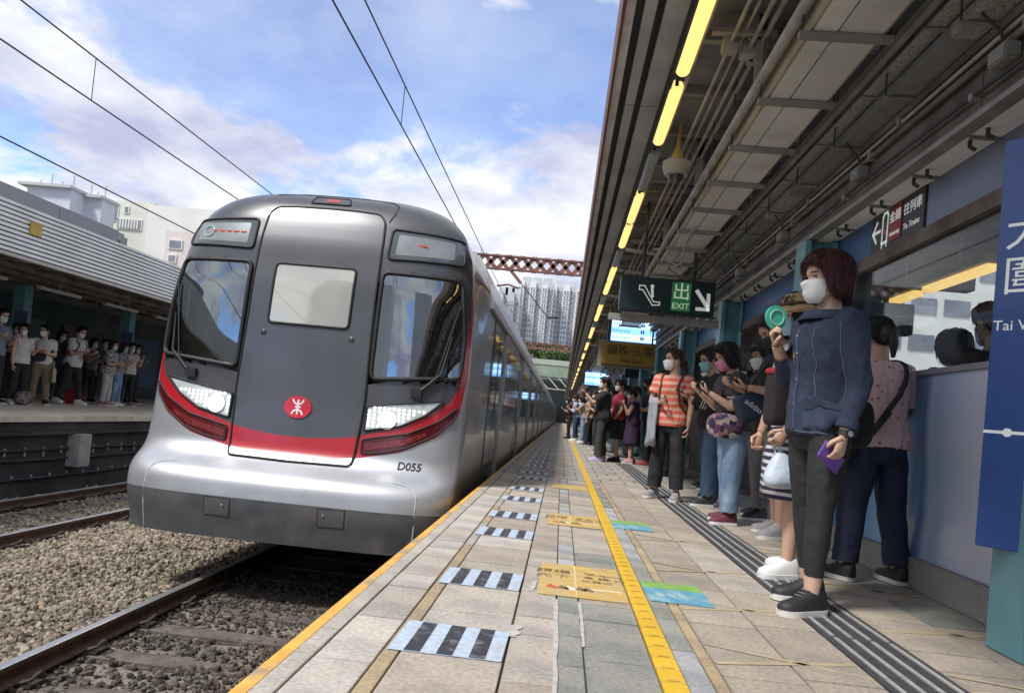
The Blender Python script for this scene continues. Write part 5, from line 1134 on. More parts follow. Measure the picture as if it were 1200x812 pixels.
def hand(b, w, d, pn, thumb, curl, k=1., point=False):
    """palm and five fingers; w wrist, d direction, pn palm normal, thumb +-1 side of d x pn"""
    d = d.normalized(); pn = (pn-d*pn.dot(d)).normalized(); ac = d.cross(pn).normalized()*thumb
    ring = lambda c, wd, th: [c+ac*(wd*math.cos(a))+pn*(th*math.sin(a)) for a in np.linspace(0, 2*math.pi, 13)[:-1]]
    b.loft([ring(w-d*.01*k, .023*k, .018*k), ring(w+d*.02*k, .029*k, .016*k), ring(w+d*.055*k, .038*k, .014*k), ring(w+d*.085*k, .038*k, .012*k), ring(w+d*.092*k, .034*k, .008*k)])
    for i, (ofs, ln, r) in enumerate(((.028, .070, .0090), (.0095, .078, .0092), (-.0095, .073, .0088), (-.027, .058, .0078))):
        c = curl*(1+.12*i) if not (point and i == 0) else 10
        p = w+d*(.084*k)+ac*(ofs*k); pts = [p-d*.012*k, p]; dd = d.copy(); a = 0
        for seg, f in enumerate((.45, .32, .23)):
            a += math.radians(c*(.8, 1.1, .8)[seg]); dd = d*math.cos(a)+pn*math.sin(a); p = p+dd*(ln*f*k); pts.append(p)
        b.tube(pts, [r*k, r*k, r*.95*k, r*.85*k, r*.6*k], 8)
    p = w+d*.022*k+ac*.026*k; t1 = (d*.62+ac*.65+pn*.35).normalized(); t2 = (d*.8+ac*.1+pn*(.35+curl*.006)).normalized(); t3 = (d*.75-ac*.25+pn*(.45+curl*.008)).normalized()
    q = p+t1*.038*k; q2 = q+t2*.030*k; b.tube([p-t1*.012*k, p, q, q2, q2+t3*.022*k], [.014*k, .0135*k, .0115*k, .0100*k, .0065*k], 8)
def dvec(side, v): return Vector((side*v[0], -v[1], v[2])).normalized()
PEOPLE = {}
def human(key, label, x, y, H, head=-85., lean=0., arms=None, legs=None, hp=0., hy=0., skin=0, lod=1, hair='short', hairm=None, hth=1., mask=None, top=None, bottom=None, shoes=None, wide=1., seed=0, glasses=False, group='people waiting on the near platform'):
    """local frame: faces -Y, left side is +X"""
    root = thing('person', label, 'person', (x, y, 0), R_(head), group)
    vox = (.0085, .014, .024)[lod]
    arms = arms or {}; legs = legs or {}
    J = {}
    for s, nm in ((1, 'l'), (-1, 'r')):
        th, kn, sp = legs.get(nm, (2 if s > 0 else -2, 3, 3))
        hip = Vector((s*.052*wide, 0, 0)); d1 = dvec(s, (math.sin(R_(sp)), math.sin(R_(th)), -math.cos(R_(th)))); d2 = dvec(s, (math.sin(R_(sp)), math.sin(R_(th-kn)), -math.cos(R_(th-kn))))
        J['hip'+nm] = hip; J['knee'+nm] = hip+d1*.245; J['ank'+nm] = hip+d1*.245+d2*.235
    dz = .043-min(J['ankl'].z, J['ankr'].z)
    for nm in 'lr':
        for q in ('hip', 'knee', 'ank'): J[q+nm] = J[q+nm]+Vector((0, 0, dz))
    hz = dz; Ml = Matrix.Translation((0, 0, hz)) @ Matrix.Rotation(R_(lean), 4, 'X') @ Matrix.Translation((0, 0, -.52))
    tp = lambda p: Ml @ Vector(p)
    for s, nm in ((1, 'l'), (-1, 'r')):
        up, fo = arms.get(nm, ((.10, .02, -1), (.02, .14, -1)))[:2]; sh = tp((s*.104*wide, .004, .803)); J['sh'+nm] = sh
        J['el'+nm] = sh+dvec(s, up)*.170; J['wr'+nm] = J['el'+nm]+dvec(s, fo)*.150; J['fd'+nm] = dvec(s, fo)
    S = lambda p: Vector(p)*H
    def torso(b, inf, zlo, zhi, n=20):
        rings = []
        for z, a, c, yo in ((.46, .070, .062, .004), (.50, .092, .072, .006), (.54, .098, .074, .006), (.58, .092, .068, .002), (.62, .084, .062, 0), (.67, .088, .064, -.002), (.72, .094, .070, -.006), (.76, .098, .070, -.005), (.79, .096, .062, 0), (.812, .080, .052, .004), (.828, .055, .044, .006), (.842, .038, .038, .006)):
            if z < zlo-.021 or z > zhi: continue
            rings.append([S(tp(((a*wide+inf)*math.cos(t), (c*wide+inf)*math.sin(t)+yo, max(z, zlo)))) for t in np.linspace(0, 2*math.pi, n+1)[:-1]])
        b.loft(rings)
    # ---- body
    core = B(); torso(core, -.012, .47, .85)
    hb = tp((0, .004, .855)); Mh0 = Matrix.Translation(S(hb)) @ Matrix.Rotation(R_(hy), 4, 'Z') @ Matrix.Rotation(R_(lean*.6+hp), 4, 'X') @ Matrix.Scale(H*.142/.225, 4) @ Matrix.Translation((0, -.018, .018))
    wall_path(core, [S(tp((0, .008, .80))), S(tp((0, .006, .84))), Mh0 @ Vector((0, .022, .05))], [.036*H, .033*H, .034*H], 12)
    for nm in 'lr':
        wall_path(core, [S(J['sh'+nm]), S((J['sh'+nm]+J['el'+nm])/2), S(J['el'+nm]), S(J['el'+nm].lerp(J['wr'+nm], .35)), S(J['wr'+nm])], [.030*H, .027*H, .0225*H, .0225*H, .0155*H])
        wall_path(core, [S(J['hip'+nm]), S((J['hip'+nm]+J['knee'+nm])/2), S(J['knee'+nm]), S(J['knee'+nm].lerp(J['ank'+nm], .35)), S(J['ank'+nm])], [.050*H, .045*H, .032*H, .031*H, .020*H])
        core.ball(S(J['ank'+nm]+Vector((0, -.012, -.018))), .019*H, .034*H, .010*H)
    cm = remesh(core, vox*1.1, 2)
    b = B(); b.add([v.co.copy() for v in cm.vertices], [tuple(p.vertices) for p in cm.polygons]); bpy.data.meshes.remove(cm)
    head_mesh(b, Mh0, lod == 0)
    if not mask: 
        pass
    HD = {}
    for s, nm in ((1, 'l'), (-1, 'r')):
        a = arms.get(nm, ((.10, .02, -1), (.02, .14, -1))); curl = a[2] if len(a) > 2 else 22; pn = Vector(a[3]) if len(a) > 3 else Vector((-s, -.15, 0))
        pn = Vector((s*pn.x, -pn.y, pn.z)) if len(a) > 3 else pn
        d = J['fd'+nm]; tb = 1 if d.cross(pn).dot(Vector((0, -1, .5))) > 0 else -1
        hand(b, S(J['wr'+nm]), d, pn, tb, curl, H/1.68*.94, len(a) > 4); HD[nm] = (S(J['wr'+nm]), d, pn)
    me = b.mesh('body', [mSkin[skin], mEyeW, mEyeD, mBrow], None, fix=False); me.polygons.foreach_set('use_smooth', [True]*len(me.polygons)); me.update()
    link('body', me, root)
    # ---- hair, mask, glasses
    if hair:
        hm = hair_mesh(hair, Mh0, seed, hth, lod < 2); ho = link('hair', hm.mesh('hair', hairm or HB, None, smooth=180), root); strands(hair, Mh0, (700, 220, 70)[lod], seed, hth, hairm or HB, ho, (.0011, .0016, .0026)[lod])
    if mask:
        mb = B(); n, m_ = 25, 15; vs = []
        for i in range(m_):
            t = -.02+.47*i/(m_-1)
            for j in range(n):
                ph = (-1+2*j/(n-1))*(1.08+.12*math.sin(i/(m_-1)*math.pi)); q = .006+.009*math.exp(-(ph/.55)**2)*math.sin(min(1, max(0, (t+.02)/.47))*math.pi)**.7
                if mask[1] == 'fold': q += .008*math.exp(-(ph/.14)**2)*math.sin((t+.02)/.47*math.pi)
                elif 0 < i < m_-1: q += .0015*math.sin(i*2.6)
                q += .006*math.exp(-(ph/.2)**2)*max(0, 1-abs(t-.43)/.12)
                p = head_pt(max(t, .0), ph, q, True); p.z = .225*t if t < 0 else p.z
                vs.append(Mh0 @ p)
        mb.add(vs, [(i*n+j, i*n+j+1, (i+1)*n+j+1, (i+1)*n+j) for i in range(m_-1) for j in range(n-1)])
        mo = link('face_mask', mb.mesh('face_mask', mask[0], None, smooth=180), root)
        lb = B()
        for s in (-1, 1):
            for t in (.10, .40): lb.tube([Mh0 @ head_pt(t, s*1.12, .006), Mh0 @ head_pt(t*.6+.17, s*1.4, .006), Mh0 @ Vector((s*.08, .015, .225*(.42+(t-.25)*.25)))], .0022, 5)
        link('ear_loop', lb.mesh('ear_loop', mask[0], None), mo)
    if glasses:
        gb = B()
        for s in (-1, 1):
            c0 = head_pt(.5, s*.42)+Vector((0, -.012, 0)); gb.tube([Mh0 @ (c0+Vector((.021*math.cos(a), abs(.004*math.cos(a)), .016*math.sin(a)))) for a in np.linspace(0, 6.4, 17)], .0016, 5); gb.tube([Mh0 @ (c0+Vector((s*.021, .002, .004))), Mh0 @ Vector((s*.078, .0, .118))], .0016, 5)
        gb.tube([Mh0 @ (head_pt(.5, q)+Vector((0, -.013, .003))) for q in (-.2, 0, .2)], .0016, 5)
        link('glasses', gb.mesh('glasses', mSeal, None, smooth=180), root)
    parts = {}
    # ---- clothes
    def leg_tube(b, nm, frac, r, zoff=0):
        hp_, kn_, an_ = J['hip'+nm], J['knee'+nm], J['ank'+nm]; pts = [hp_+Vector((0, 0, .02)), (hp_+kn_)/2, kn_]; rr = [r[0], r[1], r[2]]
        if frac <= .52:
            f = frac/.52; pts = [hp_+Vector((0, 0, .02)), hp_.lerp(kn_, f*.5), hp_.lerp(kn_, f)]; rr = [r[0], r[1], r[2]]
        else:
            f = (frac-.52)/.48; pts += [kn_.lerp(an_, f*.4), kn_.lerp(an_, f)]; rr += [r[3], r[4]]
        wall_path(b, [S(p) for p in pts], [q*H for q in rr], 14)
    if bottom:
        kind, mat_ = bottom[0], bottom[1]; b = B(); o_ = bottom[2] if len(bottom) > 2 else {}
        if kind in ('skirt', 'dress'):
            zl = o_.get('z', .26); rings = []; mid = (J['kneel']+J['kneer'])/2; fl = o_.get('flare', .125)
            for k in range(8):
                t = k/7; z = hz+.12-(hz+.12-zl)*t; c = Vector((0, 0, z)).lerp(Vector((mid.x, mid.y, z)), t*.7); a = .088*wide+(fl-.088)*min(1, t*1.6); cc = .068*wide+(fl*.85-.068)*min(1, t*1.6)
                rings.append([S(c+Vector((a*math.cos(q)*(1+.05*t*math.sin(q*6+seed)), cc*math.sin(q)*(1+.05*t*math.sin(q*6+seed)), 0))) for q in np.linspace(0, 2*math.pi, 37)[:-1]])
            b.loft(rings); me = b.mesh('skirt', mat_, None, fix=True); wrinkle(me, .006, 18, 3, seed); parts['bottom'] = link('skirt', finish(me, mat_), root)
        else:
            r = {'leggings': (.058, .050, .035, .034, .0235), 'slim': (.060, .053, .040, .037, .029), 'straight': (.062, .057, .049, .046, .043), 'wide': (.064, .062, .060, .060, .060), 'shorts': (.064, .063, .066, .05, .04)}[kind]
            r = [q*(.9+.1*wide)*o_.get('f', 1) for q in r]
            for nm in 'lr': leg_tube(b, nm, o_.get('len', .5 if kind == 'shorts' else .97), r)
            rings = []
            for dz_, a, c in ((-.075, .06, .055), (-.05, .085, .068), (0, .101, .077), (.05, .097, .073), (.09, .088, .066)):
                rings.append([S(Vector((0, .005, hz+dz_))+Vector((a*wide*math.cos(q), c*wide*math.sin(q), 0))) for q in np.linspace(0, 2*math.pi, 25)[:-1]])
            b.loft(rings); me = remesh(b, vox, 3)
            fr_ = o_.get('len', .5 if kind == 'shorts' else .97)
            for nm in 'lr':
                h0, k0, a0 = J['hip'+nm], J['knee'+nm], J['ank'+nm]; e_ = h0.lerp(k0, fr_/.52) if fr_ <= .52 else k0.lerp(a0, (fr_-.52)/.48); dr = (k0-h0) if fr_ <= .52 else (a0-k0); dr = dr.normalized(); cut(me, S(e_-dr*.012), dr, .09*H if fr_ > .52 else .078*H)
            if kind == 'leggings': wrinkle(me, .0018*H, 20, 18, seed)
            else: wrinkle(me, .0065 if kind != 'wide' else .008, 13, 9, seed)
            parts['bottom'] = link('shorts' if kind == 'shorts' else 'trousers', finish(me, mat_), root)
    if top:
        mat_ = top[0]; o_ = top[1] if len(top) > 1 else {}; b = B(); fit = o_.get('fit', .010); torso(b, fit, o_.get('hem', .50), o_.get('neck', .835)); sl_ = o_.get('sleeve', .3)
        for s, nm in ((1, 'l'), (-1, 'r')):
            sh, el, wr = J['sh'+nm], J['el'+nm], J['wr'+nm]; k = o_.get('loose', .008)
            inn = sh+Vector((-s*.045, 0, -.005))
            if sl_ <= 0: continue
            if sl_ <= .53: pts = [inn, sh, sh.lerp(el, sl_/.53*.5), sh.lerp(el, sl_/.53)]; rr = [.032+fit*.4, .031+fit*.5, .029+k, .028+k*1.3]
            else: pts = [inn, sh, (sh+el)/2, el, el.lerp(wr, (sl_-.53)/.47*.5), el.lerp(wr, (sl_-.53)/.47)]; rr = [.032+fit*.4, .032+fit*.5, .030+k, .027+k, .024+k, .019+k]
            wall_path(b, [S(p) for p in pts], [q*H for q in rr], 14)
        me = remesh(b, vox, 3); hm_ = o_.get('hem', .50); cut(me, S(tp((0, .005, hm_+.014))), (Ml.to_3x3() @ Vector((0, 0, -1))), .115*H*wide+fit*H)
        if sl_ > .1:
            for nm in 'lr':
                sh, el, wr = J['sh'+nm], J['el'+nm], J['wr'+nm]; e_, dr = (sh.lerp(el, sl_/.53), el-sh) if sl_ <= .53 else (el.lerp(wr, (sl_-.53)/.47), wr-el); dr = dr.normalized(); cut(me, S(e_-dr*.010), dr, (.055+o_.get('loose', .008))*H)
        wrinkle(me, o_.get('amp', .009), 12, 7, seed+5); wrinkle(me, o_.get('amp', .009)*.45, 30, 16, seed+9); parts['top'] = link(o_.get('name', 'shirt'), finish(me, mat_), root)
    if shoes:
        for s, nm in ((1, 'l'), (-1, 'r')):
            a = S(J['ank'+nm]); f = dvec(s, (.18, 1, 0)); r = Vector((f.y, -f.x, 0)); f = Vector((f.x, f.y, 0)).normalized(); lift = max(0, a.z-.043*H)
            sec = [(-.046, .014, .046), (-.040, .022, .060), (-.020, .0265, .066), (.005, .0265, .062), (.022, .027, .055), (.04, .028, .043), (.06, .030, .034), (.085, .028, .028), (.10, .021, .023), (.108, .009, .016)]
            def rings(z0, infl, hf):
                out_ = []
                for t, w_, h in sec:
                    c = a+f*(t*H); zb = lift+z0*H; hh = h*H*hf; ring = []
                    for q in np.linspace(0, math.pi, 9): ring.append(Vector((c.x, c.y, zb))+r*((w_+infl)*H*math.cos(q)*(1 if hf > .5 else 1))+Vector((0, 0, hh*math.sin(q)**.7)))
                    out_.append(ring)
                return out_
            b = B(); b.loft(rings(.013, 0, 1.)); so_ = link('shoe', b.mesh('shoe', shoes[0], None, smooth=55), root)
            b = B(); n2 = []
            for zz in (0, .016):
                left = [a+f*(t*H)+r*((w_+.003)*H) for t, w_, h in sec]; right = [a+f*(t*H)-r*((w_+.003)*H) for t, w_, h in sec][::-1]
                n2.append([Vector((p.x, p.y, lift+zz*H+.001)) for p in left+right])
            b.loft(n2); link('sole', b.mesh('sole', shoes[1], None, smooth=40), so_)
            if len(shoes) > 2:
                b = B()
                for t in (.012, .024, .036, .048): c = a+f*(t*H); b.tube([Vector((c.x, c.y, lift+.0145*H+interp(t, [q[0] for q in sec], [q[2] for q in sec])*H))+r*(q*H) for q in (-.012, 0, .012)], .0025, 5)
                link('laces', b.mesh('laces', shoes[2], None), so_)
    PEOPLE[key] = dict(root=root, J=J, H=H, hands=HD, head=Mh0, W=Matrix.Translation((x, y, 0)) @ Matrix.Rotation(R_(head), 4, 'Z'), parts=parts, tp=lambda p: S(tp(p)))
    return PEOPLE[key]
def bvh_of(o): return BVHTree.FromPolygons([v.co.copy() for v in o.data.vertices], [tuple(p.vertices) for p in o.data.polygons])
def item(name, label, cat, who, bld_parts, group=None):
    """a thing carried by someone, built in the person's own frame"""
    W = PEOPLE[who]['W']; allv = [v for _, b, _, _ in bld_parts for v in b.v]; c = Vector((np.mean([v[0] for v in allv]), np.mean([v[1] for v in allv]), min(v[2] for v in allv)))
    t = thing(name, label, cat, tuple(W @ c), 0, group); t.rotation_euler = PEOPLE[who]['root'].rotation_euler
    for nm, b, m, kw in bld_parts:
        link(nm, b.mesh(nm, m, c, **kw), t)
    return t
def soft_box(c, sx_, sy_, sz_, M3=None, p=3.2, n=24, m=14, sag=0.):
    b = B(); vs = []
    for i in range(m+1):
        th = -math.pi/2+math.pi*i/m
        for j in range(n):
            ph = 2*math.pi*j/n; g = lambda v: math.copysign(abs(v)**(2/p), v)
            q = Vector((sx_*g(math.cos(th))*g(math.cos(ph)), sy_*g(math.cos(th))*g(math.sin(ph)), sz_*g(math.sin(th))))
            q *= 1+.04*noise.noise((q.x*14, q.y*14, q.z*14)); q.x *= 1+sag*(-q.z/sz_)*.5; q.y *= 1+sag*(-q.z/sz_)*.5
            if M3: q = M3 @ q
            vs.append(Vector(c)+q)
    b.add(vs, [(i*n+j, i*n+(j+1) % n, (i+1)*n+(j+1) % n, (i+1)*n+j) for i in range(m) for j in range(n)]); return b
def strap(pts, w_, th, nrm=None):
    b = B(); wall_path(b, pts, [w_]*len(pts), 8, (nrm or Vector((0, 1, 0)), th)); return b
def held(who, nm, dist=.07, off=.02): w_, d, pn = PEOPLE[who]['hands'][nm]; return w_+d*dist+pn*off, d, pn
def phone(who, nm, label, mat, up=None, sz=(.036, .072), group='phones in hands', off=.022, dist=.085):
    c, d, pn = held(who, nm, dist, off); pn = pn.normalized(); u = (up if up else d); u = (u-pn*u.dot(pn)).normalized(); r = u.cross(pn)
    b = B().prism([c+r*sz[0]*a+u*sz[1]*q for a, q in ((-1, -1), (1, -1), (1, 1), (-1, 1))], pn*.009); s = B().prism([c+pn*.0095+r*sz[0]*.9*a+u*sz[1]*.93*q for a, q in ((-1, -1), (1, -1), (1, 1), (-1, 1))], pn*.0008)
    return item('phone', label, 'phone', who, [('case', b, mat, dict(bev=.003)), ('screen', s, M('phone_glass', (.02, .022, .03), .1, coat=.5), {})], group)
wM = M('mask_white', (.72, .72, .70), .8, var=.04, bump=.1, bs=200); bM = M('mask_blue', (.33, .55, .66), .8, var=.05, bump=.1, bs=200); pM = M('mask_pink', (.72, .25, .42), .8, var=.05); tM = M('mask_teal', (.22, .48, .50), .8, var=.05); kM = M('mask_black', (.025, .025, .028), .8)
sW = M('sole_white', (.62, .60, .56), .7, var=.1, vs=20); sK = M('shoe_black', (.018, .018, .02), .6, var=.2, vs=20); sG = M('shoe_grey', (.27, .26, .25), .8, var=.15, vs=20); sWh = M('shoe_white', (.66, .66, .64), .7, var=.06); sMa = M('shoe_maroon', (.11, .02, .035), .7); sLi = M('shoe_lilac', (.45, .36, .52), .7); sRd = M('shoe_red', (.30, .06, .05), .7)
DOWN = ((.10, .02, -1), (.03, .12, -1)); READ = ((.10, .12, -1), (-.25, .85, .45), 35, (0, -.4, .9))
# --- woman in the navy denim jacket
denim = cloth('denim_navy', (.020, .032, .062), .6, col2=(.042, .060, .105), cs=7, clo=.42, chi=.7, bs=260); stitch = M('stitch', (.10, .125, .18), .8); legg = cloth('leggings', (.018, .018, .020), .15, .75)
nv = human('navy', 'woman in navy denim jacket, black leggings and white mask, nearest the camera', 1.175, 3.47, 1.60, -72, 1, {'l': ((.22, -.04, -1), (.0, .24, -1), 40, (-1, .25, .1)), 'r': ((.10, .12, -1), (-.34, .62, .70), 60, (-.6, -.6, .1))},
           {'l': (5, 2, 2), 'r': (-5, 4, 2)}, 2, -6, 2, 0, 'crop', HR, 1.1, (wM, 'fold'), (denim, dict(sleeve=.90, fit=.015, loose=.006, hem=.475, amp=.009, name='jacket')), ('leggings', legg, dict(len=.90, f=1.02)), (sK, sW, M('lace_grey', (.16, .16, .165), .7)), 1.01, 3)
jk = nv['parts']['top']; bv = bvh_of(jk); H_ = 1.60
def on_jacket(p, off=.004):
    q, n, i, d = bv.find_nearest(Vector(p)); return q+n*off
def seam(name, pts, mat, r=.0022, owner=jk, closed=False):
    dense = []
    for p, q in zip(pts[:-1], pts[1:]):
        for k in range(6): dense.append(Vector(p).lerp(Vector(q), k/6))
    dense.append(Vector(pts[-1])); P = [on_jacket(p, .0015) for p in dense]; link(name, B().tube(P, r, 5).mesh(name, mat, None, smooth=180), owner)
T_ = nv['tp']
# collar, lapel, pocket, seams, rolled cuff
cb = B(); rr = []
for k in range(15):
    a = R_(-205+k*230/14); rr.append([T_((.052*math.cos(a), .052*math.sin(a)+.008, .835)), T_((.066*math.cos(a), .066*math.sin(a)+.004, .842)), T_((.082*math.cos(a), .080*math.sin(a), .815))])
cb.loft(rr, closed=False); cme = cb.mesh('collar', denim, None, smooth=180); co_ = link('collar', cme, jk); so2 = co_.modifiers.new('s', 'SOLIDIFY'); so2.thickness = .006
seam('stitching', [T_((.10, -.02, .80)), T_((.115, -.03, .70)), T_((.118, -.03, .60)), T_((.12, -.03, .49))], stitch, .0018)
seam('stitching', [T_((.06, -.10, .80)), T_((.075, -.11, .70)), T_((.08, -.11, .60)), T_((.085, -.11, .49))], stitch, .0018)
def patch_on(name, c0, c1, c2, c3, mat, off, n=9):
    g = [[Vector(c0).lerp(Vector(c1), i/n).lerp(Vector(c3).lerp(Vector(c2), i/n), j/n) for i in range(n+1)] for j in range(n+1)]; P = [[on_jacket(p, off if 0 < i < n and 0 < j < n else .0) for i, p in enumerate(r)] for j, r in enumerate(g)]
    return link(name, B().loft(P, closed=False).mesh(name, mat, None, smooth=180), jk)
dpk = cloth('denim_pocket', (.030, .047, .090), .5, col2=(.040, .060, .105), cs=9, bs=300)
patch_on('pocket', T_((.045, -.14, .58)), T_((.13, -.07, .58)), T_((.13, -.07, .50)), T_((.045, -.14, .50)), dpk, .007); patch_on('pocket_flap', T_((.042, -.14, .592)), T_((.133, -.07, .592)), T_((.133, -.07, .565)), T_((.042, -.14, .565)), denim, .011)
for bz in (.78, .71, .64, .57): q_ = on_jacket(T_((-.012, -.15, bz)), .003); link('button', B().ball(q_, .008, .004, .008, 10, 6).mesh('button', M('button_metal', (.3, .25, .2), .4, .7), None, smooth=180), jk)

seam('hem_stitching', [T_((-.02, -.13, .487)), T_((.06, -.11, .487)), T_((.13, -.02, .487)), T_((.1, .08, .487))], stitch, .002)
seam('front_edge', [T_((-.005, -.12, .80)), T_((-.004, -.13, .70)), T_((-.004, -.13, .60)), T_((-.004, -.13, .49))], M('denim_edge', (.045, .075, .14), .8), .005)
el, wr = nv['J']['ell'], nv['J']['wrl']; dd = (wr-el); p0 = (el+dd*.70)*H_; p1 = (el+dd*.86)*H_
link('cuff', B().tube([p0, p0.lerp(p1, .08), p0.lerp(p1, .92), p1], [.046*.9, .053*.9, .052*.9, .045*.9], 18).mesh('cuff', cloth('denim_cuff', (.026, .042, .085), .4), None, smooth=50), jk)
w0 = (el+dd*.945)*H_; dn = dd.normalized(); pnl = nv['hands']['l'][2]
wt = item('wristwatch', 'round black wristwatch on the navy jacket woman\'s wrist', 'watch', 'navy', [('strap', B().tube([w0-dn*.009, w0+dn*.009], .0285, 16), sK, dict(smooth=40)), ('case', B().tube([w0+Vector((.026, 0, 0))-pnl*.0, w0+Vector((.037, 0, 0))], .017, 16), sK, dict(smooth=40)), ('dial', B().tube([w0+Vector((.0372, 0, 0)), w0+Vector((.0385, 0, 0))], .0125, 16), M('dial_silver', (.45, .45, .46), .3, .5), {})])
phone('navy', 'l', 'purple phone held low by the woman in the navy jacket', M('case_purple', (.20, .09, .42), .4), Vector((0, -.75, .45)), (.040, .078), off=.026, dist=.10)
c, d, pn = held('navy', 'r', .075, .018); up_ = Vector((0, -.1, 1)).normalized(); hf = c+up_*.03
item('hand_fan', 'small round green hand fan held up beside the straw hat', 'hand fan', 'navy', [('handle', B().tube([c-up_*.07, c, hf], [.010, .009, .007], 8), M('fan_stick', (.16, .09, .05), .6), dict(smooth=40)), ('blade', B().tube([hf+Vector((.006, -.0, .035)), hf+Vector((-.006, 0, .035))], .055, 24), M('fan_green', (.06, .42, .31), .5, var=.1), dict(smooth=40)), ('ring', B().tube([hf+Vector((.010, .035*math.cos(a), .035+.035*math.sin(a))) for a in np.linspace(0, 6.4, 20)], .003, 5), M('fan_pale', (.35, .6, .5), .5), {})])
b1 = T_((-.04, .12, .55)); item('shoulder_bag', 'black shoulder bag hanging behind the navy jacket', 'bag', 'navy', [('bag', soft_box(b1+Vector((.05, .02, -.03)), .07, .055, .11), cloth('bag_black', (.015, .015, .017)), dict(smooth=180)), ('strap', strap([b1+Vector((.03, .01, .06)), T_((.05, .085, .70)), T_((.075, .05, .815)), T_((.07, -.02, .83))], .012, .3), sK, dict(smooth=180))])
# --- woman in straw hat
strip_m = pattern_mat('stripes_navy_white', 'wave', [(.60, .58, .60), (.035, .025, .065)], 7.6, .85, .35, .42)
h = human('hat', 'woman in straw hat with purple striped skirt behind the navy jacket', 1.33, 4.28, 1.56, -80, 3, {'l': ((.15, .1, -1), (.05, .55, -.8), 50, (-1, 0, 0)), 'r': ((.15, .15, -1), (0, .3, -1), 50, (-1, 0, 0))}, {'l': (6, 3, 3), 'r': (-7, 3, 2)}, 5, -5, 0, 1, 'bob', HB, .8, (bM, 'flat'), (cloth('cream_print', (.48, .46, .43)), dict(sleeve=.35)), ('skirt', strip_m, dict(z=.27, flare=.13)), (sWh, sWh), 1.0, 4)
Mh = h['head']; hb_ = B(); prof = [(.158, .150, 0), (.155, .154, .004), (.11, .175, 0), (.098, .19, 0), (.09, .225, 0), (.06, .262, 0), (.0005, .272, 0)]
hb_.loft([[Mh @ Vector((r*math.cos(a), r*math.sin(a)*1.05+.0, z+.012*math.cos(a*2)*(r > .1)-.03)) for a in np.linspace(0, 2*math.pi, 37)[:-1]] for r, z, _ in prof]); link('straw_hat', hb_.mesh('straw_hat', pattern_mat('straw', 'wave', [(.42, .26, .12), (.56, .38, .20)], 28, .8, .6, .5), None, smooth=180), h['root'])
link('hat_band', B().tube([Mh @ Vector((.100*math.cos(a), .105*math.sin(a), .172)) for a in np.linspace(0, 6.35, 30)], .008, 6).mesh('hat_band', M('band_brown', (.10, .05, .03), .7), None, smooth=180), h['root'])
c, d, pn = held('hat', 'l', .09, .03); item('plastic_bag', 'pale blue white plastic bag hanging in front of the striped skirt', 'bag', 'hat', [('bag', soft_box(c+Vector((0, .05, -.14)), .05, .075, .10, None, 2.6, sag=.9), M('plastic_pale', (.52, .60, .68), .45, var=.1, vs=8, bump=.5, bs=14), dict(smooth=180)), ('handle', B().tube([c+Vector((0, .02, -.06)), c, c+Vector((0, .07, -.06))], .008, 6), MATS['plastic_pale'], {})])
b2 = h['tp']((.10, -.13, .66)); item('tote_bag', 'black bag with red rim held in front of the straw hat woman', 'bag', 'hat', [('bag', soft_box(b2+Vector((0, 0, -.05)), .07, .05, .15, None, 5), cloth('tote_black', (.02, .012, .014)), dict(smooth=180)), ('rim', soft_box(b2+Vector((0, 0, .095)), .074, .054, .018, None, 5), cloth('tote_red', (.40, .02, .03)), dict(smooth=180))])
# --- woman in pink blouse seen from behind
pk = pattern_mat('pink_dots', 'dots', [(.24, .10, .12), (.60, .41, .41)], 24, .85, thr=.2); nvy = cloth('trouser_navy', (.018, .024, .055), .3)
pw = human('pink', 'woman in spotted pink blouse and navy trousers seen from behind', 1.80, 4.36, 1.50, -158, 4, {'l': ((.25, .2, -1), (-.1, .9, .3), 40), 'r': ((.25, .15, -1), (-.1, .9, .25), 40)}, {'l': (3, 4, 5), 'r': (-4, 3, 5)}, 10, -8, 0, 0, 'tied', HB, 1.3, (wM, 'flat'), (pk, dict(sleeve=.45, fit=.022, loose=.018, hem=.485, name='blouse')), ('straight', nvy, dict(len=.97, f=1.05)), (sK, sW), 1.12, 6)
link('hair_bun', pw and soft_box(pw['head'] @ Vector((0, .115, .09)), .052, .05, .06, None, 2).mesh('hair_bun', HB, None, smooth=180), pw['root'])
Tp = pw['tp']; bag = Tp((-.10, -.10, .58)); pbv = bvh_of(pw['parts']['top'])
def along(bv_, pts, off):
    D = []
    for p, q in zip(pts[:-1], pts[1:]):
        for k in range(5): D.append(Vector(p).lerp(Vector(q), k/5))
    D.append(Vector(pts[-1])); out_ = []
    for p in D: q, n, i, dd_ = bv_.find_nearest(p); out_.append(q+n*off)
    return out_
item('crossbody_bag', 'black crossbody strap and bag over the pink blouse', 'bag', 'pink', [('strap', B().tube(along(pbv, [Tp((-.06, -.06, .82)), Tp((-.06, .05, .83)), Tp((-.02, .12, .72)), Tp((.06, .12, .62)), Tp((.13, .06, .54))], .006), .015, 8), sK, dict(smooth=180)), ('bag', soft_box(Tp((.15, -.01, .50)), .035, .09, .07), cloth('bag_black2', (.016, .016, .018)), dict(smooth=180)), ('buckle', B().tube([Tp((.05, .105, .63)), Tp((.115, .09, .545))], .018, 8), sK, dict(smooth=180))])
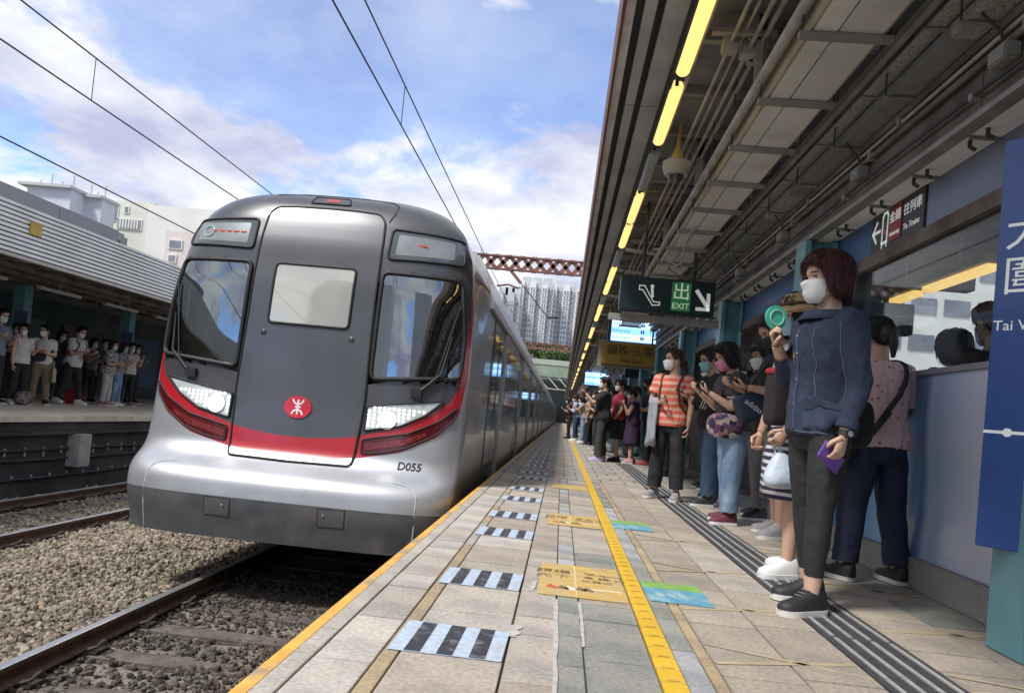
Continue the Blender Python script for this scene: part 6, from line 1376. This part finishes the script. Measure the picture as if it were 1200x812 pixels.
# --- man in green shorts
gs_ = cloth('shorts_green', (.17, .23, .145), .3); blk = cloth('black', (.017, .017, .019), .3)
g = human('green', 'man in black shirt and sage green shorts reading his phone', 1.71, 5.85, 1.70, -82, 8, {'l': ((.12, .25, -1), (-.28, 1, .12), 45, (0, -.3, 1)), 'r': ((.12, .2, -1), (-.3, 1, .2), 45, (0, -.3, 1))}, {'l': (4, 4, 4), 'r': (-3, 4, 4)}, 22, 0, 1, 1, 'short', HB, 1.3, (kM, 'flat'), (blk, dict(sleeve=.42, fit=.016, loose=.014, hem=.47)), ('shorts', gs_, dict(len=.50)), (sG, sW, sWh), 1.05, 8, True)
phone('green', 'l', 'phone held by the man in green shorts', sK, Vector((0, -.8, .5)))
bb = g['tp']((.06, -.17, .60)); bm_ = Matrix.Rotation(R_(22), 3, 'X'); sb = soft_box(bb, .06, .125, .105, bm_, 6)
it = item('sports_bag', 'dark navy adidas shoulder bag above the green shorts', 'bag', 'green', [('bag', sb, cloth('bag_navy', (.018, .026, .048), .2), dict(smooth=180)), ('strap', strap([bb+Vector((0, .09, .08)), g['tp']((.05, .07, .70)), g['tp']((.06, .03, .825)), g['tp']((.03, -.06, .80)), bb+Vector((0, -.06, .10))], .016, .35), sK, dict(smooth=180))])
ttm = frame_of(bb+Vector((.0665, -.012, -.005)), bm_ @ Vector((0, .62, -.78)), bm_ @ Vector((0, .78, .62)))
tt = text_obj('lettering', 'adidas', .062, M('bag_print', (.6, .6, .6), .7), None, ttm, .001); tt.parent = it; tt.data.transform(Matrix.Translation(-(g['W'].inverted() @ it.location)))
# --- woman in grey T-shirt with floral bag
gy = cloth('tshirt_brown_grey', (.050, .043, .045), .3); jn = cloth('jeans_light', (.13, .215, .33), .35, col2=(.22, .31, .42), cs=4); jd = cloth('jeans_dark', (.035, .065, .12), .35)
q = human('greyT', 'woman in dark grey T-shirt and pink mask looking at her phone', 1.46, 6.42, 1.52, -85, 6, {'l': ((.10, .18, -1), (-.22, .85, .50), 40, (0, -.3, 1)), 'r': ((.10, .2, -1), (-.25, .85, .55), 40, (0, -.3, 1))}, {'l': (3, 3, 4), 'r': (-3, 3, 3)}, 20, 8, 2, 1, 'bob', HB, 1.0, (pM, 'fold'), (gy, dict(sleeve=.36, fit=.020, loose=.018, hem=.50)), ('straight', jn, dict(len=.97, f=1.1)), (sMa, sWh), 1.12, 9)
link('sleeve_trim', B().tube([(lambda p: p)(q['J']['shl'].lerp(q['J']['ell'], .66)*1.52+Vector((.062*math.cos(a), .062*math.sin(a), 0))) for a in np.linspace(0, 6.4, 20)], .004, 5).mesh('sleeve_trim', sWh, None), q['root'])
phone('greyT', 'l', 'phone held by the woman in the pink mask', sK, Vector((0, -.7, .6)))
fb = q['tp']((.115, -.08, .545)); fl = pattern_mat('floral', 'patch', [(.03, .02, .05), (.45, .35, .36), (.20, .09, .17), (.06, .05, .14), (.50, .42, .40), (.13, .06, .12), (.35, .18, .14)], 26, .8)
item('floral_bag', 'purple floral quilted bag at the hip of the grey T-shirt woman', 'bag', 'greyT', [('bag', soft_box(fb, .055, .15, .105, None, 3), fl, dict(smooth=180)), ('strap', strap([fb+Vector((0, .10, .08)), q['tp']((.09, .06, .72)), q['tp']((.085, .0, .815)), q['tp']((.08, -.08, .74)), fb+Vector((0, -.09, .09))], .012, .35), sK, dict(smooth=180))])
# --- black hoodie, grey trousers, brown hair
hd_ = human('hood', 'person in black jacket with white sleeve stripes and teal mask', 1.55, 7.77, 1.60, -85, 5, {'l': ((.12, .15, -1), (-.2, .9, .25), 40, (0, -.3, 1)), 'r': ((.12, .15, -1), (-.2, .9, .3), 40, (0, -.3, 1))}, {'l': (4, 4, 3), 'r': (-4, 4, 3)}, 10, 8, 1, 1, 'short', HB, 1.2, (tM, 'flat'), (blk, dict(sleeve=.95, fit=.022, loose=.016, hem=.48, name='jacket')), ('straight', jd, {}), (sK, sW, sWh), 1.05, 11, True)
for k in range(3):
    e0, w0_ = hd_['J']['ell']*1.6, hd_['J']['wrl']*1.6; c0 = e0.lerp(w0_, .25+.10*k); dn_ = (w0_-e0).normalized(); u_ = dn_.orthogonal().normalized(); v_ = dn_.cross(u_); link('sleeve_stripe', B().tube([c0+u_*.062*math.cos(a)+v_*.062*math.sin(a) for a in np.linspace(0, 6.4, 18)], .004, 5).mesh('sleeve_stripe', sWh, None), hd_['root'])
phone('hood', 'l', 'phone held by the person in the teal mask', sK, Vector((0, -.7, .6)))
human('brown', 'person with long brown hair half hidden behind the pink mask woman', 1.80, 8.5, 1.58, -70, 6, {'l': READ, 'r': READ}, None, 18, 20, 2, 1, 'long', HBr, 1.1, (wM, 'flat'), (cloth('dark_navy', (.02, .024, .04)), dict(sleeve=.9, fit=.016)), ('straight', jd, {}), (sK, sW), 1, 12)
gt = human('greytr', 'person in brown jacket and grey trousers holding a white cup', 1.86, 7.0, 1.60, -80, 3, {'l': ((.15, .3, -.9), (-.1, .75, .8), 55, (-.8, -.3, .2)), 'r': DOWN}, {'l': (3, 3, 3), 'r': (-5, 4, 3)}, 8, 0, 1, 1, 'short', HB, 1.2, (wM, 'fold'), (cloth('brown_jacket', (.075, .058, .045), .4), dict(sleeve=.88, fit=.020, loose=.014, hem=.47, name='jacket')), ('straight', cloth('trouser_grey', (.16, .16, .165), .35), {}), (sK, sW), 1.05, 13)
c, d, pn = held('greytr', 'l', .08, .03); item('cup', 'white cup raised by the person in the brown jacket', 'cup', 'greytr', [('cup', B().tube([c-Vector((0, 0, .05)), c+Vector((0, 0, .04)), c+Vector((0, 0, .045))], [.027, .036, .038], 18), sWh, dict(smooth=40)), ('lid', B().tube([c+Vector((0, 0, .046)), c+Vector((0, 0, .055))], [.039, .034], 18), wM, dict(smooth=40))])
link('cap', gt and soft_box(gt['head'] @ Vector((0, .005, .19)), .092, .105, .06, None, 2.2).mesh('cap', sK, None, smooth=180), gt['root']); link('cap_peak', soft_box(gt['head'] @ Vector((0, -.12, .178)), .065, .06, .008, None, 2.2).mesh('cap_peak', sK, None, smooth=180), gt['root'])
# --- woman in orange stripes
org = pattern_mat('orange_stripes', 'wave', [(.62, .36, .26), (.66, .13, .085)], 4.6, .85, 1.4, .42); tr_k = cloth('trouser_black', (.016, .016, .019), .3)
o = human('orange', 'woman in orange striped T-shirt and black trousers with a grey cloth', 1.15, 7.95, 1.58, -28, 0, {'l': ((.16, .0, -1), (.02, .22, -1), 35), 'r': ((.22, .05, -1), (-.62, .62, .02), 50, (-.8, -.3, .4))}, {'l': (3, 3, 4), 'r': (-2, 3, 4)}, 0, -48, 0, 1, 'tied', HBr, 1.1, (wM, 'fold'), (org, dict(sleeve=.33, fit=.014, loose=.013, hem=.475)), ('wide', tr_k, dict(len=.95, f=.82)), (sG, sW), 1.03, 14)
e0, w0_ = o['J']['elr']*1.58, o['J']['wrr']*1.58; cl = B(); rr = []
for k in range(9):
    t = k/8; ring = []
    for i in range(20):
        a = 2*math.pi*i/20; c0 = e0.lerp(w0_, -.15+.95*(.5+.5*math.cos(a))); ring.append(c0+Vector((.015*math.sin(a*3+k)*t, -.045*math.sin(a)-.014*math.cos(a*5+k*.3)*t-.02, .050-t*.50+.03*math.sin(a*2)*t)))
    rr.append(ring)
cl.loft(rr); item('draped_jacket', 'light grey jacket draped over the arm of the orange shirt woman', 'jacket', 'orange', [('cloth', cl, cloth('grey_light', (.33, .35, .38), .5), dict(smooth=180))])
phone('orange', 'r', 'dark phone in the hand of the orange shirt woman', sK, Vector((0, 0, 1)))
ob_ = bvh_of(o['parts']['top']); To = o['tp']
item('backpack', 'brown backpack straps on the orange striped shirt', 'backpack', 'orange', [('strap', B().tube(along(ob_, [To((s*.075, .06, .78)), To((s*.07, 0, .85)), To((s*.065, -.1, .76)), To((s*.085, -.08, .64)), To((s*.11, 0, .58))], .006), .013, 8), M('strap_brown', (.10, .04, .03), .7), dict(smooth=180)) for s in (-1, 1)]+[('pack', soft_box(To((0, .13, .68)), .12, .06, .17), M('pack_brown', (.07, .035, .03), .8), dict(smooth=180))])
# --- group by the far screen
PH = ((.14, .55, -.55), (-.12, .75, .75), 50, (0, .9, .3))
ph_ = human('phone', 'man in black T-shirt raising a phone to photograph the train', .78, 14.3, 1.60, -95, 0, {'l': PH, 'r': PH}, {'l': (3, 3, 4), 'r': (-3, 3, 4)}, 0, 0, 0, 1, 'short', HB, 1.1, (wM, 'flat'), (cloth('tshirt_charcoal', (.022, .022, .024)), dict(sleeve=.45, fit=.022, loose=.018, hem=.47)), ('wide', cloth('cargo_olive', (.045, .044, .038), .4), dict(f=.82)), (sLi, sLi), 1.10, 15)
phone('phone', 'r', 'white phone raised by the man in black', sWh, Vector((1, 0, 0)))
human('red', 'woman in crimson T-shirt and black skirt behind the man with raised phone', 1.12, 14.75, 1.60, -85, 0, {'l': ((.15, 0, -1), (-.1, .5, -.8)), 'r': DOWN}, None, 0, 5, 0, 1, 'short', HBr, 1.2, (wM, 'flat'), (cloth('crimson', (.33, .025, .055)), dict(sleeve=.35, fit=.018, loose=.014)), ('skirt', blk, dict(z=.28, flare=.11)), (sK, sK), 1.08, 16)
r_ = PEOPLE['red']; item('black_handbag', 'black handbag against the crimson T-shirt woman\'s skirt', 'bag', 'red', [('bag', soft_box(r_['tp']((.12, -.10, .44)), .06, .14, .13), blk, dict(smooth=180)), ('handle', B().tube([r_['tp']((.12, -.15, .50)), r_['tp']((.12, -.10, .58)), r_['tp']((.12, -.04, .50))], .01, 6), blk, {})])
human('purple', 'woman in dark purple sleeveless dress with a hand at her face', 1.39, 14.5, 1.44, -95, 4, {'l': ((.12, .35, -.9), (-.05, .45, 1), 55, (-.5, -.5, 0)), 'r': ((.1, .2, -1), (-.3, .8, .1))}, None, 8, 0, 0, 1, 'short', HB, 1.3, (wM, 'flat'), (cloth('purple', (.045, .022, .06)), dict(sleeve=.08, fit=.018)), ('skirt', cloth('purple'[:6], (.045, .022, .06)), dict(z=.24, flare=.125)), (M('shoe_pink', (.42, .24, .28), .7), sW), 1.08, 17)
human('dude', 'man in navy T-shirt and black trousers with red shoes', 1.70, 14.6, 1.66, -95, 3, {'l': ((.12, .1, -1), (-.3, .8, .1)), 'r': DOWN}, None, 8, 0, 1, 1, 'short', HB, 1.2, (kM, 'flat'), (cloth('tshirt_navy', (.02, .026, .045)), dict(sleeve=.4, fit=.016)), ('straight', tr_k, {}), (sRd, sRd), 1.0, 18)
human('f1', 'distant person in pale blue shirt and dark jeans far along the platform', .5, 25.6, 1.58, -95, 5, {'l': READ, 'r': READ}, None, 10, 0, 0, 2, 'short', HB, 1.2, (wM, 'flat'), (cloth('shirt_pale_blue', (.33, .40, .50)), dict(sleeve=.9)), ('slim', jd, {}), (sWh, sWh), 1, 19)
human('f2', 'distant person in pale top and blue jeans far along the platform', .72, 24.4, 1.56, -90, 8, {'l': PH, 'r': READ}, None, 12, 0, 0, 2, 'bob', HBr, 1., (wM, 'flat'), (cloth('top_peach', (.42, .33, .30)), dict(sleeve=.35)), ('straight', jn, {}), (sWh, sWh), 1, 20)
human('f3', 'distant person in dark red top farthest along the platform', .30, 28.4, 1.56, -90, 5, {'l': READ, 'r': DOWN}, None, 10, 0, 0, 2, 'bob', HBr, 1., (wM, 'flat'), (cloth('top_maroon', (.10, .03, .04)), dict(sleeve=.5)), ('slim', blk, {}), (sK, sK), 1, 21)
human('f4', 'distant person in black with phone beside the photographing man', .98, 20.5, 1.60, -95, 5, {'l': READ, 'r': READ}, None, 10, 0, 1, 2, 'short', HB, 1.2, (wM, 'flat'), (blk, dict(sleeve=.5)), ('straight', blk, {}), (sG, sW), 1, 22)
human('f5', 'distant person in grey top half hidden behind the crimson T-shirt', 1.3, 18.2, 1.62, -90, 5, {'l': READ, 'r': DOWN}, None, 5, 0, 0, 2, 'bob', HB, 1., (bM, 'flat'), (cloth('top_grey', (.14, .14, .15)), dict(sleeve=.4)), ('slim', jd, {}), (sK, sW), 1, 23)
human('g1', 'dark haired person behind the glass above the printed panels, left one', 2.75, 5.40, 1.62, -165, 4, None, None, 5, 0, 0, 2, 'bob', HB, 1.2, (wM, 'flat'), (blk, dict(sleeve=.5)), ('straight', blk, {}), (sK, sW), 1.1, 24, group='people behind the glass')
human('g2', 'dark haired person behind the glass beside the station name sign', 2.62, 4.72, 1.70, -170, 4, None, None, 5, 0, 0, 2, 'short', HB, 1.5, (wM, 'flat'), (blk, dict(sleeve=.5)), ('straight', blk, {}), (sK, sW), 1.1, 25, group='people behind the glass')
# --- the rest of the queue, farther along and behind
TOPS = [('top_white2', (.50, .49, .47)), ('top_blue2', (.10, .16, .28)), ('top_olive2', (.10, .11, .06)), ('top_black2', (.02, .02, .022)), ('top_rose2', (.42, .22, .24)), ('top_grey2', (.20, .20, .21)), ('top_teal2', (.05, .16, .17)), ('top_sand2', (.38, .31, .22))]
QL = [(1.95, 9.9, 1.66, 'person in white top in the shade just behind the orange shirt'), (1.62, 11.4, 1.62, 'person in blue top between the orange shirt and the navy T-shirt man'), (2.25, 10.9, 1.70, 'person in olive top deep in the shade behind the orange shirt'), (1.95, 12.7, 1.68, 'person in black deep in the shade behind the purple dress'), (1.45, 16.4, 1.58, 'person in rose top just beyond the crimson T-shirt'), (1.75, 17.3, 1.64, 'person in grey top beyond the navy T-shirt man'), (1.05, 18.6, 1.66, 'distant person in teal top beyond the photographing man'), (.85, 22.4, 1.60, 'distant person in sand top near the farthest group'), (1.15, 22.0, 1.62, 'distant person in white top right of the sand top'), (.62, 30.5, 1.62, 'tiny distant person in blue top at the end of the queue'), (.95, 32.0, 1.64, 'tiny distant person in olive top at the end of the queue'), (1.2, 27.0, 1.60, 'tiny distant person in black top behind the farthest group')]
for i, (xx, yy, hh, lab) in enumerate(QL):
    nm_, c_ = TOPS[i % 8]
    human('Q%d' % i, lab, xx, yy, hh, -75-7*(i % 4), 3+i % 4, {'l': (READ, DOWN, PH)[i % 3], 'r': (READ, READ, DOWN)[(i+1) % 3]}, {'l': (3+i % 4, 4, 3), 'r': (-4, 3, 4)}, 6+4*(i % 3), (i*13 % 30)-10, i % 3, 2, ('bob', 'short', 'tied', 'short')[i % 4], (HB, HBr)[i % 2], 1.1, ((wM, bM, kM)[i % 3], 'flat'), (cloth(nm_, c_), dict(sleeve=(.35, .5, .9)[i % 3], fit=.014)), ('straight', (jd, blk, jn)[i % 3], {}), (sK, sW), 1.0+.05*(i % 3), 60+i)
# --- people on the far platform (they face the tracks, +X)
FG = 'people waiting on the far platform'; wt_ = cloth('white', (.55, .54, .52)); kh = cloth('khaki', (.20, .155, .10)); 
human('L0', 'person in dark clothes at the far left edge of the picture', -10.7, 13.2, 1.78, 80, 4, {'l': READ, 'r': READ}, None, 10, 0, 0, 2, 'short', HB, 1.2, (wM, 'flat'), (cloth('shirt_grey_blue', (.16, .19, .24)), dict(sleeve=.4)), ('slim', blk, {}), (sK, sW), 1, 30, group=FG)
human('L2', 'woman in white sleeveless top and black trousers on the far platform', -10.6, 13.75, 1.57, 75, 4, {'l': READ, 'r': DOWN}, None, 8, -50, 2, 1, 'bob', HB, 1., (wM, 'flat'), (wt_, dict(sleeve=.06, fit=.014)), ('wide', blk, dict(f=.85)), (sWh, sWh), 1, 31, group=FG)
a_ = human('L3', 'woman in white T-shirt and khaki trousers with a tote bag on the far platform', -10.75, 14.55, 1.62, 45, 2, {'l': ((.15, .1, -1), (-.5, .75, .1)), 'r': ((.15, .1, -1), (-.5, .75, .15))}, None, 5, -45, 2, 1, 'tied', HB, 1.2, (wM, 'flat'), (wt_, dict(sleeve=.35, fit=.014)), ('straight', kh, {}), (sK, sW), 1, 32, group=FG)
item('black_bag', 'black shoulder bag of the woman in khaki trousers', 'bag', 'L3', [('bag', soft_box(a_['tp']((-.06, -.11, .60)), .13, .05, .09), blk, dict(smooth=180))]); item('canvas_tote', 'cream canvas tote bag beside the khaki trousers', 'bag', 'L3', [('bag', soft_box(a_['tp']((.13, -.06, .38)), .04, .10, .15, None, 5), cloth('canvas', (.40, .34, .24)), dict(smooth=180)), ('handle', B().tube([a_['tp']((.13, -.1, .46)), a_['tp']((.12, -.06, .56)), a_['tp']((.13, -.02, .46))], .008, 6), MATS['cloth_canvas'], {})])
a_ = human('L4', 'man in white T-shirt with navy backpack looking at his phone on the far platform', -11.05, 15.95, 1.78, 88, 6, {'l': ((.12, .2, -1), (-.3, .9, .2), 40, (0, -.3, 1)), 'r': ((.12, .2, -1), (-.3, .9, .25), 40, (0, -.3, 1))}, {'l': (10, 4, 3), 'r': (-12, 6, 3)}, 16, -10, 0, 1, 'short', HB, 1.3, (wM, 'flat'), (wt_, dict(sleeve=.42, fit=.020, loose=.016, hem=.47)), ('slim', tr_k, dict(f=1.1)), (sWh, sWh), 1.05, 33, group=FG)
T4 = a_['tp']; item('navy_backpack', 'navy backpack on the man in the white T-shirt', 'backpack', 'L4', [('pack', soft_box(T4((0, .125, .69)), .13, .075, .19), cloth('pack_navy', (.02, .025, .04)), dict(smooth=180))]+[('strap', strap([T4((s*.07, .09, .80)), T4((s*.075, 0, .835)), T4((s*.07, -.09, .76)), T4((s*.10, -.03, .62))], .018, .4), blk, dict(smooth=180)) for s in (-1, 1)])
item('folded_jacket', 'dark maroon jacket held under the phone of the backpack man', 'jacket', 'L4', [('cloth', soft_box(T4((.02, -.16, .63)), .12, .08, .06, None, 2.4), cloth('maroon', (.09, .025, .035)), dict(smooth=180))])
one('shopping_bag', soft_box((-11.2, 16.3, .16), .16, .10, .17, None, 5), cloth('red_bag', (.42, .02, .035)), 'red shopping bag standing behind the backpack man\'s feet', 'bag', smooth=180)
one('floor_bag', soft_box((-10.45, 13.75, .14), .12, .18, .13, None, 3), cloth('patterned_bag', (.10, .05, .06), col2=(.25, .2, .2), cs=14), 'dark patterned bag on the far platform floor by the black trousers', 'bag', smooth=180)
chk = pattern_mat('check_blouse', 'check', [(.50, .49, .47), (.03, .03, .035)], 26, .85)
human('L6', 'woman in black and white checked blouse on the far platform', -10.85, 16.95, 1.56, 108, 3, {'l': ((.15, .15, -1), (-.3, .8, .15)), 'r': ((.15, .1, -1), (-.3, .8, .1))}, None, 8, -20, 0, 1, 'bob', HBr, 1.1, (wM, 'flat'), (chk, dict(sleeve=.45, fit=.03, loose=.025, hem=.44, name='blouse')), ('straight', cloth('trouser_pale', (.38, .39, .37)), {}), (M('shoe_rose', (.35, .16, .18), .7), sW), 1.08, 35, group=FG)
human('L7', 'woman in grey top and light jeans beside the checked blouse', -10.95, 17.5, 1.55, 105, 5, {'l': READ, 'r': READ}, None, 12, -10, 2, 1, 'long', HBr, 1., (bM, 'flat'), (cloth('top_mauve', (.22, .20, .22)), dict(sleeve=.4, fit=.014)), ('straight', jn, {}), (sWh, sWh), 1, 36, group=FG)
flw = pattern_mat('flower_top', 'dots', [(.14, .10, .11), (.50, .46, .43)], 17, .85, thr=.24)
human('L8', 'woman in flowered white top and black trousers, rightmost group on the far platform', -11.05, 18.1, 1.58, 62, 3, {'l': ((.12, .35, -.9), (0, .55, 1), 55), 'r': READ}, None, 5, -10, 2, 1, 'bob', HB, 1.1, (wM, 'flat'), (flw, dict(sleeve=.35, fit=.02)), ('slim', tr_k, {}), (M('shoe_rose2', (.32, .14, .17), .7), sW), 1.04, 37, group=FG)
for i, (xx, yy, hh, c_, lab) in enumerate([(-11.9, 15.2, 1.65, (.03, .03, .034), 'person in black in the shade left of the backpack man'), (-12.1, 16.9, 1.68, (.025, .028, .035), 'person in black behind the backpack man in the shade'), (-11.9, 17.8, 1.60, (.12, .11, .12), 'person in grey shaded top left of the checked blouse'), (-12.3, 18.9, 1.66, (.04, .05, .10), 'person in navy shaded behind the flowered top'), (-12.2, 20.2, 1.66, (.15, .03, .035), 'person in dark red top nearest the train edge on the far platform'), (-12.0, 14.2, 1.66, (.05, .05, .06), 'person in charcoal shaded behind the khaki trousers')]):
    human('S%d' % i, lab, xx, yy, hh, 70+8*(i % 3), 4, {'l': READ, 'r': (READ, DOWN)[i % 2]}, None, 10, -15, i % 3, 2, ('short', 'bob', 'bob')[i % 3], HB, 1.1, (wM, 'flat'), (cloth('shade_%d' % i, c_), dict(sleeve=.5)), ('slim', blk, {}), (sK, sW), 1, 40+i, group=FG)
bpy.data.scenes.remove(TMP)
